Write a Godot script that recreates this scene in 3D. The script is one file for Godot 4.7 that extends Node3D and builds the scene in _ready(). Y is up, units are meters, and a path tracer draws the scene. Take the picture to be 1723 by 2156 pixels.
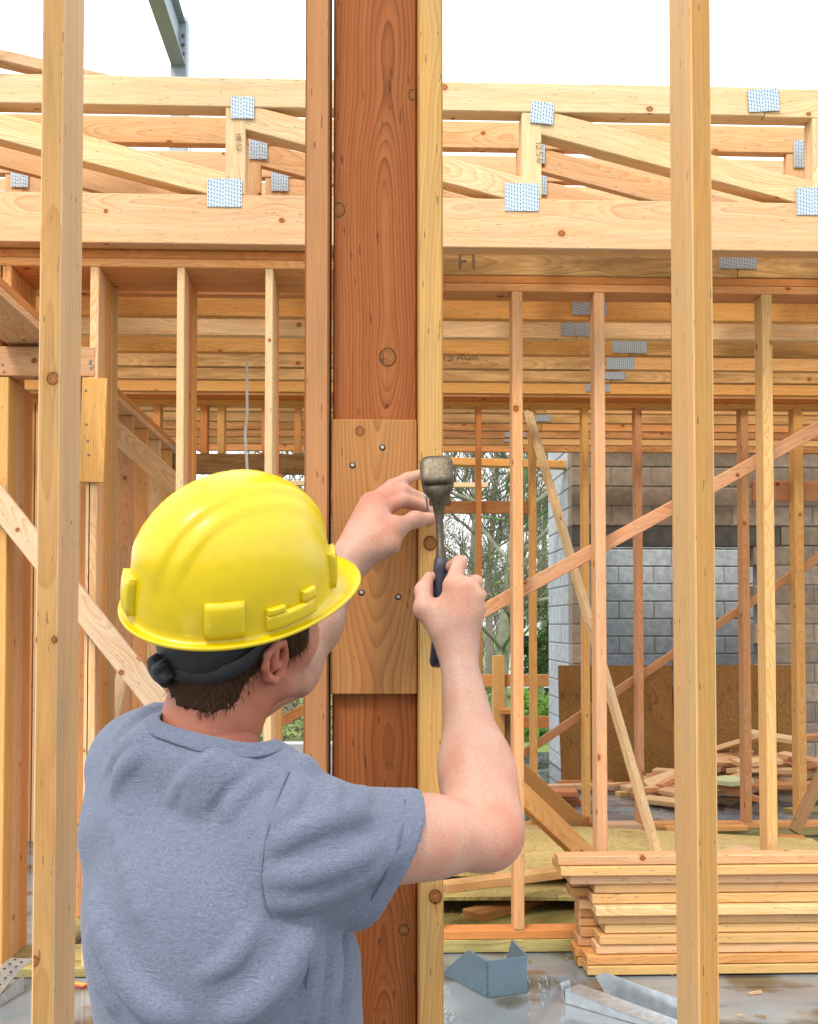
extends Node3D

# ---------------------------------------------------------------- helpers
var taken := {}
var mats := {}
var rng := RandomNumberGenerator.new()
var jobs := []

func numbered(called: String, parent: Node) -> String:
	var key := str(parent.get_instance_id()) + called
	var n: int = taken.get(key, 0)
	taken[key] = n + 1
	return called if n == 0 else "%s_%03d" % [called, n]

func attach(o: Node3D, called: String, parent: Node) -> Node3D:
	if parent == null:
		parent = self
	o.name = numbered(called, parent)
	parent.add_child(o, true)
	return o

func tag(o: Node3D, label: String, category := "", group := "", kind := "") -> Node3D:
	if label: o.set_meta("label", label)
	if category: o.set_meta("category", category)
	if group: o.set_meta("group", group)
	if kind: o.set_meta("kind", kind)
	return o

func thing(called: String, at: Vector3, label: String, category: String, group := "") -> Node3D:
	var o := Node3D.new()
	attach(o, called, self)
	o.position = at
	return tag(o, label, category, group)

# a named mesh; its place is given in the scene's own metres even when it hangs under a thing
func put(called: String, m: Mesh, mat: Material, parent: Node = null, x := Transform3D()) -> MeshInstance3D:
	var o := MeshInstance3D.new()
	o.mesh = m
	if mat: o.material_override = mat
	attach(o, called, parent)
	o.transform = world_of(parent).affine_inverse() * x
	return o

func world_of(n: Node) -> Transform3D:
	var t := Transform3D()
	while n is Node3D and n != self:
		t = n.transform * t
		n = n.get_parent()
	return t

func lin(r: float, g: float, b: float) -> Color:
	return Color(r, g, b)

# a sawn board: chamfered box, width along x, length along y, thickness along z; texture laid along the grain
func board_mesh(w: float, l: float, t: float, tint: Color, fit := false, sd := 0) -> ArrayMesh:
	rng.seed = sd * 7919 + 13
	var st := SurfaceTool.new()
	st.begin(Mesh.PRIMITIVE_TRIANGLES)
	var c := minf(0.0035, minf(w, t) * 0.09)
	var h := Vector3(w, l, t) * 0.5
	var u0 := rng.randf() * 0.5
	var v0 := rng.randf()
	var end := tint * 0.82
	end.a = 1.0
	for axis in 3:
		for s in [-1.0, 1.0]:
			var n := Vector3.ZERO
			n[axis] = s
			var a1 := (axis + 1) % 3
			var a2 := (axis + 2) % 3
			var q := []
			for k in [[-1, -1], [1, -1], [1, 1], [-1, 1]]:
				var p := Vector3.ZERO
				p[axis] = h[axis] * s
				p[a1] = (h[a1] - c) * k[0]
				p[a2] = (h[a2] - c) * k[1]
				q.append(p)
			face(st, q, n, axis, h, u0, v0, end if axis == 1 else tint, fit)
	# the twelve chamfers
	for axis in 3:
		var a1 := (axis + 1) % 3
		var a2 := (axis + 2) % 3
		for s1 in [-1.0, 1.0]:
			for s2 in [-1.0, 1.0]:
				var q := []
				for e in [-1.0, 1.0]:
					var p := Vector3.ZERO
					p[axis] = (h[axis] - c) * e
					p[a1] = h[a1] * s1
					p[a2] = (h[a2] - c) * s2
					var r := p
					r[a1] = (h[a1] - c) * s1
					r[a2] = h[a2] * s2
					if e < 0: q.append_array([p, r])
					else: q.append_array([r, p])
				var n := Vector3.ZERO
				n[a1] = s1
				n[a2] = s2
				face(st, q, n.normalized(), 0 if axis == 1 and absf(n.x) > 0 else 2, h, u0, v0, tint, fit)
	for sx in [-1.0, 1.0]:
		for sy in [-1.0, 1.0]:
			for sz in [-1.0, 1.0]:
				var s := Vector3(sx, sy, sz)
				var q := []
				for k in 3:
					var p := (h - Vector3.ONE * c) * s
					p[k] = h[k] * s[k]
					q.append(p)
				face(st, q, s.normalized(), 2, h, u0, v0, tint, fit)
	return st.commit()

func face(st: SurfaceTool, q: Array, n: Vector3, axis: int, h: Vector3, u0: float, v0: float, col: Color, fit: bool) -> void:
	var order := range(q.size())
	if (q[1] - q[0]).cross(q[2] - q[0]).dot(n) > 0.0:
		order.reverse()
	var tri := [order[0], order[1], order[2]]
	if q.size() == 4: tri.append_array([order[0], order[2], order[3]])
	st.set_color(col)
	st.set_normal(n)
	for i in tri:
		var p: Vector3 = q[i]
		var uv: Vector2
		if fit:
			var wf := h.x / (h.x + h.z)
			uv = Vector2((p.x / (2 * h.x) + 0.5) * wf if axis != 0 else wf + (0.5 - p.z / (2 * h.z)) * (1.0 - wf), 0.5 - p.y / (2 * h.y))
		elif axis == 0:
			uv = Vector2(u0 + 0.23 + p.z / 0.32, v0 + p.y / 2.56)
		elif axis == 1:
			uv = Vector2(u0 + p.x / 0.32, v0 + p.z / 0.9)
		else:
			uv = Vector2(u0 + (p.x + h.x) / 0.32, v0 + p.y / 2.56)
		st.set_uv(uv)
		st.add_vertex(p)

# a board from a to b; its thickness t lies along ref
func bd(parent: Node, called: String, a: Vector3, b: Vector3, w: float, t: float, ref: Vector3, wood: int, tint: Color, sd: int, fit := false) -> MeshInstance3D:
	var y := (b - a).normalized()
	var x := y.cross(ref).normalized()
	var z := x.cross(y).normalized()
	return put(called, board_mesh(w, a.distance_to(b), t, tint, fit, sd), mats["wood%d" % wood], parent, Transform3D(Basis(x, y, z), (a + b) * 0.5))

# ---------------------------------------------------------------- textures
func hash2(a: int, b: int) -> float:
	return float(posmod(a * 73856093 ^ b * 19349663, 10007)) / 10007.0

# wood figure seen on the face of a board cut from a log: rings about a wandering pith, bent round the knots
func wood_image(w: int, hgt: int, wid: float, len: float, g: Dictionary) -> Image:
	var n1 := FastNoiseLite.new()
	n1.seed = g.seed
	n1.frequency = 1.0
	n1.fractal_octaves = 2
	var im := Image.create(w, hgt, false, Image.FORMAT_RGB8)
	var data := PackedByteArray()
	data.resize(w * hgt * 3)
	var early: Color = g.early
	var late: Color = g.late
	var heart: Color = g.get("heart", early)
	var knots: Array = g.knots
	var space: float = g.space
	var jig: float = g.jig
	var cont: float = g.cont
	var fibre: float = g.fibre
	var gseed: int = g.seed
	var kcol: Color = g.knot
	var pith: float = g.pith
	var rad := len / TAU
	var split: float = g.get("split", 99.0)
	var side: Color = g.get("side", Color(1, 1, 1))
	var at := 0
	for j in hgt:
		var y := (j + 0.5) / hgt * len
		var ca := cos(y / rad) * rad
		var sa := sin(y / rad) * rad
		var wob: float = n1.get_noise_3d(ca * 1.6, sa * 1.6, 3.0) * g.wob
		var depth: float = g.depth + g.swing * sin(TAU * g.waves * y / len + g.phase) + n1.get_noise_3d(ca * 2.2, sa * 2.2, 9.0) * g.swing * 0.7
		var near := []
		for k in knots:
			if absf(y - k.y) < k.z * 7.0: near.append(k)
		for i in w:
			var x := (i + 0.5) / w * wid
			var px := x - pith - wob
			var shade := 0.0
			var kc := -1.0
			var grow := 1.0
			for k in near:
				var dx: float = (x - k.x) / k.z
				var dy: float = (y - k.y) / (k.z * 1.12)
				var e := sqrt(dx * dx + dy * dy)
				if e < 1.0:
					kc = e
				var push := exp(-maxf(e - 0.6, 0.0) * 0.55)
				px += (1.0 if dx > 0 else -1.0) * -k.z * push * exp(-absf(dx) * 0.35) * 0.9
				shade = maxf(shade, exp(-maxf(e - 1.0, 0.0) * 2.2))
			var fib := n1.get_noise_3d(x * 420.0, ca * 7.0, sa * 7.0)
			var slow := n1.get_noise_3d(x * 16.0, ca * 2.6, sa * 2.6 + 40.0)
			var r := sqrt(px * px + depth * depth)
			var ph := r / space + slow * jig
			var s := ph - floorf(ph)
			var bandn := hash2(int(floorf(ph)), gseed)
			var lw := pow(s, 2.6) * (1.0 - smoothstep(0.93, 1.0, s)) * (0.55 + 0.6 * bandn)
			var c := early.lerp(heart, clampf(0.5 + slow * 1.1 + (bandn - 0.5) * 0.5, 0, 1))
			c = c.lerp(late, clampf(lw * cont, 0, 1))
			if x > split: c = Color(c.r * side.r, c.g * side.g, c.b * side.b)  # side-face tone; on the wall studs it paints in the brighter light there
			var m := 1.0 + fib * fibre + slow * 0.10
			if kc >= 0.0:
				var kr := kc * 5.0 + n1.get_noise_2d(x * 160, y * 160) * 0.7
				c = kcol
				m = (0.96 + 0.20 * sin(kr * TAU)) * (1.12 - 0.2 * kc if kc < 0.86 else 0.55) * (0.95 + 0.15 * n1.get_noise_2d(x * 300, y * 300))
			else:
				c = c.lerp(kcol, shade * 0.45)
				# small pitch pockets and pin marks
			if n1.get_noise_3d(x * 95.0, ca * 15.0, sa * 15.0 + 70.0) > 0.66: m *= 0.72
			data[at] = clampi(int(c.r * m * 255.0), 0, 255)
			data[at + 1] = clampi(int(c.g * m * 255.0), 0, 255)
			data[at + 2] = clampi(int(c.b * m * 255.0), 0, 255)
			at += 3
	im.set_data(w, hgt, false, Image.FORMAT_RGB8, data)
	return im

func image_job(key: String, made: Callable) -> void:
	jobs.append([key, WorkerThreadPool.add_task(func(): made_images[key] = made.call())])
var made_images := {}

func wood_material(key: String, rough := 0.62) -> StandardMaterial3D:
	var m := StandardMaterial3D.new()
	m.resource_name = key
	m.albedo_texture = ImageTexture.create_from_image(made_images[key])
	m.vertex_color_use_as_albedo = true
	m.roughness = rough
	m.metallic_specular = 0.25
	mats[key] = m
	return m

func plain(key: String, col: Color, rough := 0.7, metal := 0.0, spec := 0.5) -> StandardMaterial3D:
	var m := StandardMaterial3D.new()
	m.resource_name = key
	m.albedo_color = col.linear_to_srgb()
	m.roughness = rough
	m.metallic = metal
	m.metallic_specular = spec
	mats[key] = m
	return m

func noise_tex(sd: int, freq: float, lo: Color, hi: Color, size := 512, octaves := 4, kind := FastNoiseLite.TYPE_SIMPLEX_SMOOTH, mid := -1.0) -> NoiseTexture2D:
	var n := FastNoiseLite.new()
	n.seed = sd
	n.noise_type = kind
	n.frequency = freq
	n.fractal_octaves = octaves
	var t := NoiseTexture2D.new()
	t.width = size
	t.height = size
	t.seamless = true
	t.noise = n
	var g := Gradient.new()
	g.set_color(0, lo.linear_to_srgb())
	g.set_color(1, hi.linear_to_srgb())
	if mid > 0.0:
		g.set_offset(0, mid - 0.12)
		g.set_offset(1, mid + 0.12)
	t.color_ramp = g
	return t

# ---------------------------------------------------------------- the scene
func _ready() -> void:
	var cam := Camera3D.new()
	cam.name = "camera"
	cam.projection = Camera3D.PROJECTION_FRUSTUM
	cam.near = 0.05
	cam.far = 600.0
	cam.size = 2.0 * cam.near * 1078.0 / 2300.0
	cam.frustum_offset = Vector2(0.0, cam.near * 162.0 / 2300.0)
	cam.position = Vector3(0, 1.5, 0)
	cam.rotation_degrees = Vector3(1.9, -2.1, 0)
	add_child(cam)
	cam.current = true
	var env := Environment.new()
	var sky := Sky.new()
	var sm := ProceduralSkyMaterial.new()
	sm.sky_top_color = Color(0.965, 0.975, 1.0)
	sm.sky_horizon_color = Color(0.985, 0.99, 1.0)
	sm.sky_curve = 0.2
	sm.sky_energy_multiplier = 1.0
	sm.ground_bottom_color = Color(0.35, 0.34, 0.31)
	sm.ground_horizon_color = Color(0.6, 0.6, 0.58)
	sky.sky_material = sm
	env.background_mode = Environment.BG_SKY
	env.sky = sky
	env.tonemap_mode = Environment.TONE_MAPPER_LINEAR
	env.tonemap_exposure = 2.3
	env.sdfgi_enabled = true
	env.ssao_enabled = true
	env.ssil_enabled = true
	var we := WorldEnvironment.new()
	we.name = "world_environment"
	we.environment = env
	add_child(we)
	var sun := DirectionalLight3D.new()
	sun.name = "sun"
	sun.light_energy = 0.5
	sun.light_color = Color(1.0, 0.965, 0.91)
	sun.light_angular_distance = 14.0
	sun.shadow_enabled = true
	sun.rotation_degrees = Vector3(-52, -28, 0)
	add_child(sun)
	textures()
	setting()
	timber()
	yard()
	person()

func textures() -> void:
	var kn := Color(0.74, 0.53, 0.36)
	var base := {"wob": 0.02, "phase": 0.0, "jig": 0.5, "fibre": 0.10, "knot": kn, "waves": 1.0}
	var gen := [
		{"seed": 3, "early": Color(0.99, 0.97, 0.93), "heart": Color(0.93, 0.89, 0.83), "late": Color(0.80, 0.66, 0.50), "knots": [Vector3(0.07, 0.9, 0.006), Vector3(0.22, 1.9, 0.008)], "space": 0.006, "pith": -0.12, "depth": 0.09, "swing": 0.02, "cont": 0.42},
		{"seed": 8, "early": Color(0.99, 0.96, 0.91), "heart": Color(0.92, 0.86, 0.78), "late": Color(0.75, 0.57, 0.38), "knots": [Vector3(0.13, 0.5, 0.009), Vector3(0.2, 1.6, 0.012)], "space": 0.0085, "pith": 0.15, "depth": 0.055, "swing": 0.035, "cont": 0.5},
		{"seed": 14, "early": Color(0.99, 0.97, 0.93), "heart": Color(0.92, 0.86, 0.79), "late": Color(0.78, 0.62, 0.45), "knots": [Vector3(0.05, 0.3, 0.009), Vector3(0.16, 0.85, 0.013), Vector3(0.09, 1.45, 0.008), Vector3(0.24, 1.75, 0.012), Vector3(0.12, 2.2, 0.010), Vector3(0.27, 0.6, 0.010)], "space": 0.0075, "pith": 0.05, "depth": 0.08, "swing": 0.03, "cont": 0.45},
		{"seed": 21, "early": Color(0.96, 0.95, 0.92), "heart": Color(0.72, 0.70, 0.66), "late": Color(0.66, 0.55, 0.43), "knots": [Vector3(0.08, 0.4, 0.010), Vector3(0.2, 1.2, 0.012), Vector3(0.1, 2.0, 0.009)], "space": 0.008, "pith": 0.2, "depth": 0.07, "swing": 0.03, "cont": 0.6},
	]
	for i in gen.size():
		var g: Dictionary = gen[i].merged(base)
		image_job("wood%d" % i, wood_image.bind(192, 1536, 0.32, 2.56, g))
	image_job("wood10", wood_image.bind(256, 2048, 0.1880, 3.1, {"early": Color(0.687, 0.541, 0.347), "heart": Color(0.649, 0.492, 0.300), "late": Color(0.577, 0.413, 0.241), "knots": [Vector3(0.0267, 1.1439, 0.0110), Vector3(0.0362, 1.6268, 0.0065), Vector3(0.0048, 2.2105, 0.0090), Vector3(0.1406, 2.1390, 0.0030), Vector3(0.1262, 1.4027, 0.0030), Vector3(0.1364, 0.7703, 0.0030)], "knot": Color(0.556, 0.357, 0.190), "seed": 101, "space": 0.012, "pith": 0.02, "depth": 0.03, "swing": 0.022, "cont": 0.45, "wob": 0.006, "phase": 0, "jig": 0.4, "fibre": 0.07, "waves": 2.0, "split": 0.0400477533005652, "side": Color(1.16, 1.24, 1.48)}))  # side tone: light on the inner face put into the colour
	image_job("wood11", wood_image.bind(256, 2048, 0.1872, 3.1, {"early": Color(0.681, 0.532, 0.321), "heart": Color(0.635, 0.472, 0.268), "late": Color(0.553, 0.394, 0.217), "knots": [Vector3(-0.0016, 2.0050, 0.0065)], "knot": Color(0.556, 0.357, 0.190), "seed": 112, "space": 0.0035, "pith": -0.09, "depth": 0.02, "swing": 0.01, "cont": 0.6, "wob": 0.006, "phase": 0, "jig": 0.4, "fibre": 0.07, "waves": 1.0, "split": 0.03918651242833804, "side": Color(1.2, 1.27, 1.5)}))  # lighter side tone stands for light falling on that face
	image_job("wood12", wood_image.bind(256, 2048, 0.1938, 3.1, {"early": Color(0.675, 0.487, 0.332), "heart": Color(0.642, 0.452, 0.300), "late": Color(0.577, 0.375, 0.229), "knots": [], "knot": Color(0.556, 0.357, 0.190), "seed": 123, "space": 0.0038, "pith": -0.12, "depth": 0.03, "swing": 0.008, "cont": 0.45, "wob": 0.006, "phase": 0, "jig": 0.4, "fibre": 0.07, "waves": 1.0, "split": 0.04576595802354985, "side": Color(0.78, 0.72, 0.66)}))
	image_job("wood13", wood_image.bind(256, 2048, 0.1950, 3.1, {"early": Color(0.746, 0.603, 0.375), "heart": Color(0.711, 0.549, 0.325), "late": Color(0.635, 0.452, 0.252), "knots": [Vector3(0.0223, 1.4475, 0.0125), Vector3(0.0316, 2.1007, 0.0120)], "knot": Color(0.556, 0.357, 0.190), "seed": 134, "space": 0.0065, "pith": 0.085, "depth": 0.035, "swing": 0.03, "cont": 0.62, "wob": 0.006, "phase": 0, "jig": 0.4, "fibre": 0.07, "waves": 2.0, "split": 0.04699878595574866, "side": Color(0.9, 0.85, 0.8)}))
	image_job("wood14", wood_image.bind(256, 2048, 0.2497, 3.1, {"early": Color(0.614, 0.368, 0.204), "heart": Color(0.553, 0.312, 0.162), "late": Color(0.418, 0.220, 0.107), "knots": [Vector3(0.1041, 1.0895, 0.0165), Vector3(0.0095, 0.8069, 0.0130), Vector3(0.1521, 0.5812, 0.0100), Vector3(0.1350, 2.1708, 0.0100)], "knot": Color(0.556, 0.357, 0.190), "seed": 145, "space": 0.0062, "pith": 0.1, "depth": 0.03, "swing": 0.03, "cont": 0.9, "wob": 0.01, "phase": 0.7, "jig": 0.4, "fibre": 0.07, "waves": 2.0}))
	image_job("wood15", wood_image.bind(320, 768, 0.1820, 0.5158, {"early": Color(0.668, 0.477, 0.291), "heart": Color(0.621, 0.424, 0.247), "late": Color(0.501, 0.317, 0.175), "knots": [Vector3(0.0533, 0.0226, 0.0085)], "knot": Color(0.556, 0.357, 0.190), "seed": 156, "space": 0.0068, "pith": 0.085, "depth": 0.035, "swing": 0.026, "cont": 0.7, "wob": 0.006, "phase": -1.2, "jig": 0.4, "fibre": 0.07, "waves": 0.5}))
	image_job("plate", plate_image)
	image_job("shirt", shirt_image)
	image_job("ply", wood_image.bind(512, 512, 1.3, 2.6, {"seed": 31, "early": Color(0.97, 0.95, 0.9), "heart": Color(0.85, 0.8, 0.72), "late": Color(0.6, 0.5, 0.38), "knots": [], "space": 0.03, "pith": 0.6, "depth": 0.25, "swing": 0.22, "cont": 0.8, "wob": 0.3, "phase": 0.4, "jig": 1.6, "fibre": 0.06, "knot": kn, "waves": 2.0}))
	for j in jobs:
		WorkerThreadPool.wait_for_task_completion(j[1])
	for j in jobs:
		if j[0].begins_with("wood") or j[0] == "ply":
			wood_material(j[0])
	mats.ply.roughness = 0.5

	var c := plain("concrete", Color(1, 1, 1), 1.0, 0.0, 0.5)
	c.albedo_texture = noise_tex(5, 0.006, Color(0.13, 0.15, 0.165), Color(0.25, 0.275, 0.285), 1024, 6)
	c.uv1_triplanar = true
	c.uv1_world_triplanar = true
	c.uv1_scale = Vector3.ONE * 0.22
	c.detail_enabled = true
	c.detail_albedo = noise_tex(77, 0.009, Color(0.50, 0.38, 0.26), Color(1, 1, 1), 1024, 5, FastNoiseLite.TYPE_SIMPLEX_SMOOTH, 0.34)
	c.detail_blend_mode = BaseMaterial3D.BLEND_MODE_MUL
	c.roughness_texture = noise_tex(9, 0.004, Color(0.0, 0.0, 0.0), Color(0.26, 0.26, 0.26), 1024, 5, FastNoiseLite.TYPE_SIMPLEX_SMOOTH, 0.74)
	var s := plain("block", Color(1, 1, 1), 0.92)
	s.vertex_color_use_as_albedo = true
	s.albedo_texture = noise_tex(12, 0.02, Color(0.62, 0.62, 0.62), Color(1, 1, 1), 512, 6)
	s.uv1_triplanar = true
	s.uv1_world_triplanar = true
	s.uv1_scale = Vector3.ONE * 0.9
	plain("pale_concrete", Color(0.5, 0.5, 0.48), 0.8)
	plain("mortar", Color(0.26, 0.25, 0.235), 0.95)
	var l := plain("lintel", Color(1, 1, 1), 0.8)
	l.albedo_texture = noise_tex(15, 0.02, Color(0.05, 0.047, 0.043), Color(0.10, 0.095, 0.085), 256, 5)
	l.uv1_triplanar = true
	var gs := plain("grass", Color(1, 1, 1), 0.95)
	gs.albedo_texture = noise_tex(22, 0.01, Color(0.075, 0.11, 0.018), Color(0.19, 0.25, 0.04), 512, 6)
	gs.uv1_triplanar = true
	gs.uv1_world_triplanar = true
	gs.uv1_scale = Vector3.ONE * 0.35
	var st := plain("blue_steel", Color(1, 1, 1), 0.5, 0.15)
	st.albedo_texture = noise_tex(41, 0.012, Color(0.085, 0.13, 0.165), Color(0.125, 0.185, 0.225), 512, 6)
	st.uv1_triplanar = true
	var gz := plain("zinc", Color(1, 1, 1), 0.34, 0.75)
	gz.albedo_texture = noise_tex(43, 0.03, Color(0.42, 0.47, 0.50), Color(0.72, 0.76, 0.78), 512, 4, FastNoiseLite.TYPE_CELLULAR)
	gz.uv1_triplanar = true
	gz.uv1_scale = Vector3.ONE * 2.0
	var gr := plain("gray_steel", Color(1, 1, 1), 0.6, 0.1)
	gr.albedo_texture = noise_tex(44, 0.01, Color(0.25, 0.32, 0.40), Color(0.32, 0.395, 0.475), 256, 5)
	gr.uv1_triplanar = true
	var nl := plain("nail", Color(1, 1, 1), 0.5, 0.3)
	nl.vertex_color_use_as_albedo = true
	var bk := plain("bark", Color(1, 1, 1), 0.95)
	bk.vertex_color_use_as_albedo = true
	bk.albedo_texture = noise_tex(51, 0.02, Color(0.55, 0.55, 0.55), Color(1, 1, 1), 512, 5)
	bk.uv1_triplanar = true
	bk.uv1_world_triplanar = true
	var lf := plain("leaf", Color(1, 1, 1), 0.7)
	lf.vertex_color_use_as_albedo = true
	lf.cull_mode = BaseMaterial3D.CULL_DISABLED
	lf.backlight_enabled = true
	lf.backlight = Color(0.2, 0.25, 0.08)
	var pm := StandardMaterial3D.new()
	pm.resource_name = "gusset"
	pm.albedo_texture = ImageTexture.create_from_image(made_images["plate"])
	pm.metallic = 0.4
	pm.roughness = 0.38
	var b: Image = made_images["plate"].duplicate()
	b.convert(Image.FORMAT_RGBA8)
	b.bump_map_to_normal_map(4.0)
	pm.normal_enabled = true
	pm.normal_texture = ImageTexture.create_from_image(b)
	mats["gusset"] = pm
	person_materials()

# galvanised connector plate: rows of pressed-out teeth
func plate_image() -> Image:
	var n := FastNoiseLite.new()
	n.seed = 4
	n.frequency = 0.03
	var im := Image.create(256, 256, false, Image.FORMAT_RGB8)
	for y in 256:
		for x in 256:
			var cx := fposmod(x, 32.0) - 16.0
			var row := int(x / 32.0)
			var cy := fposmod(y + row * 8.0, 42.66) - 21.0
			var d := absf(cx + cy * 0.12)
			var v := 0.80 + n.get_noise_2d(x, y) * 0.10
			if d < 5.0 and absf(cy) < 13.0: v = 0.20 + 0.02 * d
			elif d < 8.5 and absf(cy) < 15.0: v = 0.97
			im.set_pixel(x, y, Color(v * 0.82, v * 0.89, v * 0.95))
	return im

func slab_mesh(w: float, h: float, d: float, uv: float, col := Color(1, 1, 1)) -> ArrayMesh:
	var st := SurfaceTool.new()
	st.begin(Mesh.PRIMITIVE_TRIANGLES)
	var hh := Vector3(w, h, d) * 0.5
	st.set_color(col)
	for axis in 3:
		var a1 := (axis + 1) % 3
		var a2 := (axis + 2) % 3
		for s in [-1.0, 1.0]:
			var q := []
			for k in [[-1, -1], [1, -1], [1, 1], [-1, 1]]:
				var p := Vector3.ZERO
				p[axis] = hh[axis] * s
				p[a1] = hh[a1] * k[0]
				p[a2] = hh[a2] * k[1]
				q.append(p)
			var n := Vector3.ZERO
			n[axis] = s
			quad(st, q, n, func(p: Vector3): return (Vector2(p.z, p.y) if axis == 0 else Vector2(p.x, p.z) if axis == 1 else Vector2(p.x, p.y)) * uv)
	st.generate_tangents()
	return st.commit()

func quad(st: SurfaceTool, q: Array, n: Vector3, uv: Variant = null) -> void:
	var order := range(q.size())
	if (q[1] - q[0]).cross(q[2] - q[0]).dot(n) > 0.0:
		order.reverse()
	var tri := [order[0], order[1], order[2]]
	if q.size() == 4: tri.append_array([order[0], order[2], order[3]])
	st.set_normal(n)
	for i in tri:
		if uv != null: st.set_uv(uv.call(q[i]))
		st.add_vertex(q[i])

func plate(t: Node3D, at: Vector3, w: float, h: float, turn: float) -> void:
	put("gusset_plate", slab_mesh(w, h, 0.003, 10.0), mats.gusset, t, Transform3D(Basis(Vector3.BACK, turn), at))

var nail_shape: ArrayMesh
func nail_in(board: Node3D, at: Vector3, r := 0.0038) -> void:
	if nail_shape == null:
		var st := SurfaceTool.new()
		st.begin(Mesh.PRIMITIVE_TRIANGLES)
		var ring := [[0.0, 0.45, Color(0.30, 0.29, 0.28)], [0.6, 0.45, Color(0.4, 0.39, 0.37)], [0.85, 0.4, Color(0.25, 0.24, 0.22)], [0.9, 0.3, Color(0.05, 0.035, 0.02)], [1.6, 0.25, Color(0.055, 0.03, 0.012)], [1.7, -0.4, Color(0.05, 0.03, 0.012)]]
		for k in 5:
			for i in 14:
				var q := []
				for e in [[k, i], [k, i + 1], [k + 1, i + 1], [k + 1, i]]:
					var a: float = e[1] * TAU / 14
					q.append([Vector3(cos(a) * ring[e[0]][0], sin(a) * ring[e[0]][0], ring[e[0]][1]), ring[e[0]][2]])
				for o in [0, 2, 1, 0, 3, 2]:
					st.set_color(q[o][1])
					st.add_vertex(q[o][0])
		st.generate_normals()
		nail_shape = st.commit()
	put("nail", nail_shape, mats.nail, board, Transform3D(Basis().scaled(Vector3(r, r, 0.004)), at))

# ---------------------------------------------------------------- the ground, the block walls, the trees
func box(called: String, parent: Node, lo: Vector3, hi: Vector3, mat: Material, col := Color(1, 1, 1)) -> MeshInstance3D:
	return put(called, slab_mesh(hi.x - lo.x, hi.y - lo.y, hi.z - lo.z, 1.0, col), mat, parent, Transform3D(Basis(), (lo + hi) * 0.5))

func setting() -> void:
	tag(box("ground", self, Vector3(-250, -0.7, -400), Vector3(250, -0.3, 60), mats.grass), "rough green grass beyond the concrete slab, under the trees", "", "", "structure")
	tag(box("concrete_floor", self, Vector3(-9, -0.25, -12.9), Vector3(11, 0.0, 7), mats.concrete), "wet grey concrete slab with puddles and brown stains", "", "", "structure")

func block_mesh(w: float, h: float, d: float, col: Color, sd: int) -> ArrayMesh:
	var st := SurfaceTool.new()
	st.begin(Mesh.PRIMITIVE_TRIANGLES)
	st.set_color(col)
	rng.seed = sd
	var c := 0.006
	var hh := Vector3(w, h, d) * 0.5
	# front and back with chipped corners, sides between
	var loop := func(z: float, inset: float) -> Array:
		var pts := []
		for k in [[-1, -1], [1, -1], [1, 1], [-1, 1]]:
			var ch := rng.randf_range(0.003, 0.011) if inset > 0 else 0.0
			pts.append(Vector3((hh.x - inset - ch * 0.4) * k[0], (hh.y - inset - ch * 0.4) * k[1], z))
		return pts
	var f: Array = loop.call(hh.z, c)
	var f2: Array = loop.call(hh.z - c, 0.0)
	var b2: Array = loop.call(-hh.z + c, 0.0)
	var b: Array = loop.call(-hh.z, c)
	quad(st, f, Vector3.BACK)
	quad(st, b, Vector3.FORWARD)
	for pair in [[f, f2], [f2, b2], [b2, b]]:
		for i in 4:
			var j := (i + 1) % 4
			var q := [pair[0][i], pair[0][j], pair[1][j], pair[1][i]]
			var mid: Vector3 = (q[0] + q[1] + q[2] + q[3]) * 0.25
			var n: Vector3 = (q[1] - q[0]).cross(q[3] - q[0]).normalized()
			if n.dot(mid) < 0: n = -n
			quad(st, q, n)
	return st.commit()

var block_shapes := {}
func block(wall: Node3D, at: Vector3, w: float, h: float, turn: bool, sd: int, pale := false) -> void:
	var key := "%.2f%.2f%d%s" % [w, h, sd % 6, pale]
	if not block_shapes.has(key):
		var k := 0.80 + 0.075 * (sd % 6)
		var col := Color(0.335, 0.265, 0.20) * k if not pale else Color(0.50, 0.55, 0.59) * (0.9 + 0.25 * (k - 0.8))  # lit and shaded tones of one block, the light painted into the colour
		block_shapes[key] = block_mesh(w, h, 0.19, col, sd)
	put("block", block_shapes[key], mats.block, wall, Transform3D(Basis(Vector3.UP, PI / 2) if turn else Basis(), at))

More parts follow.
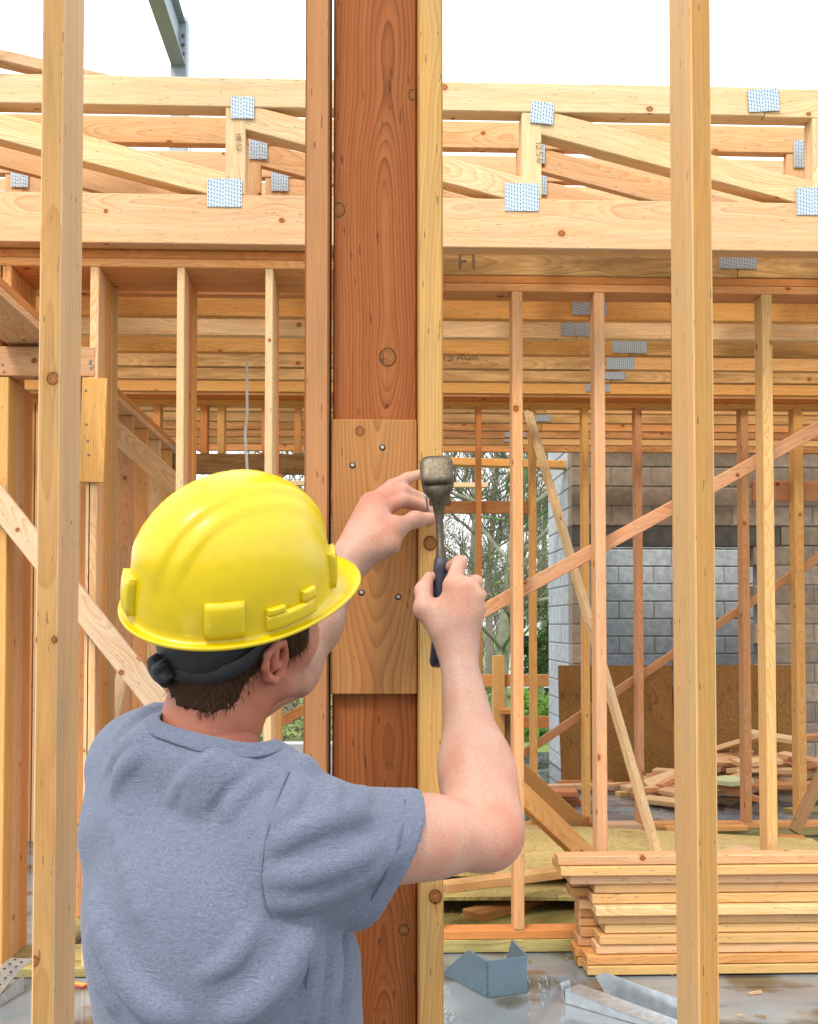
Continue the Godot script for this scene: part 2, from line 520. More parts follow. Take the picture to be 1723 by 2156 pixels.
func block_wall(x0: float, x1: float, z: float, o0: float, o1: float, head: float, ltop: float, hb: float, off: float, lx: float) -> void:
	var t := thing("block_wall", Vector3(x0, 0, -z), "grey concrete block wall with a dark steel lintel over its opening", "block wall")
	var top := 3.62
	# mortar cores, set back from the block faces, round the opening and along the return
	box("mortar_core", t, Vector3(x0 + 0.012, 0.002, -z - 0.185), Vector3(o0 - 0.02, head, -z - 0.012), mats.mortar)
	box("mortar_core", t, Vector3(o1 + 0.03, 0.002, -z - 0.185), Vector3(x1, head, -z - 0.012), mats.mortar)
	box("mortar_core", t, Vector3(x0 + 0.012, ltop, -z - 0.185), Vector3(x1, top, -z - 0.012), mats.mortar)
	box("mortar_core", t, Vector3(o0, 0.002, -z - 0.185), Vector3(o1, 0.9, -z - 0.012), mats.mortar)
	box("mortar_core", t, Vector3(x0 + 0.012, 0.002, -z - 1.44), Vector3(x0 + 0.185, top, -z - 0.19), mats.mortar)
	box("lintel", t, Vector3(x0 + 0.002, head, -z - 0.195), Vector3(lx, ltop - 0.008, -z + 0.004), mats.lintel)
	var row := 0
	var y := off
	while y > 0.0: y -= hb
	while y + hb * 0.5 < top:
		var x := x0 + (0.0 if row % 2 else -0.2)
		var yc := y + hb * 0.5
		var h := hb - 0.012
		var ylo := maxf(y, 0.004)
		if ylo > y:
			yc = (ylo + y + hb) * 0.5
			h = y + hb - ylo - 0.012
		while x < x1:
			var a := maxf(x, x0)
			var b := minf(x + 0.4, x1)
			x += 0.4
			var beam := yc > head and yc < ltop
			if beam and a < lx:
				if b < lx + 0.1: continue
				a = lx + 0.01
			var open := yc > 0.9 and yc < head
			if open and a < o1 and b > o0:
				if a < o0 - 0.05: b = o0
				elif b > o1 + 0.05: a = maxf(a, o1 - (0.03 if row % 2 else -0.05))
				else: continue
			if b - a > 0.05 and h > 0.03 and a < 5.6:
				block(t, Vector3((a + b) * 0.5, yc, -z - 0.095), b - a - 0.012, h, false, row * 31 + int(x * 13.0) + 7)
		# the return, running away from the camera
		for k in 7:
			var zz := -z - 0.19 - 0.2 * k - 0.098
			if zz < -z - 1.44 or h < 0.03: continue
			block(t, Vector3(x0 + 0.095, yc, zz), 0.188, h, true, row * 17 + k * 5 + 3, true)  # return takes the lit tone, daylight put into its colour
		y += hb
		row += 1

func back_block_wall(x0: float, x1: float, z: float) -> void:
	var t := thing("block_wall", Vector3(x0, 0, -z), "block wall farther back, seen through the opening, skylight painted into its pale colour", "block wall")
	box("mortar_core", t, Vector3(x0, 0.002, -z - 0.185), Vector3(x1, 2.6, -z - 0.012), mats.mortar)
	for row in 13:
		var x := x0 - (0.0 if row % 2 else 0.2)
		while x < x1:
			var a := maxf(x, x0)
			var b := minf(x + 0.4, x1)
			x += 0.4
			if b - a > 0.06:
				block(t, Vector3((a + b) * 0.5, row * 0.196 + 0.1, -z - 0.095), b - a - 0.012, 0.184, false, row * 13 + int(x * 9.0), true)  # lit tone again, bluish skylight painted into the blocks

func sheet(at: Vector3, size: Vector2, turn: float, tilt: float, col: Color, sd: int) -> MeshInstance3D:
	# a sheet lying down, one edge lifted by what lies under it
	return put("plywood_sheet", bent_sheet(size.x, size.y, col, sd), mats.ply, self, Transform3D(Basis(Vector3.UP, turn) * Basis(Vector3.RIGHT, tilt) * Basis(Vector3.BACK, -tilt * 0.8), at + Vector3(0, absf(tilt) * size.x * 0.5, 0)))

func bent_sheet(w: float, d: float, col: Color, sd: int) -> ArrayMesh:
	var st := SurfaceTool.new()
	st.begin(Mesh.PRIMITIVE_TRIANGLES)
	var nx := 8
	var top := func(i: int, y: float, z: float) -> Vector3: 
		var u := float(i) / nx - 0.5
		return Vector3(u * w, y + 0.018 * sin(u * 5.0 + sd), z)
	var uv := func(p: Vector3): return Vector2(p.z / 1.3 + 0.5, p.x / 2.6)
	for i in nx:
		st.set_color(col)
		quad(st, [top.call(i, 0.009, -d / 2), top.call(i + 1, 0.009, -d / 2), top.call(i + 1, 0.009, d / 2), top.call(i, 0.009, d / 2)], Vector3.UP, uv)
		quad(st, [top.call(i, -0.009, -d / 2), top.call(i + 1, -0.009, -d / 2), top.call(i + 1, -0.009, d / 2), top.call(i, -0.009, d / 2)], Vector3.DOWN, uv)
		for s in [-1.0, 1.0]:
			st.set_color(col * 0.8)
			quad(st, [top.call(i, 0.009, s * d / 2), top.call(i + 1, 0.009, s * d / 2), top.call(i + 1, -0.009, s * d / 2), top.call(i, -0.009, s * d / 2)], Vector3(0, 0, s), uv)
	for i in [0, nx]:
		st.set_color(col * 0.8)
		quad(st, [top.call(i, 0.009, -d / 2), top.call(i, 0.009, d / 2), top.call(i, -0.009, d / 2), top.call(i, -0.009, -d / 2)], Vector3(-1.0 if i == 0 else 1.0, 0, 0), uv)
	return st.commit()

func leaning_sheet(x0: float, x1: float, top: float, z: float, sd: int) -> MeshInstance3D:
	var m := bent_sheet(top, x1 - x0, Color(0.25, 0.135, 0.042) * (0.95 + 0.08 * sd), sd + 4)
	var b := Basis(Vector3(0, 1, -0.12).normalized(), Vector3(0, 0.12, 1).normalized(), Vector3(1, 0, 0))
	return put("plywood_sheet", m, mats.ply, self, Transform3D(b, Vector3((x0 + x1) / 2, top / 2, -z - top * 0.06 + 0.03)))

func steel_frame(x: float, z: float, ylo: float, yhi: float) -> void:
	var t := thing("steel_gantry", Vector3(x, 0, z), "grey steel column and overhead beam rising behind the trusses at the left", "gantry")
	var m: Material = mats.gray_steel
	box("column", t, Vector3(x - 0.072, 0.0, z - 0.15), Vector3(x + 0.072, yhi + 0.05, z), m)
	box("end_plate", t, Vector3(x - 0.07, ylo - 0.01, z + 0.001), Vector3(x + 0.07, yhi + 0.03, z + 0.016), m)
	box("beam_flange", t, Vector3(x - 0.066, ylo, z + 0.017), Vector3(x + 0.066, ylo + 0.016, 2.0), m)
	box("beam_flange", t, Vector3(x - 0.066, yhi - 0.016, z + 0.017), Vector3(x + 0.066, yhi, 2.0), m)
	box("beam_web", t, Vector3(x - 0.006, ylo + 0.017, z + 0.017), Vector3(x + 0.006, yhi - 0.017, 2.0), m)
	for k in 3:
		var cy := CylinderMesh.new()
		cy.top_radius = 0.016
		cy.bottom_radius = 0.016
		cy.height = 0.016
		cy.radial_segments = 6
		cy.rings = 1
		put("bolt", cy, plain("rust%d" % k, Color(0.16, 0.07, 0.035), 0.8), t, Transform3D(Basis(Vector3.RIGHT, PI / 2), Vector3(x + 0.045, ylo + 0.1 + k * 0.085, z + 0.022)))

# ---------------------------------------------------------------- timber (boards given by their two ends, metres)
func timber() -> void:
	var t: Node3D
	# front wall: two studs and the built-up post between them
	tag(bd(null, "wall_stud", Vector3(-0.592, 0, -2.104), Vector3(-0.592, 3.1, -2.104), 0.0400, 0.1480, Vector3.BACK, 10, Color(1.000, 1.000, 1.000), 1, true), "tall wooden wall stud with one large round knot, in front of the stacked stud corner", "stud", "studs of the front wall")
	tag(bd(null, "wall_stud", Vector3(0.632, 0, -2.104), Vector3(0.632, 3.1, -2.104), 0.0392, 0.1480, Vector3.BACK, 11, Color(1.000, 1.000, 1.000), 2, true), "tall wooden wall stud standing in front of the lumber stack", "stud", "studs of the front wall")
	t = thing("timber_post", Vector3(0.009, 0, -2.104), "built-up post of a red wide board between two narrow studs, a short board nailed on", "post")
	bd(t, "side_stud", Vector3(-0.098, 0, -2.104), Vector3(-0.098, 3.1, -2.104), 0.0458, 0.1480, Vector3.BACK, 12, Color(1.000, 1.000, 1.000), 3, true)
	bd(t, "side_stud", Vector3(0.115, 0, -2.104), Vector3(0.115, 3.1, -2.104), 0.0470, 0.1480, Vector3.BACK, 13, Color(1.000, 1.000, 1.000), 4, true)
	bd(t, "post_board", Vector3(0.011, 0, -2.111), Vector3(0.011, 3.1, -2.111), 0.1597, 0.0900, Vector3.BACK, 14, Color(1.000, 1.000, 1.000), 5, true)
	var splice := bd(t, "splice_board", Vector3(0.01, 1.371, -2.055), Vector3(0.01, 1.887, -2.055), 0.1610, 0.0210, Vector3.BACK, 15, Color(1.000, 1.000, 1.000), 6, true)
	nail_in(splice, Vector3(0.025, 1.834, -2.045))
	nail_in(splice, Vector3(-0.031, 1.8, -2.045))
	nail_in(splice, Vector3(-0.014, 1.561, -2.045))
	nail_in(splice, Vector3(0.055, 1.553, -2.045))
	# roof trusses, nearest first
	t = thing("roof_truss", Vector3(0, 3.134, -4.66), "nearest roof truss, pale, with metal plates and doubled chords", "roof truss", "floor trusses side by side")
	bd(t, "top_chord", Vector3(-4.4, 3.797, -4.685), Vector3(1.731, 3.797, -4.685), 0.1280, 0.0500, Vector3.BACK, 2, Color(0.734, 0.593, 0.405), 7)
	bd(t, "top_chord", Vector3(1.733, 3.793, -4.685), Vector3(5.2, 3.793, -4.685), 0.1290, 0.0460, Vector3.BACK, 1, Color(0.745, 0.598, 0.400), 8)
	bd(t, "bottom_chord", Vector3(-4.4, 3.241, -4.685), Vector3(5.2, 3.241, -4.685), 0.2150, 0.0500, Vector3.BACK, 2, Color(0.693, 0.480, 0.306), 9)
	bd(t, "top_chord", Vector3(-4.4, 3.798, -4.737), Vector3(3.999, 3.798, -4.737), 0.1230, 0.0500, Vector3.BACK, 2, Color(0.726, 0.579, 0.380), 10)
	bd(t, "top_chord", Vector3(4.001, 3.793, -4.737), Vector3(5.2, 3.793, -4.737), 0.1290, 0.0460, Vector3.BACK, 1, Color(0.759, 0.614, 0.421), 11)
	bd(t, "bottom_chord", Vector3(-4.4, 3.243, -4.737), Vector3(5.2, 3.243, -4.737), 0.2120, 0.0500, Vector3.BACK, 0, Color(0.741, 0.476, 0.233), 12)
	bd(t, "web_post", Vector3(-4.422, 3.35, -4.709), Vector3(-4.422, 3.732, -4.709), 0.0860, 0.0920, Vector3.BACK, 2, Color(0.701, 0.568, 0.394), 13)
	bd(t, "web_brace", Vector3(-4.398, 3.698, -4.71), Vector3(-3.157, 3.384, -4.71), 0.1097, 0.0880, Vector3.BACK, 1, Color(0.711, 0.574, 0.393), 14)
	plate(t, Vector3(-4.392, 3.728, -4.6565), 0.100, 0.095, 0.00)
	plate(t, Vector3(-4.467, 3.355, -4.6565), 0.148, 0.122, 0)
	bd(t, "web_post", Vector3(-3.14, 3.35, -4.709), Vector3(-3.14, 3.732, -4.709), 0.0860, 0.0920, Vector3.BACK, 0, Color(0.770, 0.622, 0.423), 15)
	bd(t, "web_brace", Vector3(-3.116, 3.698, -4.71), Vector3(-1.875, 3.384, -4.71), 0.1097, 0.0880, Vector3.BACK, 1, Color(0.746, 0.598, 0.398), 16)
	plate(t, Vector3(-3.110, 3.728, -4.6565), 0.100, 0.095, 0.00)
	plate(t, Vector3(-3.185, 3.355, -4.6565), 0.148, 0.122, 0)
	bd(t, "web_post", Vector3(-1.859, 3.35, -4.709), Vector3(-1.859, 3.732, -4.709), 0.0860, 0.0920, Vector3.BACK, 0, Color(0.718, 0.572, 0.374), 17)
	bd(t, "web_brace", Vector3(-1.834, 3.698, -4.71), Vector3(-0.593, 3.384, -4.71), 0.1097, 0.0880, Vector3.BACK, 1, Color(0.787, 0.628, 0.412), 18)
	plate(t, Vector3(-1.829, 3.728, -4.6565), 0.100, 0.095, 0.00)
	plate(t, Vector3(-1.904, 3.355, -4.6565), 0.148, 0.122, 0)
	bd(t, "web_post", Vector3(-0.577, 3.35, -4.709), Vector3(-0.577, 3.732, -4.709), 0.0860, 0.0920, Vector3.BACK, 2, Color(0.696, 0.561, 0.379), 19)
	bd(t, "web_brace", Vector3(-0.552, 3.698, -4.71), Vector3(0.688, 3.384, -4.71), 0.1097, 0.0880, Vector3.BACK, 1, Color(0.717, 0.578, 0.393), 20)
	plate(t, Vector3(-0.547, 3.728, -4.6565), 0.100, 0.095, 0.00)
	plate(t, Vector3(-0.622, 3.355, -4.6565), 0.148, 0.122, 0)
	bd(t, "web_post", Vector3(0.705, 3.35, -4.709), Vector3(0.705, 3.732, -4.709), 0.0860, 0.0920, Vector3.BACK, 0, Color(0.751, 0.602, 0.400), 21)
	bd(t, "web_brace", Vector3(0.73, 3.698, -4.71), Vector3(1.97, 3.384, -4.71), 0.1097, 0.0880, Vector3.BACK, 1, Color(0.727, 0.581, 0.383), 22)
	plate(t, Vector3(0.750, 3.728, -4.6565), 0.100, 0.095, -0.09)
	plate(t, Vector3(0.660, 3.355, -4.6565), 0.148, 0.122, 0)
	bd(t, "web_post", Vector3(1.987, 3.35, -4.709), Vector3(1.987, 3.732, -4.709), 0.0860, 0.0920, Vector3.BACK, 2, Color(0.753, 0.609, 0.417), 23)
	bd(t, "web_brace", Vector3(2.011, 3.698, -4.71), Vector3(3.252, 3.384, -4.71), 0.1097, 0.0880, Vector3.BACK, 2, Color(0.752, 0.610, 0.421), 24)
	plate(t, Vector3(1.942, 3.355, -4.6565), 0.148, 0.122, 0)
	bd(t, "web_post", Vector3(3.269, 3.35, -4.709), Vector3(3.269, 3.732, -4.709), 0.0860, 0.0920, Vector3.BACK, 0, Color(0.778, 0.627, 0.425), 25)
	bd(t, "web_brace", Vector3(3.293, 3.698, -4.71), Vector3(4.534, 3.384, -4.71), 0.1097, 0.0880, Vector3.BACK, 2, Color(0.701, 0.561, 0.370), 26)
	plate(t, Vector3(3.299, 3.728, -4.6565), 0.100, 0.095, 0.00)
	plate(t, Vector3(3.224, 3.355, -4.6565), 0.148, 0.122, 0)
	plate(t, Vector3(1.726, 3.800, -4.6540), .14, .1, .07)
	t = thing("roof_truss", Vector3(0, 3.134, -5.03), "second roof truss, just behind the nearest one and over the near stud wall", "roof truss", "floor trusses side by side")
	bd(t, "top_chord", Vector3(-4.4, 3.797, -5.056), Vector3(5.2, 3.797, -5.056), 0.1280, 0.0520, Vector3.BACK, 1, Color(0.733, 0.502, 0.309), 27)
	bd(t, "bottom_chord", Vector3(-4.4, 3.241, -5.056), Vector3(1.732, 3.241, -5.056), 0.2154, 0.0520, Vector3.BACK, 3, Color(0.748, 0.471, 0.215), 28)
	bd(t, "bottom_chord", Vector3(1.734, 3.242, -5.056), Vector3(5.2, 3.242, -5.056), 0.2134, 0.0520, Vector3.BACK, 3, Color(0.776, 0.488, 0.221), 29)
	plate(t, Vector3(1.733, 3.227, -5.0265), 0.177, 0.101, 0.00)
	bd(t, "web_post", Vector3(-4.392, 3.35, -5.055), Vector3(-4.392, 3.732, -5.055), 0.0860, 0.0440, Vector3.BACK, 2, Color(0.759, 0.527, 0.338), 30)
	bd(t, "web_brace", Vector3(-4.368, 3.698, -5.056), Vector3(-3.127, 3.384, -5.056), 0.1097, 0.0400, Vector3.BACK, 2, Color(0.763, 0.527, 0.333), 31)
	plate(t, Vector3(-4.362, 3.728, -5.0265), 0.085, 0.130, 0.00)
	plate(t, Vector3(-4.437, 3.355, -5.0265), 0.148, 0.122, 0)
	bd(t, "web_post", Vector3(-3.11, 3.35, -5.055), Vector3(-3.11, 3.732, -5.055), 0.0860, 0.0440, Vector3.BACK, 2, Color(0.704, 0.482, 0.294), 32)
	bd(t, "web_brace", Vector3(-3.086, 3.698, -5.056), Vector3(-1.845, 3.384, -5.056), 0.1097, 0.0400, Vector3.BACK, 1, Color(0.714, 0.492, 0.309), 33)
	plate(t, Vector3(-3.080, 3.728, -5.0265), 0.085, 0.130, 0.00)
	plate(t, Vector3(-3.155, 3.355, -5.0265), 0.148, 0.122, 0)
	bd(t, "web_post", Vector3(-1.829, 3.35, -5.055), Vector3(-1.829, 3.732, -5.055), 0.0860, 0.0440, Vector3.BACK, 2, Color(0.775, 0.536, 0.339), 34)
	bd(t, "web_brace", Vector3(-1.804, 3.698, -5.056), Vector3(-0.563, 3.384, -5.056), 0.1097, 0.0400, Vector3.BACK, 2, Color(0.741, 0.513, 0.325), 35)
	plate(t, Vector3(-1.799, 3.728, -5.0265), 0.085, 0.130, 0.00)
	plate(t, Vector3(-1.874, 3.355, -5.0265), 0.148, 0.122, 0)
	bd(t, "web_post", Vector3(-0.547, 3.35, -5.055), Vector3(-0.547, 3.732, -5.055), 0.0860, 0.0440, Vector3.BACK, 2, Color(0.727, 0.498, 0.307), 36)
	bd(t, "web_brace", Vector3(-0.522, 3.698, -5.056), Vector3(0.718, 3.384, -5.056), 0.1097, 0.0400, Vector3.BACK, 2, Color(0.711, 0.489, 0.303), 37)
	plate(t, Vector3(-0.517, 3.728, -5.0265), 0.085, 0.130, 0.00)
	plate(t, Vector3(-0.592, 3.355, -5.0265), 0.148, 0.122, 0)
	bd(t, "web_post", Vector3(0.735, 3.35, -5.055), Vector3(0.735, 3.732, -5.055), 0.0860, 0.0440, Vector3.BACK, 2, Color(0.704, 0.489, 0.315), 38)
	bd(t, "web_brace", Vector3(0.76, 3.698, -5.056), Vector3(2, 3.384, -5.056), 0.1097, 0.0400, Vector3.BACK, 2, Color(0.742, 0.512, 0.323), 39)
	plate(t, Vector3(0.780, 3.728, -5.0265), 0.085, 0.130, 0.00)
	plate(t, Vector3(0.690, 3.355, -5.0265), 0.148, 0.122, 0)
	bd(t, "web_post", Vector3(2.017, 3.35, -5.055), Vector3(2.017, 3.732, -5.055), 0.0860, 0.0440, Vector3.BACK, 0, Color(0.759, 0.525, 0.332), 40)
	bd(t, "web_brace", Vector3(2.041, 3.698, -5.056), Vector3(3.282, 3.384, -5.056), 0.1097, 0.0400, Vector3.BACK, 2, Color(0.735, 0.507, 0.320), 41)
	plate(t, Vector3(2.047, 3.728, -5.0265), 0.085, 0.130, 0.00)
	plate(t, Vector3(1.972, 3.355, -5.0265), 0.148, 0.122, 0)
	bd(t, "web_post", Vector3(3.299, 3.35, -5.055), Vector3(3.299, 3.732, -5.055), 0.0860, 0.0440, Vector3.BACK, 0, Color(0.784, 0.539, 0.336), 42)
	bd(t, "web_brace", Vector3(3.323, 3.698, -5.056), Vector3(4.564, 3.384, -5.056), 0.1097, 0.0400, Vector3.BACK, 2, Color(0.721, 0.500, 0.319), 43)
	plate(t, Vector3(3.329, 3.728, -5.0265), 0.085, 0.130, 0.00)
	plate(t, Vector3(3.254, 3.355, -5.0265), 0.148, 0.122, 0)
	t = thing("roof_truss", Vector3(0, 3.134, -5.4), "third roof truss from the front, its webs partly seen through the ones before it", "roof truss", "floor trusses side by side")
	bd(t, "top_chord", Vector3(-4.4, 3.797, -5.426), Vector3(5.2, 3.797, -5.426), 0.1280, 0.0520, Vector3.BACK, 0, Color(0.741, 0.514, 0.330), 44)
	bd(t, "bottom_chord", Vector3(-4.4, 3.243, -5.426), Vector3(1.177, 3.243, -5.426), 0.2118, 0.0520, Vector3.BACK, 1, Color(0.625, 0.327, 0.144), 45)
	bd(t, "bottom_chord", Vector3(1.179, 3.244, -5.426), Vector3(5.2, 3.244, -5.426), 0.2098, 0.0520, Vector3.BACK, 2, Color(0.606, 0.317, 0.140), 46)
	plate(t, Vector3(1.178, 3.195, -5.3965), 0.206, 0.109, 0.00)
	bd(t, "web_post", Vector3(-4.322, 3.35, -5.425), Vector3(-4.322, 3.732, -5.425), 0.0860, 0.0440, Vector3.BACK, 0, Color(0.782, 0.539, 0.339), 47)
	bd(t, "web_brace", Vector3(-4.298, 3.698, -5.426), Vector3(-3.057, 3.384, -5.426), 0.1097, 0.0400, Vector3.BACK, 2, Color(0.754, 0.522, 0.331), 48)
	plate(t, Vector3(-4.292, 3.728, -5.3965), 0.085, 0.130, 0.00)
	plate(t, Vector3(-4.367, 3.355, -5.3965), 0.148, 0.122, 0)
	bd(t, "web_post", Vector3(-3.04, 3.35, -5.425), Vector3(-3.04, 3.732, -5.425), 0.0860, 0.0440, Vector3.BACK, 2, Color(0.720, 0.497, 0.314), 49)
	bd(t, "web_brace", Vector3(-3.016, 3.698, -5.426), Vector3(-1.775, 3.384, -5.426), 0.1097, 0.0400, Vector3.BACK, 1, Color(0.710, 0.486, 0.299), 50)
	plate(t, Vector3(-3.010, 3.728, -5.3965), 0.085, 0.130, 0.00)
	plate(t, Vector3(-3.085, 3.355, -5.3965), 0.148, 0.122, 0)
	bd(t, "web_post", Vector3(-1.759, 3.35, -5.425), Vector3(-1.759, 3.732, -5.425), 0.0860, 0.0440, Vector3.BACK, 0, Color(0.751, 0.518, 0.325), 51)
	bd(t, "web_brace", Vector3(-1.734, 3.698, -5.426), Vector3(-0.493, 3.384, -5.426), 0.1097, 0.0400, Vector3.BACK, 2, Color(0.711, 0.490, 0.308), 52)
	plate(t, Vector3(-1.729, 3.728, -5.3965), 0.085, 0.130, 0.00)
	plate(t, Vector3(-1.804, 3.355, -5.3965), 0.148, 0.122, 0)
	bd(t, "web_post", Vector3(-0.477, 3.35, -5.425), Vector3(-0.477, 3.732, -5.425), 0.0860, 0.0440, Vector3.BACK, 2, Color(0.705, 0.483, 0.298), 53)
	bd(t, "web_brace", Vector3(-0.452, 3.698, -5.426), Vector3(0.788, 3.384, -5.426), 0.1097, 0.0400, Vector3.BACK, 2, Color(0.760, 0.522, 0.324), 54)
	plate(t, Vector3(-0.447, 3.728, -5.3965), 0.085, 0.130, 0.00)
	plate(t, Vector3(-0.522, 3.355, -5.3965), 0.148, 0.122, 0)
	bd(t, "web_post", Vector3(0.805, 3.35, -5.425), Vector3(0.805, 3.732, -5.425), 0.0860, 0.0440, Vector3.BACK, 2, Color(0.731, 0.502, 0.311), 55)
	bd(t, "web_brace", Vector3(0.83, 3.698, -5.426), Vector3(2.07, 3.384, -5.426), 0.1097, 0.0400, Vector3.BACK, 2, Color(0.767, 0.531, 0.338), 56)
	plate(t, Vector3(0.850, 3.728, -5.3965), 0.085, 0.130, 0.00)
	plate(t, Vector3(0.760, 3.355, -5.3965), 0.148, 0.122, 0)
	bd(t, "web_post", Vector3(2.087, 3.35, -5.425), Vector3(2.087, 3.732, -5.425), 0.0860, 0.0440, Vector3.BACK, 2, Color(0.778, 0.538, 0.341), 57)
	bd(t, "web_brace", Vector3(2.111, 3.698, -5.426), Vector3(3.352, 3.384, -5.426), 0.1097, 0.0400, Vector3.BACK, 1, Color(0.741, 0.515, 0.333), 58)
	plate(t, Vector3(2.117, 3.728, -5.3965), 0.085, 0.130, 0.00)
	plate(t, Vector3(2.042, 3.355, -5.3965), 0.148, 0.122, 0)
	bd(t, "web_post", Vector3(3.369, 3.35, -5.425), Vector3(3.369, 3.732, -5.425), 0.0860, 0.0440, Vector3.BACK, 2, Color(0.722, 0.499, 0.318), 59)
	bd(t, "web_brace", Vector3(3.393, 3.698, -5.426), Vector3(4.634, 3.384, -5.426), 0.1097, 0.0400, Vector3.BACK, 2, Color(0.770, 0.529, 0.329), 60)
	plate(t, Vector3(3.399, 3.728, -5.3965), 0.085, 0.130, 0.00)
	plate(t, Vector3(3.324, 3.355, -5.3965), 0.148, 0.122, 0)
	t = thing("roof_truss", Vector3(0, 3.134, -5.77), "fourth roof truss from the front, its webs partly seen through the ones before it", "roof truss", "floor trusses side by side")
	bd(t, "top_chord", Vector3(-4.4, 3.797, -5.796), Vector3(5.2, 3.797, -5.796), 0.1280, 0.0520, Vector3.BACK, 1, Color(0.728, 0.584, 0.389), 61)
	bd(t, "bottom_chord", Vector3(-4.4, 3.242, -5.796), Vector3(1.18, 3.242, -5.796), 0.2131, 0.0520, Vector3.BACK, 1, Color(0.686, 0.407, 0.150), 62)
	bd(t, "bottom_chord", Vector3(1.182, 3.243, -5.796), Vector3(5.2, 3.243, -5.796), 0.2111, 0.0520, Vector3.BACK, 0, Color(0.793, 0.468, 0.169), 63)
	plate(t, Vector3(1.181, 3.210, -5.7665), 0.186, 0.095, 0.00)
	bd(t, "web_post", Vector3(-4.492, 3.35, -5.795), Vector3(-4.492, 3.732, -5.795), 0.0860, 0.0440, Vector3.BACK, 2, Color(0.779, 0.626, 0.422), 64)
	bd(t, "web_brace", Vector3(-4.468, 3.698, -5.796), Vector3(-3.227, 3.384, -5.796), 0.1097, 0.0400, Vector3.BACK, 2, Color(0.705, 0.565, 0.376), 65)
	plate(t, Vector3(-4.462, 3.728, -5.7665), 0.085, 0.130, 0.00)
	plate(t, Vector3(-4.537, 3.355, -5.7665), 0.148, 0.122, 0)
	bd(t, "web_post", Vector3(-3.21, 3.35, -5.795), Vector3(-3.21, 3.732, -5.795), 0.0860, 0.0440, Vector3.BACK, 2, Color(0.714, 0.572, 0.378), 66)
	bd(t, "web_brace", Vector3(-3.186, 3.698, -5.796), Vector3(-1.945, 3.384, -5.796), 0.1097, 0.0400, Vector3.BACK, 2, Color(0.747, 0.596, 0.390), 67)
	plate(t, Vector3(-3.180, 3.728, -5.7665), 0.085, 0.130, 0.00)
	plate(t, Vector3(-3.255, 3.355, -5.7665), 0.148, 0.122, 0)
	bd(t, "web_post", Vector3(-1.929, 3.35, -5.795), Vector3(-1.929, 3.732, -5.795), 0.0860, 0.0440, Vector3.BACK, 2, Color(0.755, 0.604, 0.399), 68)
	bd(t, "web_brace", Vector3(-1.904, 3.698, -5.796), Vector3(-0.663, 3.384, -5.796), 0.1097, 0.0400, Vector3.BACK, 2, Color(0.726, 0.579, 0.377), 69)
	plate(t, Vector3(-1.899, 3.728, -5.7665), 0.085, 0.130, 0.00)
	plate(t, Vector3(-1.974, 3.355, -5.7665), 0.148, 0.122, 0)
	bd(t, "web_post", Vector3(-0.647, 3.35, -5.795), Vector3(-0.647, 3.732, -5.795), 0.0860, 0.0440, Vector3.BACK, 0, Color(0.709, 0.571, 0.385), 70)
	bd(t, "web_brace", Vector3(-0.622, 3.698, -5.796), Vector3(0.618, 3.384, -5.796), 0.1097, 0.0400, Vector3.BACK, 2, Color(0.715, 0.572, 0.379), 71)
	plate(t, Vector3(-0.617, 3.728, -5.7665), 0.085, 0.130, 0.00)
	plate(t, Vector3(-0.692, 3.355, -5.7665), 0.148, 0.122, 0)
	bd(t, "web_post", Vector3(0.635, 3.35, -5.795), Vector3(0.635, 3.732, -5.795), 0.0860, 0.0440, Vector3.BACK, 0, Color(0.745, 0.604, 0.417), 72)
	bd(t, "web_brace", Vector3(0.66, 3.698, -5.796), Vector3(1.9, 3.384, -5.796), 0.1097, 0.0400, Vector3.BACK, 2, Color(0.778, 0.629, 0.432), 73)
	plate(t, Vector3(0.680, 3.728, -5.7665), 0.085, 0.130, 0.00)
	plate(t, Vector3(0.590, 3.355, -5.7665), 0.148, 0.122, 0)
	bd(t, "web_post", Vector3(1.917, 3.35, -5.795), Vector3(1.917, 3.732, -5.795), 0.0860, 0.0440, Vector3.BACK, 0, Color(0.711, 0.567, 0.371), 74)
	bd(t, "web_brace", Vector3(1.941, 3.698, -5.796), Vector3(3.182, 3.384, -5.796), 0.1097, 0.0400, Vector3.BACK, 2, Color(0.707, 0.573, 0.396), 75)
	plate(t, Vector3(1.947, 3.728, -5.7665), 0.085, 0.130, 0.00)
	plate(t, Vector3(1.872, 3.355, -5.7665), 0.148, 0.122, 0)
	bd(t, "web_post", Vector3(3.199, 3.35, -5.795), Vector3(3.199, 3.732, -5.795), 0.0860, 0.0440, Vector3.BACK, 2, Color(0.729, 0.584, 0.389), 76)
	bd(t, "web_brace", Vector3(3.223, 3.698, -5.796), Vector3(4.464, 3.384, -5.796), 0.1097, 0.0400, Vector3.BACK, 1, Color(0.744, 0.601, 0.411), 77)
	plate(t, Vector3(3.229, 3.728, -5.7665), 0.085, 0.130, 0.00)
	plate(t, Vector3(3.154, 3.355, -5.7665), 0.148, 0.122, 0)
	t = thing("roof_truss", Vector3(0, 3.134, -6.14), "fifth roof truss from the front, its webs partly seen through the ones before it", "roof truss", "floor trusses side by side")
	bd(t, "top_chord", Vector3(-4.4, 3.797, -6.166), Vector3(5.2, 3.797, -6.166), 0.1280, 0.0520, Vector3.BACK, 1, Color(0.694, 0.559, 0.378), 78)
	bd(t, "bottom_chord", Vector3(-4.4, 3.241, -6.166), Vector3(1.18, 3.241, -6.166), 0.2168, 0.0520, Vector3.BACK, 1, Color(0.799, 0.639, 0.421), 79)
	bd(t, "bottom_chord", Vector3(1.182, 3.242, -6.166), Vector3(5.2, 3.242, -6.166), 0.2148, 0.0520, Vector3.BACK, 1, Color(0.824, 0.661, 0.442), 80)
	plate(t, Vector3(1.181, 3.201, -6.1365), 0.175, 0.105, 0.00)
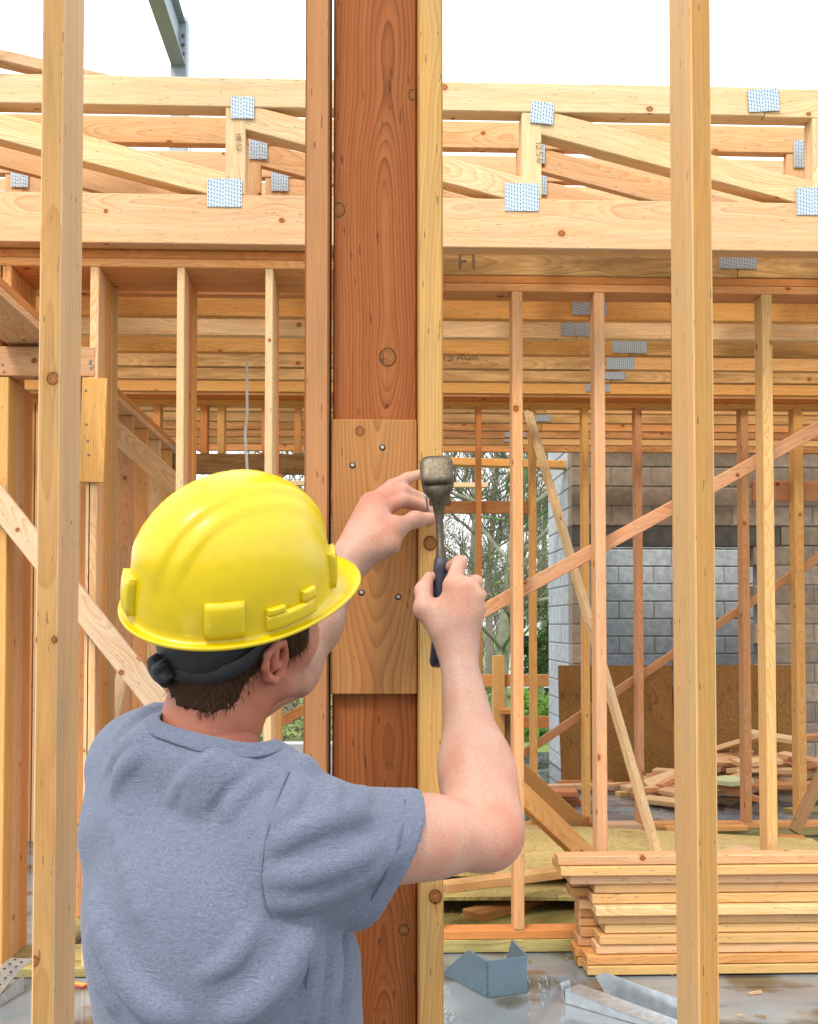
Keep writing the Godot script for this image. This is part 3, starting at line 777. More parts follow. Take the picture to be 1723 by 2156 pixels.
	bd(t, "web_post", Vector3(-4.372, 3.35, -6.165), Vector3(-4.372, 3.732, -6.165), 0.0860, 0.0440, Vector3.BACK, 2, Color(0.785, 0.628, 0.414), 81)
	bd(t, "web_brace", Vector3(-4.348, 3.698, -6.166), Vector3(-3.107, 3.384, -6.166), 0.1097, 0.0400, Vector3.BACK, 2, Color(0.733, 0.589, 0.394), 82)
	plate(t, Vector3(-4.342, 3.728, -6.1365), 0.085, 0.130, 0.00)
	plate(t, Vector3(-4.417, 3.355, -6.1365), 0.148, 0.122, 0)
	bd(t, "web_post", Vector3(-3.09, 3.35, -6.165), Vector3(-3.09, 3.732, -6.165), 0.0860, 0.0440, Vector3.BACK, 2, Color(0.733, 0.593, 0.407), 83)
	bd(t, "web_brace", Vector3(-3.066, 3.698, -6.166), Vector3(-1.825, 3.384, -6.166), 0.1097, 0.0400, Vector3.BACK, 2, Color(0.752, 0.600, 0.392), 84)
	plate(t, Vector3(-3.060, 3.728, -6.1365), 0.085, 0.130, 0.00)
	plate(t, Vector3(-3.135, 3.355, -6.1365), 0.148, 0.122, 0)
	bd(t, "web_post", Vector3(-1.809, 3.35, -6.165), Vector3(-1.809, 3.732, -6.165), 0.0860, 0.0440, Vector3.BACK, 0, Color(0.748, 0.603, 0.409), 85)
	bd(t, "web_brace", Vector3(-1.784, 3.698, -6.166), Vector3(-0.543, 3.384, -6.166), 0.1097, 0.0400, Vector3.BACK, 2, Color(0.691, 0.559, 0.385), 86)
	plate(t, Vector3(-1.779, 3.728, -6.1365), 0.085, 0.130, 0.00)
	plate(t, Vector3(-1.854, 3.355, -6.1365), 0.148, 0.122, 0)
	bd(t, "web_post", Vector3(-0.527, 3.35, -6.165), Vector3(-0.527, 3.732, -6.165), 0.0860, 0.0440, Vector3.BACK, 0, Color(0.729, 0.583, 0.383), 87)
	bd(t, "web_brace", Vector3(-0.502, 3.698, -6.166), Vector3(0.738, 3.384, -6.166), 0.1097, 0.0400, Vector3.BACK, 2, Color(0.728, 0.586, 0.396), 88)
	plate(t, Vector3(-0.497, 3.728, -6.1365), 0.085, 0.130, 0.00)
	plate(t, Vector3(-0.572, 3.355, -6.1365), 0.148, 0.122, 0)
	bd(t, "web_post", Vector3(0.755, 3.35, -6.165), Vector3(0.755, 3.732, -6.165), 0.0860, 0.0440, Vector3.BACK, 0, Color(0.739, 0.595, 0.400), 89)
	bd(t, "web_brace", Vector3(0.78, 3.698, -6.166), Vector3(2.02, 3.384, -6.166), 0.1097, 0.0400, Vector3.BACK, 2, Color(0.735, 0.586, 0.383), 90)
	plate(t, Vector3(0.800, 3.728, -6.1365), 0.085, 0.130, 0.00)
	plate(t, Vector3(0.710, 3.355, -6.1365), 0.148, 0.122, 0)
	bd(t, "web_post", Vector3(2.037, 3.35, -6.165), Vector3(2.037, 3.732, -6.165), 0.0860, 0.0440, Vector3.BACK, 0, Color(0.745, 0.602, 0.410), 91)
	bd(t, "web_brace", Vector3(2.061, 3.698, -6.166), Vector3(3.302, 3.384, -6.166), 0.1097, 0.0400, Vector3.BACK, 2, Color(0.739, 0.595, 0.402), 92)
	plate(t, Vector3(2.067, 3.728, -6.1365), 0.085, 0.130, 0.00)
	plate(t, Vector3(1.992, 3.355, -6.1365), 0.148, 0.122, 0)
	bd(t, "web_post", Vector3(3.319, 3.35, -6.165), Vector3(3.319, 3.732, -6.165), 0.0860, 0.0440, Vector3.BACK, 2, Color(0.777, 0.627, 0.426), 93)
	bd(t, "web_brace", Vector3(3.343, 3.698, -6.166), Vector3(4.584, 3.384, -6.166), 0.1097, 0.0400, Vector3.BACK, 2, Color(0.702, 0.570, 0.394), 94)
	plate(t, Vector3(3.349, 3.728, -6.1365), 0.085, 0.130, 0.00)
	plate(t, Vector3(3.274, 3.355, -6.1365), 0.148, 0.122, 0)
	t = thing("roof_truss", Vector3(0, 3.134, -6.51), "sixth roof truss from the front, its webs partly seen through the ones before it", "roof truss", "floor trusses side by side")
	bd(t, "top_chord", Vector3(-4.4, 3.797, -6.536), Vector3(5.2, 3.797, -6.536), 0.1280, 0.0520, Vector3.BACK, 2, Color(0.783, 0.491, 0.220), 95)
	bd(t, "bottom_chord", Vector3(-4.4, 3.24, -6.536), Vector3(1.572, 3.24, -6.536), 0.2189, 0.0520, Vector3.BACK, 2, Color(0.664, 0.398, 0.152), 96)
	bd(t, "bottom_chord", Vector3(1.574, 3.241, -6.536), Vector3(5.2, 3.241, -6.536), 0.2169, 0.0520, Vector3.BACK, 3, Color(0.652, 0.394, 0.154), 97)
	plate(t, Vector3(1.573, 3.195, -6.5065), 0.209, 0.099, 0.00)
	t = thing("roof_truss", Vector3(0, 3.134, -6.88), "seventh truss from the front, a chord between the near and middle stud walls", "roof truss", "floor trusses side by side")
	bd(t, "top_chord", Vector3(-4.4, 3.797, -6.906), Vector3(5.2, 3.797, -6.906), 0.1280, 0.0520, Vector3.BACK, 0, Color(0.774, 0.491, 0.230), 98)
	bd(t, "bottom_chord", Vector3(-4.4, 3.24, -6.906), Vector3(1.604, 3.24, -6.906), 0.2189, 0.0520, Vector3.BACK, 3, Color(0.692, 0.442, 0.211), 99)
	bd(t, "bottom_chord", Vector3(1.606, 3.241, -6.906), Vector3(5.2, 3.241, -6.906), 0.2169, 0.0520, Vector3.BACK, 1, Color(0.746, 0.473, 0.220), 100)
	plate(t, Vector3(1.605, 3.190, -6.8765), 0.177, 0.110, 0.00)
	t = thing("roof_truss", Vector3(0, 3.134, -7.25), "eighth truss from the front, a chord between the near and middle stud walls", "roof truss", "floor trusses side by side")
	bd(t, "top_chord", Vector3(-4.4, 3.797, -7.276), Vector3(5.2, 3.797, -7.276), 0.1280, 0.0520, Vector3.BACK, 2, Color(0.696, 0.562, 0.383), 101)
	bd(t, "bottom_chord", Vector3(-4.4, 3.241, -7.276), Vector3(1.622, 3.241, -7.276), 0.2154, 0.0520, Vector3.BACK, 3, Color(0.777, 0.496, 0.236), 102)
	bd(t, "bottom_chord", Vector3(1.624, 3.242, -7.276), Vector3(5.2, 3.242, -7.276), 0.2134, 0.0520, Vector3.BACK, 3, Color(0.716, 0.452, 0.208), 103)
	plate(t, Vector3(1.623, 3.213, -7.2465), 0.194, 0.119, 0.00)
	t = thing("roof_truss", Vector3(0, 3.134, -7.62), "ninth truss from the front, the last chord before the middle stud wall", "roof truss", "floor trusses side by side")
	bd(t, "top_chord", Vector3(-4.4, 3.797, -7.646), Vector3(5.2, 3.797, -7.646), 0.1280, 0.0520, Vector3.BACK, 1, Color(0.744, 0.468, 0.211), 104)
	bd(t, "bottom_chord", Vector3(-4.4, 3.24, -7.646), Vector3(1.613, 3.24, -7.646), 0.2174, 0.0520, Vector3.BACK, 2, Color(0.700, 0.417, 0.155), 105)
	bd(t, "bottom_chord", Vector3(1.615, 3.241, -7.646), Vector3(5.2, 3.241, -7.646), 0.2154, 0.0520, Vector3.BACK, 1, Color(0.762, 0.454, 0.169), 106)
	plate(t, Vector3(1.614, 3.206, -7.6165), 0.174, 0.113, 0.00)
	t = thing("roof_truss", Vector3(0, 3.134, -7.99), "tenth truss from the front, a chord beyond the middle stud wall", "roof truss", "floor trusses side by side")
	bd(t, "top_chord", Vector3(-4.4, 3.797, -8.016), Vector3(5.2, 3.797, -8.016), 0.1280, 0.0520, Vector3.BACK, 0, Color(0.791, 0.476, 0.182), 107)
	bd(t, "bottom_chord", Vector3(-4.4, 3.242, -8.016), Vector3(1.646, 3.242, -8.016), 0.2147, 0.0520, Vector3.BACK, 3, Color(0.653, 0.420, 0.206), 108)
	bd(t, "bottom_chord", Vector3(1.648, 3.243, -8.016), Vector3(5.2, 3.243, -8.016), 0.2127, 0.0520, Vector3.BACK, 3, Color(0.775, 0.492, 0.231), 109)
	t = thing("roof_truss", Vector3(0, 3.134, -8.36), "eleventh truss from the front, a chord beyond the middle stud wall", "roof truss", "floor trusses side by side")
	bd(t, "top_chord", Vector3(-4.4, 3.797, -8.386), Vector3(5.2, 3.797, -8.386), 0.1280, 0.0520, Vector3.BACK, 1, Color(0.648, 0.389, 0.149), 110)
	bd(t, "bottom_chord", Vector3(-4.4, 3.243, -8.386), Vector3(1.369, 3.243, -8.386), 0.2123, 0.0520, Vector3.BACK, 3, Color(0.742, 0.480, 0.238), 111)
	bd(t, "bottom_chord", Vector3(1.371, 3.244, -8.386), Vector3(5.2, 3.244, -8.386), 0.2103, 0.0520, Vector3.BACK, 1, Color(0.754, 0.483, 0.233), 112)
	t = thing("roof_truss", Vector3(0, 3.134, -8.73), "twelfth truss from the front, a chord beyond the middle stud wall", "roof truss", "floor trusses side by side")
	bd(t, "top_chord", Vector3(-4.4, 3.797, -8.756), Vector3(5.2, 3.797, -8.756), 0.1280, 0.0520, Vector3.BACK, 2, Color(0.672, 0.437, 0.222), 113)
	bd(t, "bottom_chord", Vector3(-4.4, 3.24, -8.756), Vector3(1.372, 3.24, -8.756), 0.2181, 0.0520, Vector3.BACK, 3, Color(0.690, 0.440, 0.209), 114)
	bd(t, "bottom_chord", Vector3(1.374, 3.241, -8.756), Vector3(5.2, 3.241, -8.756), 0.2161, 0.0520, Vector3.BACK, 3, Color(0.772, 0.487, 0.222), 115)
	plate(t, Vector3(1.373, 3.194, -8.7265), 0.182, 0.099, 0.00)
	t = thing("roof_truss", Vector3(0, 3.134, -9.1), "thirteenth truss from the front, a chord beyond the middle stud wall", "roof truss", "floor trusses side by side")
	bd(t, "top_chord", Vector3(-4.4, 3.797, -9.126), Vector3(5.2, 3.797, -9.126), 0.1280, 0.0520, Vector3.BACK, 1, Color(0.744, 0.450, 0.175), 116)
	bd(t, "bottom_chord", Vector3(-4.4, 3.241, -9.126), Vector3(1.45, 3.241, -9.126), 0.2166, 0.0520, Vector3.BACK, 3, Color(0.649, 0.338, 0.147), 117)
	bd(t, "bottom_chord", Vector3(1.452, 3.242, -9.126), Vector3(5.2, 3.242, -9.126), 0.2146, 0.0520, Vector3.BACK, 1, Color(0.729, 0.383, 0.172), 118)
	t = thing("roof_truss", Vector3(0, 3.134, -9.47), "fourteenth truss from the front, a chord beyond the middle stud wall", "roof truss", "floor trusses side by side")
	bd(t, "top_chord", Vector3(-4.4, 3.797, -9.496), Vector3(5.2, 3.797, -9.496), 0.1280, 0.0520, Vector3.BACK, 1, Color(0.791, 0.473, 0.178), 119)
	bd(t, "bottom_chord", Vector3(-4.4, 3.242, -9.496), Vector3(1.279, 3.242, -9.496), 0.2133, 0.0520, Vector3.BACK, 3, Color(0.680, 0.360, 0.165), 120)
	bd(t, "bottom_chord", Vector3(1.281, 3.243, -9.496), Vector3(5.2, 3.243, -9.496), 0.2113, 0.0520, Vector3.BACK, 3, Color(0.680, 0.356, 0.156), 121)
	plate(t, Vector3(1.280, 3.205, -9.4665), 0.183, 0.119, 0.00)
	t = thing("roof_truss", Vector3(0, 3.134, -9.84), "fifteenth truss from the front, a chord beyond the middle stud wall", "roof truss", "floor trusses side by side")
	bd(t, "top_chord", Vector3(-4.4, 3.797, -9.866), Vector3(5.2, 3.797, -9.866), 0.1280, 0.0520, Vector3.BACK, 1, Color(0.607, 0.366, 0.142), 122)
	bd(t, "bottom_chord", Vector3(-4.4, 3.243, -9.866), Vector3(1.307, 3.243, -9.866), 0.2114, 0.0520, Vector3.BACK, 3, Color(0.668, 0.422, 0.193), 123)
	bd(t, "bottom_chord", Vector3(1.309, 3.244, -9.866), Vector3(5.2, 3.244, -9.866), 0.2094, 0.0520, Vector3.BACK, 0, Color(0.765, 0.495, 0.247), 124)
	plate(t, Vector3(1.308, 3.214, -9.8365), 0.178, 0.097, 0.00)
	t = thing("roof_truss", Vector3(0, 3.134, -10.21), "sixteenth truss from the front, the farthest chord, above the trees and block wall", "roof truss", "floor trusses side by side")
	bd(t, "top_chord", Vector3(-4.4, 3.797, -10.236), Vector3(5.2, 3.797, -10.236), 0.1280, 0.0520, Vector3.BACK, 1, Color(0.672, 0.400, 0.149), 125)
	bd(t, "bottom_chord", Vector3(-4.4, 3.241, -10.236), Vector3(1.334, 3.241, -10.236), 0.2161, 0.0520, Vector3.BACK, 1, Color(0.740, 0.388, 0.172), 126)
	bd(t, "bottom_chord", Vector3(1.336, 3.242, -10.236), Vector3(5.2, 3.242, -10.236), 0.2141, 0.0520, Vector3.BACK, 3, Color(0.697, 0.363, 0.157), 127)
	# near stud wall, right of the post (thin) and left of it (three boards deep)
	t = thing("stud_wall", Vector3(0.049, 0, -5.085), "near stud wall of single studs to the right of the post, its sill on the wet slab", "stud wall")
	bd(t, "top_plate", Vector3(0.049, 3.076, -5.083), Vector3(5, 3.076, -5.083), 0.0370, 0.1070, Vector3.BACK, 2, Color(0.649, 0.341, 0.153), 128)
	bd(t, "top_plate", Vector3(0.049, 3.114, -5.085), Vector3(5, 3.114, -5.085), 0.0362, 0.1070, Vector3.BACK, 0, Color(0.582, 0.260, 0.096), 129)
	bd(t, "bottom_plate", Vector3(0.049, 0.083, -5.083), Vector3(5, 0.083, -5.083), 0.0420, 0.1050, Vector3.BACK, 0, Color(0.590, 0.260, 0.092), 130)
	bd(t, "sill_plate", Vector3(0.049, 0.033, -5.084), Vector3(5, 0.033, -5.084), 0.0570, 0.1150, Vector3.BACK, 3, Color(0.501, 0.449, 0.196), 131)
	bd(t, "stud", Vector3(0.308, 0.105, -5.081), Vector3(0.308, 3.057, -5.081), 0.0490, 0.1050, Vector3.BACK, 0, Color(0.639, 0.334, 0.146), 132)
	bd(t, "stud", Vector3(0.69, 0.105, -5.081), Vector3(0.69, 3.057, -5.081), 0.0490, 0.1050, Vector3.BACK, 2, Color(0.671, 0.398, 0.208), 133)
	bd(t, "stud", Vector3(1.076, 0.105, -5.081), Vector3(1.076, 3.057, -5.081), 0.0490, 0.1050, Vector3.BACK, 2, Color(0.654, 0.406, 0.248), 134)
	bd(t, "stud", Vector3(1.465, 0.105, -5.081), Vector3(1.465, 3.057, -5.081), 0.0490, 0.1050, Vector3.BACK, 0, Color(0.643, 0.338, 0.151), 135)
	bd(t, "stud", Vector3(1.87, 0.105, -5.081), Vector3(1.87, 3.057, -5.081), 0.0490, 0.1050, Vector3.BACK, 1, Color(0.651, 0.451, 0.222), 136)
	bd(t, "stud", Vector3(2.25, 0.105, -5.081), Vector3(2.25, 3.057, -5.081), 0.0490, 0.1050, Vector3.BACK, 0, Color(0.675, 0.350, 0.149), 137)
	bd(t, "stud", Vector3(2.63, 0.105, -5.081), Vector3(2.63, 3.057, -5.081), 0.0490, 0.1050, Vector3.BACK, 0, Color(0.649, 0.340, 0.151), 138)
	t = thing("stud_wall", Vector3(-1.4, 0, -4.91), "deep stud wall of tripled boards to the left of the post, with a framed opening", "stud wall")
	bd(t, "top_plate", Vector3(-4.2, 3.076, -4.798), Vector3(0.046, 3.076, -4.798), 0.0370, 0.1153, Vector3.BACK, 1, Color(0.709, 0.369, 0.159), 139)
	bd(t, "top_plate", Vector3(-4.2, 3.114, -4.799), Vector3(0.046, 3.114, -4.799), 0.0362, 0.1153, Vector3.BACK, 2, Color(0.600, 0.266, 0.097), 140)
	bd(t, "top_plate", Vector3(-4.2, 3.076, -4.916), Vector3(0.046, 3.076, -4.916), 0.0370, 0.1153, Vector3.BACK, 0, Color(0.670, 0.348, 0.150), 141)
	bd(t, "top_plate", Vector3(-4.2, 3.114, -4.918), Vector3(0.046, 3.114, -4.918), 0.0362, 0.1153, Vector3.BACK, 1, Color(0.655, 0.289, 0.104), 142)
	bd(t, "top_plate", Vector3(-4.2, 3.076, -5.034), Vector3(0.046, 3.076, -5.034), 0.0370, 0.1153, Vector3.BACK, 2, Color(0.681, 0.353, 0.151), 143)
	bd(t, "top_plate", Vector3(-4.2, 3.114, -5.036), Vector3(0.046, 3.114, -5.036), 0.0362, 0.1153, Vector3.BACK, 0, Color(0.593, 0.262, 0.094), 144)
	bd(t, "sill_plate", Vector3(-4.2, 0.025, -4.798), Vector3(0.046, 0.025, -4.798), 0.0410, 0.1153, Vector3.BACK, 3, Color(0.489, 0.439, 0.193), 145)
	bd(t, "sill_plate", Vector3(-4.2, 0.025, -4.916), Vector3(0.046, 0.025, -4.916), 0.0410, 0.1153, Vector3.BACK, 3, Color(0.511, 0.462, 0.210), 146)
	bd(t, "sill_plate", Vector3(-4.2, 0.025, -5.034), Vector3(0.046, 0.025, -5.034), 0.0410, 0.1153, Vector3.BACK, 3, Color(0.478, 0.434, 0.198), 147)
	bd(t, "stud", Vector3(-0.82, 0.046, -4.799), Vector3(-0.82, 3.057, -4.799), 0.0327, 0.1143, Vector3.BACK, 0, Color(0.756, 0.517, 0.316), 148)
	bd(t, "stud", Vector3(-0.819, 0.046, -4.917), Vector3(-0.819, 3.057, -4.917), 0.0287, 0.1143, Vector3.BACK, 1, Color(0.664, 0.347, 0.152), 149)
	bd(t, "stud", Vector3(-0.819, 0.046, -5.036), Vector3(-0.819, 3.057, -5.036), 0.0327, 0.1143, Vector3.BACK, 1, Color(0.741, 0.445, 0.170), 150)
	bd(t, "stud", Vector3(-0.437, 0.046, -4.799), Vector3(-0.437, 3.057, -4.799), 0.0340, 0.1143, Vector3.BACK, 0, Color(0.679, 0.510, 0.328), 151)
	bd(t, "stud", Vector3(-0.44, 0.046, -4.917), Vector3(-0.44, 3.057, -4.917), 0.0300, 0.1143, Vector3.BACK, 2, Color(0.757, 0.524, 0.333), 152)
	bd(t, "stud", Vector3(-0.439, 0.046, -5.036), Vector3(-0.439, 3.057, -5.036), 0.0340, 0.1143, Vector3.BACK, 2, Color(0.702, 0.367, 0.161), 153)
	bd(t, "stud", Vector3(-1.192, 0.046, -4.799), Vector3(-1.192, 3.057, -4.799), 0.0377, 0.1143, Vector3.BACK, 1, Color(0.774, 0.531, 0.326), 154)
	bd(t, "stud", Vector3(-1.191, 0.046, -4.917), Vector3(-1.191, 3.057, -4.917), 0.0337, 0.1143, Vector3.BACK, 0, Color(0.715, 0.431, 0.167), 155)
	bd(t, "stud", Vector3(-1.188, 0.046, -5.036), Vector3(-1.188, 3.057, -5.036), 0.0377, 0.1143, Vector3.BACK, 0, Color(0.605, 0.431, 0.216), 156)
	bd(t, "stud", Vector3(-1.211, 0.046, -4.799), Vector3(-1.211, 2.573, -4.799), 0.0200, 0.1143, Vector3.BACK, 0, Color(0.744, 0.510, 0.314), 157)
	bd(t, "stud", Vector3(-1.214, 0.046, -4.917), Vector3(-1.214, 2.573, -4.917), 0.0160, 0.1143, Vector3.BACK, 2, Color(0.677, 0.353, 0.153), 158)
	bd(t, "stud", Vector3(-1.207, 0.046, -5.036), Vector3(-1.207, 2.573, -5.036), 0.0200, 0.1143, Vector3.BACK, 0, Color(0.654, 0.341, 0.149), 159)
	bd(t, "stud", Vector3(-1.568, 2.778, -4.799), Vector3(-1.568, 3.057, -4.799), 0.0385, 0.1143, Vector3.BACK, 1, Color(0.663, 0.344, 0.146), 160)
	bd(t, "stud", Vector3(-1.567, 2.778, -4.917), Vector3(-1.567, 3.057, -4.917), 0.0345, 0.1143, Vector3.BACK, 0, Color(0.689, 0.357, 0.152), 161)
	bd(t, "stud", Vector3(-1.567, 2.778, -5.036), Vector3(-1.567, 3.057, -5.036), 0.0385, 0.1143, Vector3.BACK, 1, Color(0.689, 0.444, 0.219), 162)
	bd(t, "stud", Vector3(-1.931, 2.778, -4.799), Vector3(-1.931, 3.057, -4.799), 0.0383, 0.1143, Vector3.BACK, 2, Color(0.677, 0.352, 0.151), 163)
	bd(t, "stud", Vector3(-1.933, 2.778, -4.917), Vector3(-1.933, 3.057, -4.917), 0.0343, 0.1143, Vector3.BACK, 0, Color(0.704, 0.365, 0.155), 164)
	bd(t, "stud", Vector3(-1.932, 2.778, -5.036), Vector3(-1.932, 3.057, -5.036), 0.0383, 0.1143, Vector3.BACK, 2, Color(0.761, 0.482, 0.223), 165)
	bd(t, "stud", Vector3(-1.575, 0.046, -4.799), Vector3(-1.575, 2.572, -4.799), 0.0416, 0.1143, Vector3.BACK, 0, Color(0.679, 0.411, 0.160), 166)
	bd(t, "stud", Vector3(-1.576, 0.046, -4.917), Vector3(-1.576, 2.572, -4.917), 0.0376, 0.1143, Vector3.BACK, 2, Color(0.719, 0.499, 0.320), 167)
	bd(t, "stud", Vector3(-1.578, 0.046, -5.036), Vector3(-1.578, 2.572, -5.036), 0.0416, 0.1143, Vector3.BACK, 0, Color(0.700, 0.363, 0.156), 168)
	bd(t, "stud", Vector3(-1.618, 0.046, -4.799), Vector3(-1.618, 3.057, -4.799), 0.0440, 0.1143, Vector3.BACK, 1, Color(0.673, 0.407, 0.159), 169)
	bd(t, "stud", Vector3(-1.621, 0.046, -4.917), Vector3(-1.621, 3.057, -4.917), 0.0400, 0.1143, Vector3.BACK, 0, Color(0.762, 0.522, 0.322), 170)
	bd(t, "stud", Vector3(-1.618, 0.046, -5.036), Vector3(-1.618, 3.057, -5.036), 0.0440, 0.1143, Vector3.BACK, 0, Color(0.648, 0.337, 0.145), 171)
	bd(t, "header", Vector3(-1.674, 2.639, -4.778), Vector3(-1.186, 2.639, -4.778), 0.1281, 0.0800, Vector3.BACK, 2, Color(0.574, 0.355, 0.213), 172)
	for p in [Vector3(-1.58, 2.623, -4.738), Vector3(-1.574, 2.592, -4.738), Vector3(-1.207, 2.632, -4.738), Vector3(-1.201, 2.611, -4.738), Vector3(-1.203, 2.642, -4.738)]: nail_in(t.get_node("header"), p, 0.0036)
	var gusset := bd(t, "gusset_board", Vector3(-1.192, 2.113, -4.725), Vector3(-1.18, 2.564, -4.725), 0.1060, 0.0240, Vector3.BACK, 1, Color(0.655, 0.395, 0.152), 173)
	for p in [Vector3(-1.217, 2.508, -4.712), Vector3(-1.214, 2.361, -4.712), Vector3(-1.207, 2.291, -4.712), Vector3(-1.202, 2.23, -4.712)]: nail_in(gusset, p, 0.003)
	# wall running away behind the opening: its double top plate and studs
	t = thing("stud_wall", Vector3(-1.465, 0, -6.2), "side stud wall running away on the left, its wide double plate seen from below", "stud wall")
	bd(t, "top_plate", Vector3(-1.47, 2.739, -2.4), Vector3(-1.47, 2.739, -7.7), 0.2100, 0.0370, Vector3.UP, 1, Color(0.669, 0.442, 0.280), 174)
	bd(t, "top_plate", Vector3(-1.474, 2.778, -2.4), Vector3(-1.474, 2.778, -7.7), 0.2100, 0.0370, Vector3.UP, 0, Color(0.581, 0.259, 0.096), 175)
	bd(t, "bottom_plate", Vector3(-1.425, 0.024, -5.2), Vector3(-1.425, 0.024, -7.6), 0.1100, 0.0400, Vector3.UP, 3, Color(0.514, 0.460, 0.201), 176)
	bd(t, "stud", Vector3(-1.415, 0.046, -5.572), Vector3(-1.415, 2.719, -5.572), 0.0840, 0.0450, Vector3.BACK, 0, Color(0.636, 0.334, 0.150), 177)
	bd(t, "stud", Vector3(-1.415, 0.046, -5.982), Vector3(-1.415, 2.719, -5.982), 0.0840, 0.0450, Vector3.BACK, 2, Color(0.610, 0.416, 0.304), 178)
	bd(t, "stud", Vector3(-1.415, 0.046, -6.393), Vector3(-1.415, 2.719, -6.393), 0.0840, 0.0450, Vector3.BACK, 2, Color(0.540, 0.311, 0.176), 179)
	bd(t, "stud", Vector3(-1.415, 0.046, -6.803), Vector3(-1.415, 2.719, -6.803), 0.0840, 0.0450, Vector3.BACK, 0, Color(0.663, 0.347, 0.153), 180)
	bd(t, "stud", Vector3(-1.415, 0.046, -7.213), Vector3(-1.415, 2.719, -7.213), 0.0840, 0.0450, Vector3.BACK, 1, Color(0.708, 0.488, 0.306), 181)
	bd(t, "stud", Vector3(-1.415, 0.046, -7.623), Vector3(-1.415, 2.719, -7.623), 0.0840, 0.0450, Vector3.BACK, 0, Color(0.679, 0.411, 0.161), 182)
	# middle stud wall
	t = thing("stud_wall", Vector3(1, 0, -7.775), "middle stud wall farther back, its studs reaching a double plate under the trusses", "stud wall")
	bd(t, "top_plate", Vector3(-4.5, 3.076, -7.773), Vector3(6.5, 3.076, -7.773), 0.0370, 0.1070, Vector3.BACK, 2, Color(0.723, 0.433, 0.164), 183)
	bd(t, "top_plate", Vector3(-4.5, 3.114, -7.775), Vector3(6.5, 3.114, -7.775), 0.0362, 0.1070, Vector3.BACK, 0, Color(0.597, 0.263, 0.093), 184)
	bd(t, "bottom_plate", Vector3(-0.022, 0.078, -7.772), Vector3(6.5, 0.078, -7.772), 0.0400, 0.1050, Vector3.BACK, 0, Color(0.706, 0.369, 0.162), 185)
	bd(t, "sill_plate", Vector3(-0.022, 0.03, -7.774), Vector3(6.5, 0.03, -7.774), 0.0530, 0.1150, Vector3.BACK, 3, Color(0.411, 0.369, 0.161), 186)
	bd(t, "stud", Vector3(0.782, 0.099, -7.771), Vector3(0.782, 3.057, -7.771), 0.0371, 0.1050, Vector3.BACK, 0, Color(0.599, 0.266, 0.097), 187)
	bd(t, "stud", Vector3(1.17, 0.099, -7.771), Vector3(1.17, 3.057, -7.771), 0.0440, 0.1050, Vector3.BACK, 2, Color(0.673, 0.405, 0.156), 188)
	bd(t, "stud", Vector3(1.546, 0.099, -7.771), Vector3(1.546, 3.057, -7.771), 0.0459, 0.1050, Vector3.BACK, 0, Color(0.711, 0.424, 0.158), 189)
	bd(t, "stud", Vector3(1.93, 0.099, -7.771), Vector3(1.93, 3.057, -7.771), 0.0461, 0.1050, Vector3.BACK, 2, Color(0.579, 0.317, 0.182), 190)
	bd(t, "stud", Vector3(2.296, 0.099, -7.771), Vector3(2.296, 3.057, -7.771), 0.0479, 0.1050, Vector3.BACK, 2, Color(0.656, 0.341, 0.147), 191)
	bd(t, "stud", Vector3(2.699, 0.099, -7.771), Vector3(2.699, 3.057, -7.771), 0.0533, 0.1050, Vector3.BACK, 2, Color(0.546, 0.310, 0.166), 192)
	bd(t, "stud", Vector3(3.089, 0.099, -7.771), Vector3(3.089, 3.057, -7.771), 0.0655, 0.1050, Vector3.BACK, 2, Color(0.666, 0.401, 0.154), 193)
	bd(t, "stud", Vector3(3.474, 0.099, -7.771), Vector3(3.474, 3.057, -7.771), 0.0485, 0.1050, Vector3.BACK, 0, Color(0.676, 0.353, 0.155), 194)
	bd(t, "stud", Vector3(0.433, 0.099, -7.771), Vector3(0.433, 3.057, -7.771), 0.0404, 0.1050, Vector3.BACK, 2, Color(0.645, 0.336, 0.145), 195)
	bd(t, "cripple_stud", Vector3(-1.167, 2.712, -7.772), Vector3(-1.167, 3.057, -7.772), 0.0500, 0.1050, Vector3.BACK, 0, Color(0.594, 0.264, 0.096), 196)
	bd(t, "cripple_stud", Vector3(-1.047, 2.712, -7.772), Vector3(-1.047, 3.057, -7.772), 0.0501, 0.1050, Vector3.BACK, 0, Color(0.693, 0.420, 0.165), 197)
	bd(t, "cripple_stud", Vector3(-1.498, 2.712, -7.772), Vector3(-1.498, 3.057, -7.772), 0.0532, 0.1050, Vector3.BACK, 0, Color(0.654, 0.339, 0.145), 198)
	bd(t, "cripple_stud", Vector3(-0.746, 2.712, -7.772), Vector3(-0.746, 3.057, -7.772), 0.0301, 0.1050, Vector3.BACK, 0, Color(0.691, 0.363, 0.161), 199)
	bd(t, "cripple_stud", Vector3(-0.506, 2.712, -7.772), Vector3(-0.506, 3.057, -7.772), 0.0470, 0.1050, Vector3.BACK, 0, Color(0.644, 0.334, 0.142), 200)
	bd(t, "header", Vector3(-1.811, 2.642, -7.762), Vector3(-0.025, 2.642, -7.762), 0.1380, 0.0900, Vector3.BACK, 3, Color(0.437, 0.261, 0.124), 201)
	bd(t, "stud", Vector3(-0.637, 0, -7.772), Vector3(-0.637, 2.572, -7.772), 0.0467, 0.1050, Vector3.BACK, 0, Color(0.687, 0.413, 0.158), 202)
	bd(t, "stud", Vector3(-0.051, 0, -7.772), Vector3(-0.051, 2.572, -7.772), 0.0470, 0.1050, Vector3.BACK, 0, Color(0.679, 0.405, 0.151), 203)
	bd(t, "stud", Vector3(-2.422, 0, -7.772), Vector3(-2.422, 3.057, -7.772), 0.0459, 0.1050, Vector3.BACK, 2, Color(0.745, 0.511, 0.316), 204)
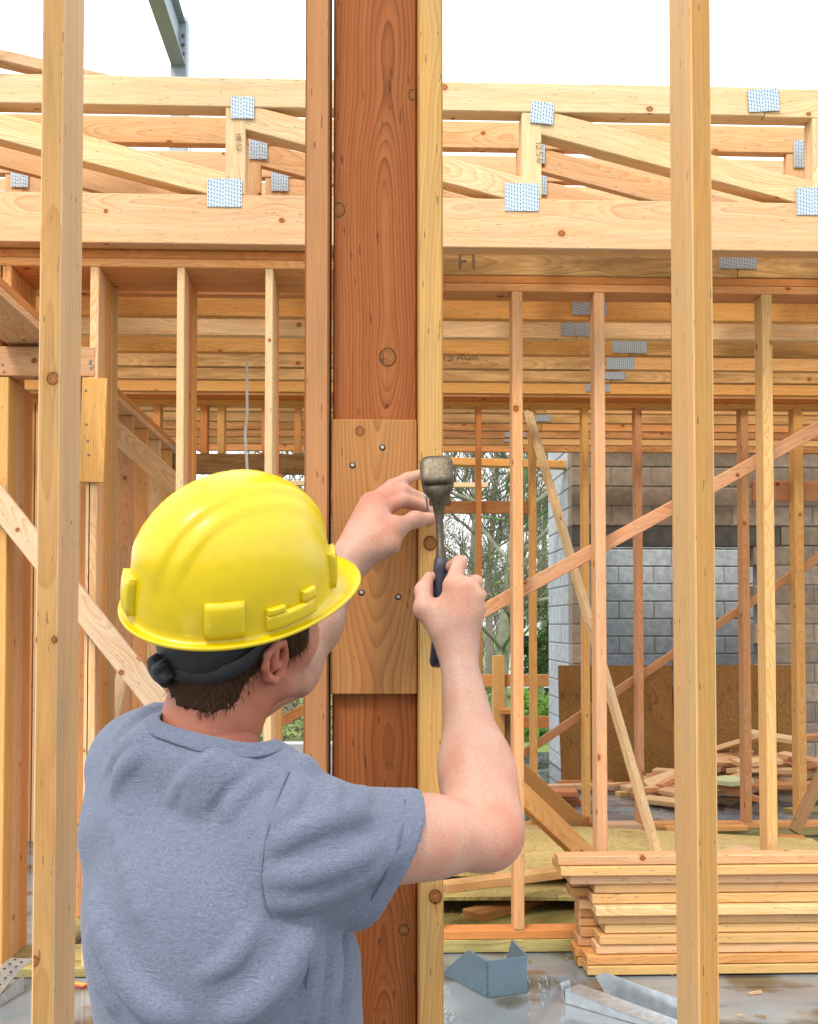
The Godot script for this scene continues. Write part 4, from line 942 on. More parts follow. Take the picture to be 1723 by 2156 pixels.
	bd(t, "stud", Vector3(-2.37, 0, -7.772), Vector3(-2.37, 3.057, -7.772), 0.0459, 0.1050, Vector3.BACK, 0, Color(0.665, 0.349, 0.155), 205)
	bd(t, "stud", Vector3(-2.317, 0, -7.772), Vector3(-2.317, 3.057, -7.772), 0.0460, 0.1050, Vector3.BACK, 0, Color(0.737, 0.510, 0.323), 206)
	bd(t, "stud", Vector3(-2.258, 0, -7.772), Vector3(-2.258, 3.057, -7.772), 0.0460, 0.1050, Vector3.BACK, 0, Color(0.693, 0.420, 0.164), 207)
	bd(t, "stud", Vector3(-2.061, 0, -7.772), Vector3(-2.061, 3.057, -7.772), 0.0461, 0.1050, Vector3.BACK, 0, Color(0.650, 0.338, 0.146), 208)
	bd(t, "stud", Vector3(-2.008, 0, -7.772), Vector3(-2.008, 3.057, -7.772), 0.0461, 0.1050, Vector3.BACK, 0, Color(0.678, 0.354, 0.155), 209)
	bd(t, "stud", Vector3(-1.88, 0, -7.772), Vector3(-1.88, 3.057, -7.772), 0.0461, 0.1050, Vector3.BACK, 0, Color(0.684, 0.414, 0.162), 210)
	bd(t, "stud", Vector3(-1.804, 0, -7.772), Vector3(-1.804, 3.057, -7.772), 0.0462, 0.1050, Vector3.BACK, 0, Color(0.643, 0.335, 0.145), 211)
	bd(t, "blocking", Vector3(-0.739, 2.35, -7.848), Vector3(1.167, 2.35, -7.848), 0.0894, 0.0450, Vector3.BACK, 1, Color(0.507, 0.284, 0.142), 212)
	bd(t, "blocking", Vector3(2.793, 2.478, -7.848), Vector3(3.902, 2.478, -7.848), 0.1460, 0.0450, Vector3.BACK, 2, Color(0.531, 0.290, 0.170), 213)
	# loose braces
	tag(bd(null, "diagonal_brace", Vector3(-2.085, 2.66, -4.712), Vector3(-0.276, 0.389, -4.712), 0.1040, 0.0400, Vector3.BACK, 2, Color(0.715, 0.552, 0.410), 214), "pale diagonal brace across the deep left wall, ending behind the man's shoulder", "brace", "diagonal braces")
	tag(bd(null, "diagonal_brace", Vector3(-1.542, 2.711, -5.42), Vector3(-0.181, 1.508, -5.42), 0.0980, 0.0400, Vector3.BACK, 1, Color(0.663, 0.497, 0.299), 215), "diagonal brace behind the deep left wall, running down above the yellow hard hat", "brace", "diagonal braces")
	tag(bd(null, "diagonal_brace", Vector3(0.232, 1.399, -5.18), Vector3(2.802, 2.795, -5.18), 0.0645, 0.0400, Vector3.BACK, 2, Color(0.590, 0.347, 0.215), 216), "orange brace rising to the right just behind the near stud wall", "brace", "diagonal braces")
	tag(bd(null, "diagonal_brace", Vector3(1.089, 0.566, -7.85), Vector3(4.232, 2.611, -7.85), 0.0565, 0.0400, Vector3.BACK, 2, Color(0.489, 0.284, 0.155), 217), "orange brace rising to the right behind the middle stud wall, crossing the plywood", "brace", "diagonal braces")
	tag(bd(null, "diagonal_brace", Vector3(1.129, 3.01, -7.67), Vector3(1.678, 0.03, -6.149), 0.0600, 0.0380, Vector3(0.75, 0.1, 1), 2, Color(0.659, 0.515, 0.327), 218), "pale plank leaning steeply from the middle wall's plate down to the slab", "brace", "diagonal braces")
	tag(bd(null, "prop_board", Vector3(0.551, 0.853, -5.45), Vector3(1.157, 0.273, -5.75), 0.1250, 0.0400, Vector3(0.3, 0.75, 1), 1, Color(0.530, 0.311, 0.121), 219), "nail-pierced prop board slanting down behind the near stud, over the plywood sheets", "board")
	tag(bd(null, "prop_board", Vector3(0.848, 0.65, -6.9), Vector3(1.355, 0.187, -7.1), 0.1500, 0.0400, Vector3.BACK, 0, Color(0.404, 0.232, 0.098), 220), "dark prop board slanting down at the foot of the middle wall", "board")
	tag(bd(null, "diagonal_brace", Vector3(-0.658, 0.794, -7.95), Vector3(-0.402, 0.924, -7.95), 0.0750, 0.0400, Vector3.BACK, 1, Color(0.645, 0.335, 0.144), 221), "short brace behind the post, seen between the man's jaw and the post", "brace", "diagonal braces")
	tag(bd(null, "diagonal_brace", Vector3(-1.323, 1.002, -5.7), Vector3(-1.306, 1.275, -5.9), 0.0600, 0.0400, Vector3.BACK, 0, Color(0.714, 0.557, 0.377), 222), "narrow pale board leaning behind the man's left shoulder", "brace")
	# rails and planks at the open far side
	tag(bd(null, "plank", Vector3(0.586, 3.15, -10.95), Vector3(2.036, 3.117, -10.95), 0.0750, 0.1500, Vector3.BACK, 1, Color(0.736, 0.442, 0.169), 223), "plank bridging to the top of the block wall's end, under the last truss", "plank")
	tag(bd(null, "plank", Vector3(0.537, 3.045, -12), Vector3(1.31, 3.045, -12), 0.0500, 0.1000, Vector3.BACK, 0, Color(0.775, 0.628, 0.435), 224), "short pale plank end seen beside the hammer head", "plank")
	tag(bd(null, "plank", Vector3(-0.978, 3.056, -12), Vector3(-0.613, 3.057, -12), 0.0500, 0.1000, Vector3.BACK, 0, Color(0.774, 0.626, 0.427), 225), "thin pale plank seen between the hard hat and the post", "plank")
	t = thing("guard_rail", Vector3(1.1, 0, -12.6), "timber guard rail beside the block wall, with the trees behind", "railing")
	bd(t, "rail", Vector3(0.563, 0.86, -12.623), Vector3(2.187, 0.86, -12.623), 0.1424, 0.0450, Vector3.BACK, 1, Color(0.638, 0.335, 0.150), 226)
	bd(t, "rail", Vector3(0.563, 0.381, -12.623), Vector3(2.184, 0.381, -12.623), 0.1366, 0.0450, Vector3.BACK, 2, Color(0.652, 0.290, 0.107), 227)
	bd(t, "post", Vector3(1.491, -0.3, -12.555), Vector3(1.491, 1.15, -12.555), 0.1322, 0.0900, Vector3.BACK, 0, Color(0.691, 0.413, 0.154), 228)
	bd(t, "cap", Vector3(1.496, 0.515, -12.55), Vector3(1.705, 0.515, -12.55), 0.0546, 0.3000, Vector3.BACK, 2, Color(0.653, 0.289, 0.105), 229)
	bd(t, "post", Vector3(1.628, -0.3, -12.572), Vector3(1.628, 0.488, -12.572), 0.1321, 0.0450, Vector3.BACK, 0, Color(0.302, 0.171, 0.091), 230)
	# floor clutter
	tag(bd(null, "plank", Vector3(-1.835, 0.018, -4.835), Vector3(-1.292, 0.018, -4.776), 0.0900, 0.0360, Vector3.UP, 1, Color(0.623, 0.428, 0.272), 231), "plank lying along the foot of the deep left wall", "plank")
	tag(bd(null, "plank", Vector3(0.356, 0.222, -5.365), Vector3(0.978, 0.222, -5.659), 0.1000, 0.0450, Vector3.UP, 2, Color(0.611, 0.402, 0.193), 232), "long plank on the plywood, running in behind the lumber stack", "plank")
	tag(bd(null, "plank", Vector3(0.519, 0.025, -5.577), Vector3(0.93, 0.025, -5.908), 0.1300, 0.0500, Vector3.UP, 1, Color(0.400, 0.218, 0.077), 233), "short dark plank lying on the wet slab between the studs", "plank")
	tag(bd(null, "plank", Vector3(1.577, 0.125, -6.379), Vector3(2.297, 0.125, -6.649), 0.1600, 0.0500, Vector3.UP, 0, Color(0.672, 0.480, 0.319), 234), "pale plank on the plywood sheets behind the lumber stack", "plank")
	tag(bd(null, "plank", Vector3(2.836, 0.022, -7.515), Vector3(3.01, 0.022, -7.492), 0.1000, 0.0450, Vector3.UP, 0, Color(0.639, 0.283, 0.103), 235), "short orange block on the slab behind the lumber stack", "plank")
	tag(bd(null, "plank", Vector3(1.581, 0.085, -7.684), Vector3(1.902, 0.085, -7.69), 0.1600, 0.0500, Vector3.UP, 1, Color(0.658, 0.473, 0.344), 236), "pale plank against the middle wall's sill", "plank")
	tag(bd(null, "plank", Vector3(1.442, 0.1, -7.735), Vector3(1.557, 0.1, -7.73), 0.1200, 0.1000, Vector3.UP, 0, Color(0.390, 0.157, 0.059), 237), "red-brown block beside the middle wall's sill", "plank")
	tag(bd(null, "plank", Vector3(2.068, 0.077, -7.617), Vector3(2.651, 0.077, -7.649), 0.0800, 0.0350, Vector3.UP, 1, Color(0.734, 0.437, 0.163), 238), "thin plank lying along the middle wall's sill", "plank")
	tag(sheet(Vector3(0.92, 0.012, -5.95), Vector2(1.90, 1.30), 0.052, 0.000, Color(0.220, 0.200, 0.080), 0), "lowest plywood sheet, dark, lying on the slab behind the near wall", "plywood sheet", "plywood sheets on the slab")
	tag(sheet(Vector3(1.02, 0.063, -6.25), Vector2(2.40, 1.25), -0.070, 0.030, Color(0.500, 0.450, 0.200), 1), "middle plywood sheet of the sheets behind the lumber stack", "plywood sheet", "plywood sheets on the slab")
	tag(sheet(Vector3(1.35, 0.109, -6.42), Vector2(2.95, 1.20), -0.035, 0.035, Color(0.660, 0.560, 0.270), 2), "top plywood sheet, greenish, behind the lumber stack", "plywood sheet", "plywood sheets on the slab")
	# stack of lumber: twelve layers
	tag(bd(null, "lumber_plank", Vector3(0.812, 0.489, -4.745), Vector3(3.849, 0.489, -4.745), 0.1000, 0.0390, Vector3.UP, 2, Color(0.586, 0.382, 0.228), 239), "top plank of the front row of the lumber stack", "plank", "planks of the lumber stack")
	tag(bd(null, "lumber_plank", Vector3(0.821, 0.447, -4.732), Vector3(3.779, 0.447, -4.732), 0.1150, 0.0390, Vector3.UP, 2, Color(0.646, 0.442, 0.208), 240), "second plank of the front row of the lumber stack", "plank", "planks of the lumber stack")
	tag(bd(null, "lumber_plank", Vector3(0.822, 0.447, -4.853), Vector3(3.737, 0.447, -4.853), 0.1150, 0.0390, Vector3.UP, 2, Color(0.580, 0.343, 0.147), 241), "second plank of the rear row of the lumber stack, seen by its end", "plank", "planks of the lumber stack")
	tag(bd(null, "lumber_plank", Vector3(0.863, 0.405, -4.763), Vector3(3.775, 0.405, -4.763), 0.1150, 0.0390, Vector3.UP, 2, Color(0.649, 0.443, 0.288), 242), "third plank of the front row of the lumber stack", "plank", "planks of the lumber stack")
	tag(bd(null, "lumber_plank", Vector3(0.852, 0.405, -4.883), Vector3(3.932, 0.405, -4.883), 0.1150, 0.0390, Vector3.UP, 2, Color(0.579, 0.346, 0.213), 243), "third plank of the rear row of the lumber stack, seen by its end", "plank", "planks of the lumber stack")
	tag(bd(null, "lumber_plank", Vector3(0.974, 0.363, -4.777), Vector3(4.052, 0.363, -4.777), 0.1150, 0.0390, Vector3.UP, 2, Color(0.596, 0.406, 0.216), 244), "fourth plank of the front row of the lumber stack", "plank", "planks of the lumber stack")
	tag(bd(null, "lumber_plank", Vector3(0.9, 0.363, -4.897), Vector3(3.912, 0.363, -4.897), 0.1150, 0.0390, Vector3.UP, 1, Color(0.566, 0.331, 0.159), 245), "fourth plank of the rear row of the lumber stack, seen by its end", "plank", "planks of the lumber stack")
	tag(bd(null, "lumber_plank", Vector3(0.961, 0.321, -4.763), Vector3(3.882, 0.321, -4.763), 0.1150, 0.0390, Vector3.UP, 2, Color(0.617, 0.416, 0.206), 246), "fifth plank of the front row of the lumber stack", "plank", "planks of the lumber stack")
	tag(bd(null, "lumber_plank", Vector3(0.891, 0.321, -4.883), Vector3(3.958, 0.321, -4.883), 0.1150, 0.0390, Vector3.UP, 0, Color(0.527, 0.302, 0.128), 247), "fifth plank of the rear row of the lumber stack, seen by its end", "plank", "planks of the lumber stack")
	tag(bd(null, "lumber_plank", Vector3(0.969, 0.279, -4.721), Vector3(3.998, 0.279, -4.721), 0.1150, 0.0390, Vector3.UP, 1, Color(0.730, 0.557, 0.329), 248), "sixth plank of the front row of the lumber stack", "plank", "planks of the lumber stack")
	tag(bd(null, "lumber_plank", Vector3(0.922, 0.279, -4.841), Vector3(3.99, 0.279, -4.841), 0.1150, 0.0390, Vector3.UP, 0, Color(0.573, 0.383, 0.217), 249), "sixth plank of the rear row of the lumber stack, seen by its end", "plank", "planks of the lumber stack")
	tag(bd(null, "lumber_plank", Vector3(0.986, 0.237, -4.752), Vector3(3.904, 0.237, -4.752), 0.1150, 0.0390, Vector3.UP, 1, Color(0.609, 0.420, 0.238), 250), "seventh plank of the front row of the lumber stack", "plank", "planks of the lumber stack")
	tag(bd(null, "lumber_plank", Vector3(0.925, 0.237, -4.872), Vector3(3.913, 0.237, -4.872), 0.1150, 0.0390, Vector3.UP, 2, Color(0.595, 0.354, 0.185), 251), "seventh plank of the rear row of the lumber stack, seen by its end", "plank", "planks of the lumber stack")
	tag(bd(null, "lumber_plank", Vector3(1.015, 0.195, -4.763), Vector3(4.057, 0.195, -4.763), 0.1150, 0.0390, Vector3.UP, 0, Color(0.649, 0.459, 0.237), 252), "eighth plank of the front row of the lumber stack", "plank", "planks of the lumber stack")
	tag(bd(null, "lumber_plank", Vector3(0.928, 0.195, -4.883), Vector3(3.893, 0.195, -4.883), 0.1150, 0.0390, Vector3.UP, 1, Color(0.592, 0.364, 0.176), 253), "eighth plank of the rear row of the lumber stack, seen by its end", "plank", "planks of the lumber stack")
	tag(bd(null, "lumber_plank", Vector3(0.986, 0.153, -4.742), Vector3(4.034, 0.153, -4.742), 0.1150, 0.0390, Vector3.UP, 0, Color(0.599, 0.391, 0.183), 254), "ninth plank of the front row of the lumber stack", "plank", "planks of the lumber stack")
	tag(bd(null, "lumber_plank", Vector3(0.929, 0.153, -4.862), Vector3(3.83, 0.153, -4.862), 0.1150, 0.0390, Vector3.UP, 2, Color(0.514, 0.299, 0.140), 255), "ninth plank of the rear row of the lumber stack, seen by its end", "plank", "planks of the lumber stack")
	tag(bd(null, "lumber_plank", Vector3(0.975, 0.111, -4.752), Vector3(3.952, 0.111, -4.752), 0.1150, 0.0390, Vector3.UP, 2, Color(0.683, 0.475, 0.292), 256), "tenth plank of the front row of the lumber stack", "plank", "planks of the lumber stack")
	tag(bd(null, "lumber_plank", Vector3(0.92, 0.111, -4.872), Vector3(3.965, 0.111, -4.872), 0.1150, 0.0390, Vector3.UP, 2, Color(0.530, 0.313, 0.166), 257), "tenth plank of the rear row of the lumber stack, seen by its end", "plank", "planks of the lumber stack")
	tag(bd(null, "lumber_plank", Vector3(0.932, 0.069, -4.737), Vector3(4.031, 0.069, -4.737), 0.1150, 0.0390, Vector3.UP, 1, Color(0.600, 0.333, 0.141), 258), "eleventh plank of the front row of the lumber stack", "plank", "planks of the lumber stack")
	tag(bd(null, "lumber_plank", Vector3(0.904, 0.069, -4.857), Vector3(3.904, 0.069, -4.857), 0.1150, 0.0390, Vector3.UP, 0, Color(0.508, 0.245, 0.097), 259), "eleventh plank of the rear row of the lumber stack, seen by its end", "plank", "planks of the lumber stack")
	tag(bd(null, "lumber_plank", Vector3(0.933, 0.027, -4.732), Vector3(3.9, 0.027, -4.732), 0.1150, 0.0390, Vector3.UP, 0, Color(0.615, 0.421, 0.188), 260), "bottom plank of the front row of the lumber stack", "plank", "planks of the lumber stack")
	tag(bd(null, "lumber_plank", Vector3(0.916, 0.027, -4.853), Vector3(3.864, 0.027, -4.853), 0.1150, 0.0390, Vector3.UP, 0, Color(0.529, 0.307, 0.116), 261), "bottom plank of the rear row of the lumber stack, seen by its end", "plank", "planks of the lumber stack")
	# heap of offcuts by the plywood
	tag(bd(null, "offcut", Vector3(2.239, 0.059, -9.207), Vector3(2.644, 0.074, -9.337), 0.1000, 0.0420, Vector3(0.24, 1, 0.013), 2, Color(0.503, 0.252, 0.131), 262), "red-brown offcut low in the heap's left, lying flat", "offcut", "offcuts in the scrap heap")
	tag(bd(null, "offcut", Vector3(2.285, 0.076, -9.733), Vector3(2.617, 0.075, -9.595), 0.1000, 0.0420, Vector3(-0.269, 1, -0.274), 2, Color(0.532, 0.288, 0.160), 263), "orange offcut low in the heap's left, lying flat, first such from left", "offcut", "offcuts in the scrap heap")
	tag(bd(null, "offcut", Vector3(2.235, 0.105, -9.158), Vector3(2.684, 0.11, -9.211), 0.0900, 0.0420, Vector3(-0.281, 1, -0.174), 1, Color(0.519, 0.261, 0.138), 264), "red-brown offcut midway in the heap's left, lying flat, first such from left", "offcut", "offcuts in the scrap heap")
	tag(bd(null, "offcut", Vector3(2.365, 0.1, -9.449), Vector3(2.556, 0.123, -8.885), 0.1000, 0.0420, Vector3(-0.199, 1, 0.03), 2, Color(0.612, 0.398, 0.244), 265), "tan offcut half way up in the heap's left, turned end on", "offcut", "offcuts in the scrap heap")
	tag(bd(null, "offcut", Vector3(2.302, 0.051, -9.086), Vector3(2.69, 0.07, -8.588), 0.1000, 0.0420, Vector3(-0.227, 1, 0.154), 0, Color(0.612, 0.437, 0.261), 266), "pale offcut low in the heap's left, turned end on", "offcut", "offcuts in the scrap heap")
	tag(bd(null, "offcut", Vector3(2.241, 0.063, -9.778), Vector3(2.755, 0.08, -9.701), 0.0900, 0.0420, Vector3(0.289, 1, -0.237), 0, Color(0.529, 0.287, 0.160), 267), "orange offcut low in the heap's left, lying flat, second such from left", "offcut", "offcuts in the scrap heap")
	tag(bd(null, "offcut", Vector3(2.188, 0.1, -9.344), Vector3(2.84, 0.13, -9.692), 0.1000, 0.0420, Vector3(0.163, 1, 0.015), 0, Color(0.604, 0.434, 0.263), 268), "pale offcut half way up in the heap's left, lying flat", "offcut", "offcuts in the scrap heap")
	tag(bd(null, "offcut", Vector3(2.398, 0.112, -9.543), Vector3(2.766, 0.172, -9.631), 0.0900, 0.0420, Vector3(-0.197, 1, 0.11), 1, Color(0.680, 0.485, 0.289), 269), "pale offcut midway in the heap's left, tipped to the left, first such from left", "offcut", "offcuts in the scrap heap")
	tag(bd(null, "offcut", Vector3(2.297, 0.096, -9.174), Vector3(2.959, 0.19, -9.286), 0.1000, 0.0420, Vector3(0.349, 1, 0.233), 0, Color(0.613, 0.437, 0.258), 270), "pale offcut midway in the heap's left, tipped to the left, second such from left", "offcut", "offcuts in the scrap heap")
	tag(bd(null, "offcut", Vector3(2.446, 0.093, -9.967), Vector3(2.894, 0.118, -9.624), 0.0900, 0.0420, Vector3(-0.006, 1, 0.134), 0, Color(0.639, 0.482, 0.303), 271), "cream offcut midway in the heap's left, lying flat, first such from left", "offcut", "offcuts in the scrap heap")
	tag(bd(null, "offcut", Vector3(2.464, 0.144, -9.663), Vector3(2.882, 0.162, -9.423), 0.1000, 0.0420, Vector3(-0.291, 1, 0.175), 0, Color(0.471, 0.235, 0.122), 272), "red-brown offcut midway in the heap's left, lying flat, second such from left", "offcut", "offcuts in the scrap heap")
	tag(bd(null, "offcut", Vector3(2.45, 0.14, -9.182), Vector3(2.945, 0.322, -9.46), 0.0900, 0.0420, Vector3(-0.162, 1, -0.038), 0, Color(0.581, 0.316, 0.178), 273), "orange offcut midway in the heap's left, tipped to the left, first such from left", "offcut", "offcuts in the scrap heap")
	tag(bd(null, "offcut", Vector3(2.368, 0.132, -9.296), Vector3(3.044, 0.339, -9.397), 0.1400, 0.0420, Vector3(-0.121, 1, 0.338), 0, Color(0.666, 0.479, 0.292), 274), "pale offcut midway in the heap's left, tipped to the left, third such from left", "offcut", "offcuts in the scrap heap")
	tag(bd(null, "offcut", Vector3(2.544, 0.201, -9.71), Vector3(2.886, 0.21, -9.412), 0.0900, 0.0420, Vector3(-0.068, 1, 0.13), 0, Color(0.581, 0.377, 0.231), 275), "tan offcut midway in the heap's left, lying flat, first such from left", "offcut", "offcuts in the scrap heap")
	tag(bd(null, "offcut", Vector3(2.449, 0.093, -9.089), Vector3(2.984, 0.11, -9.097), 0.0900, 0.0420, Vector3(0.34, 1, 0.189), 1, Color(0.681, 0.516, 0.330), 276), "cream offcut midway in the heap's left, lying flat, second such from left", "offcut", "offcuts in the scrap heap")
	tag(bd(null, "offcut", Vector3(2.447, 0.039, -9.144), Vector3(3.088, 0.269, -8.947), 0.0900, 0.0420, Vector3(0.208, 1, -0.193), 2, Color(0.673, 0.480, 0.284), 277), "pale offcut midway in the heap's left, tipped to the left, fourth such from left", "offcut", "offcuts in the scrap heap")
	tag(bd(null, "offcut", Vector3(2.709, 0.232, -9.007), Vector3(3.123, 0.105, -8.657), 0.1000, 0.0420, Vector3(-0.079, 1, -0.214), 2, Color(0.511, 0.255, 0.132), 278), "red-brown offcut half way up in the heap's left, tipped to the right", "offcut", "offcuts in the scrap heap")
	tag(bd(null, "offcut", Vector3(2.969, 0.352, -9.726), Vector3(3.098, 0.36, -9.183), 0.0900, 0.0420, Vector3(-0.063, 1, 0.275), 1, Color(0.623, 0.404, 0.247), 279), "tan offcut high in the heap's left, turned end on, first such from left", "offcut", "offcuts in the scrap heap")
	tag(bd(null, "offcut", Vector3(2.747, 0.366, -9.076), Vector3(3.331, 0.317, -9.304), 0.1000, 0.0420, Vector3(0.336, 1, 0.291), 2, Color(0.617, 0.396, 0.235), 280), "tan offcut high in the heap's left, lying flat", "offcut", "offcuts in the scrap heap")
	tag(bd(null, "offcut", Vector3(2.871, 0.284, -9.787), Vector3(3.229, 0.266, -9.581), 0.1000, 0.0420, Vector3(-0.091, 1, -0.048), 0, Color(0.689, 0.519, 0.326), 281), "cream offcut midway in the heap's left, lying flat, third such from left", "offcut", "offcuts in the scrap heap")
	tag(bd(null, "offcut", Vector3(2.849, 0.188, -9.828), Vector3(3.295, 0.341, -9.631), 0.0900, 0.0420, Vector3(-0.203, 1, 0.287), 1, Color(0.549, 0.298, 0.165), 282), "orange offcut midway in the heap's left, tipped to the left, second such from left", "offcut", "offcuts in the scrap heap")
	tag(bd(null, "offcut", Vector3(2.792, 0.044, -9.763), Vector3(3.376, 0.214, -9.828), 0.1000, 0.0420, Vector3(-0.172, 1, 0.181), 2, Color(0.521, 0.283, 0.157), 283), "orange offcut midway in the heap's left, tipped to the left, third such from left", "offcut", "offcuts in the scrap heap")
	tag(bd(null, "offcut", Vector3(2.91, 0.24, -9.481), Vector3(3.279, 0.264, -9.687), 0.1000, 0.0420, Vector3(-0.266, 1, -0.073), 2, Color(0.593, 0.384, 0.233), 284), "tan offcut midway in the heap's left, lying flat, second such from left", "offcut", "offcuts in the scrap heap")
	tag(bd(null, "offcut", Vector3(2.851, 0.09, -9.956), Vector3(3.39, 0.189, -9.469), 0.1400, 0.0420, Vector3(0.277, 1, -0.092), 0, Color(0.485, 0.244, 0.129), 285), "red-brown offcut half way up in the heap's left, tipped to the left", "offcut", "offcuts in the scrap heap")
	tag(bd(null, "offcut", Vector3(2.902, 0.332, -9.671), Vector3(3.346, 0.564, -9.167), 0.1400, 0.0420, Vector3(0.051, 1, -0.209), 2, Color(0.681, 0.520, 0.341), 286), "cream offcut high in the heap's left, turned end on", "offcut", "offcuts in the scrap heap")
	tag(bd(null, "offcut", Vector3(2.931, 0.288, -9.38), Vector3(3.321, 0.382, -9.159), 0.0900, 0.0420, Vector3(0.191, 1, 0.06), 2, Color(0.540, 0.295, 0.168), 287), "orange offcut high in the heap's left, tipped to the left", "offcut", "offcuts in the scrap heap")
	tag(bd(null, "offcut", Vector3(2.96, 0.363, -9.498), Vector3(3.336, 0.391, -9.391), 0.1000, 0.0420, Vector3(-0.212, 1, 0.021), 1, Color(0.612, 0.443, 0.275), 288), "pale offcut high in the heap's left, lying flat", "offcut", "offcuts in the scrap heap")
	tag(bd(null, "offcut", Vector3(3.193, 0.276, -10.062), Vector3(3.11, 0.334, -9.369), 0.1000, 0.0420, Vector3(0.059, 1, -0.111), 1, Color(0.604, 0.393, 0.243), 289), "tan offcut high in the heap's left, turned end on, second such from left", "offcut", "offcuts in the scrap heap")
	tag(bd(null, "offcut", Vector3(3.048, 0.354, -9.006), Vector3(3.44, 0.366, -9.107), 0.1400, 0.0420, Vector3(0.199, 1, 0.087), 1, Color(0.674, 0.508, 0.320), 290), "cream offcut high in the heap's middle, lying flat", "offcut", "offcuts in the scrap heap")
	tag(bd(null, "offcut", Vector3(3.286, 0.239, -9.959), Vector3(3.213, 0.393, -9.407), 0.1000, 0.0420, Vector3(0.212, 1, -0.137), 1, Color(0.512, 0.258, 0.137), 291), "red-brown offcut high in the heap's middle, turned end on", "offcut", "offcuts in the scrap heap")
	tag(bd(null, "offcut", Vector3(2.983, 0.257, -9.299), Vector3(3.525, 0.275, -9.52), 0.0900, 0.0420, Vector3(-0.195, 1, -0.31), 0, Color(0.649, 0.470, 0.294), 292), "pale offcut midway in the heap's middle, lying flat, first such from left", "offcut", "offcuts in the scrap heap")
	tag(bd(null, "offcut", Vector3(3.052, 0.205, -9.142), Vector3(3.479, 0.194, -9.19), 0.1000, 0.0420, Vector3(-0.234, 1, 0.009), 0, Color(0.609, 0.396, 0.242), 293), "tan offcut midway in the heap's middle, lying flat, first such from left", "offcut", "offcuts in the scrap heap")
	tag(bd(null, "offcut", Vector3(3.001, 0.297, -8.989), Vector3(3.54, 0.267, -9.193), 0.1400, 0.0420, Vector3(-0.339, 1, -0.063), 0, Color(0.654, 0.468, 0.281), 294), "pale offcut midway in the heap's middle, lying flat, second such from left", "offcut", "offcuts in the scrap heap")
	tag(bd(null, "offcut", Vector3(2.961, 0.16, -9.014), Vector3(3.631, 0.217, -8.709), 0.1400, 0.0420, Vector3(-0.056, 1, 0.019), 2, Color(0.498, 0.250, 0.131), 295), "red-brown offcut midway in the heap's middle, lying flat, first such from left", "offcut", "offcuts in the scrap heap")
	tag(bd(null, "offcut", Vector3(3.097, 0.206, -9.068), Vector3(3.583, 0.182, -9.086), 0.0900, 0.0420, Vector3(-0.188, 1, 0.311), 2, Color(0.656, 0.497, 0.319), 296), "cream offcut half way up in the heap's middle, lying flat", "offcut", "offcuts in the scrap heap")
	tag(bd(null, "offcut", Vector3(3.085, 0.235, -9.262), Vector3(3.696, 0.283, -9.6), 0.1000, 0.0420, Vector3(-0.026, 1, 0.226), 0, Color(0.473, 0.237, 0.124), 297), "red-brown offcut midway in the heap's middle, lying flat, second such from left", "offcut", "offcuts in the scrap heap")
	tag(bd(null, "offcut", Vector3(3.284, 0.265, -9.197), Vector3(3.574, 0.295, -8.908), 0.1000, 0.0420, Vector3(0.181, 1, 0.228), 0, Color(0.643, 0.467, 0.292), 298), "pale offcut midway in the heap's middle, turned end on, first such from left", "offcut", "offcuts in the scrap heap")
	tag(bd(null, "offcut", Vector3(3.086, 0.329, -9.715), Vector3(3.782, 0.301, -9.602), 0.1000, 0.0420, Vector3(0.167, 1, 0.105), 2, Color(0.515, 0.259, 0.138), 299), "red-brown offcut high in the heap's middle, lying flat", "offcut", "offcuts in the scrap heap")
	tag(bd(null, "offcut", Vector3(3.183, 0.589, -9.243), Vector3(3.712, 0.505, -9.238), 0.1400, 0.0420, Vector3(0.091, 1, 0.205), 0, Color(0.633, 0.478, 0.303), 300), "cream offcut high in the heap's middle, tipped to the right", "offcut", "offcuts in the scrap heap")
	tag(bd(null, "offcut", Vector3(3.204, 0.172, -9.475), Vector3(3.706, 0.233, -9.718), 0.1000, 0.0420, Vector3(-0.167, 1, 0.058), 1, Color(0.488, 0.245, 0.130), 301), "red-brown offcut half way up in the heap's middle, tipped to the left", "offcut", "offcuts in the scrap heap")
	tag(bd(null, "offcut", Vector3(3.264, 0.163, -8.967), Vector3(3.748, 0.155, -8.687), 0.1000, 0.0420, Vector3(0.144, 1, -0.315), 1, Color(0.609, 0.390, 0.228), 302), "tan offcut midway in the heap's middle, lying flat, second such from left", "offcut", "offcuts in the scrap heap")
	tag(bd(null, "offcut", Vector3(3.256, 0.349, -9.913), Vector3(3.775, 0.248, -9.639), 0.0900, 0.0420, Vector3(-0.229, 1, -0.239), 1, Color(0.576, 0.314, 0.177), 303), "orange offcut midway in the heap's middle, tipped to the right, first such from left", "offcut", "offcuts in the scrap heap")
	tag(bd(null, "offcut", Vector3(3.447, 0.203, -9.642), Vector3(3.782, 0.296, -9.741), 0.0900, 0.0420, Vector3(-0.241, 1, -0.342), 1, Color(0.532, 0.292, 0.170), 304), "orange offcut half way up in the heap's middle, tipped to the left", "offcut", "offcuts in the scrap heap")
	tag(bd(null, "offcut", Vector3(3.436, 0.484, -9.452), Vector3(3.909, 0.572, -9.133), 0.1000, 0.0420, Vector3(0.068, 1, 0.181), 0, Color(0.541, 0.296, 0.170), 305), "orange offcut high in the heap's middle, tipped to the left, first such from left", "offcut", "offcuts in the scrap heap")
	tag(bd(null, "offcut", Vector3(3.661, 0.345, -9.362), Vector3(3.816, 0.35, -8.86), 0.1000, 0.0420, Vector3(0.01, 1, 0.285), 1, Color(0.651, 0.420, 0.251), 306), "tan offcut high in the heap's middle, turned end on", "offcut", "offcuts in the scrap heap")
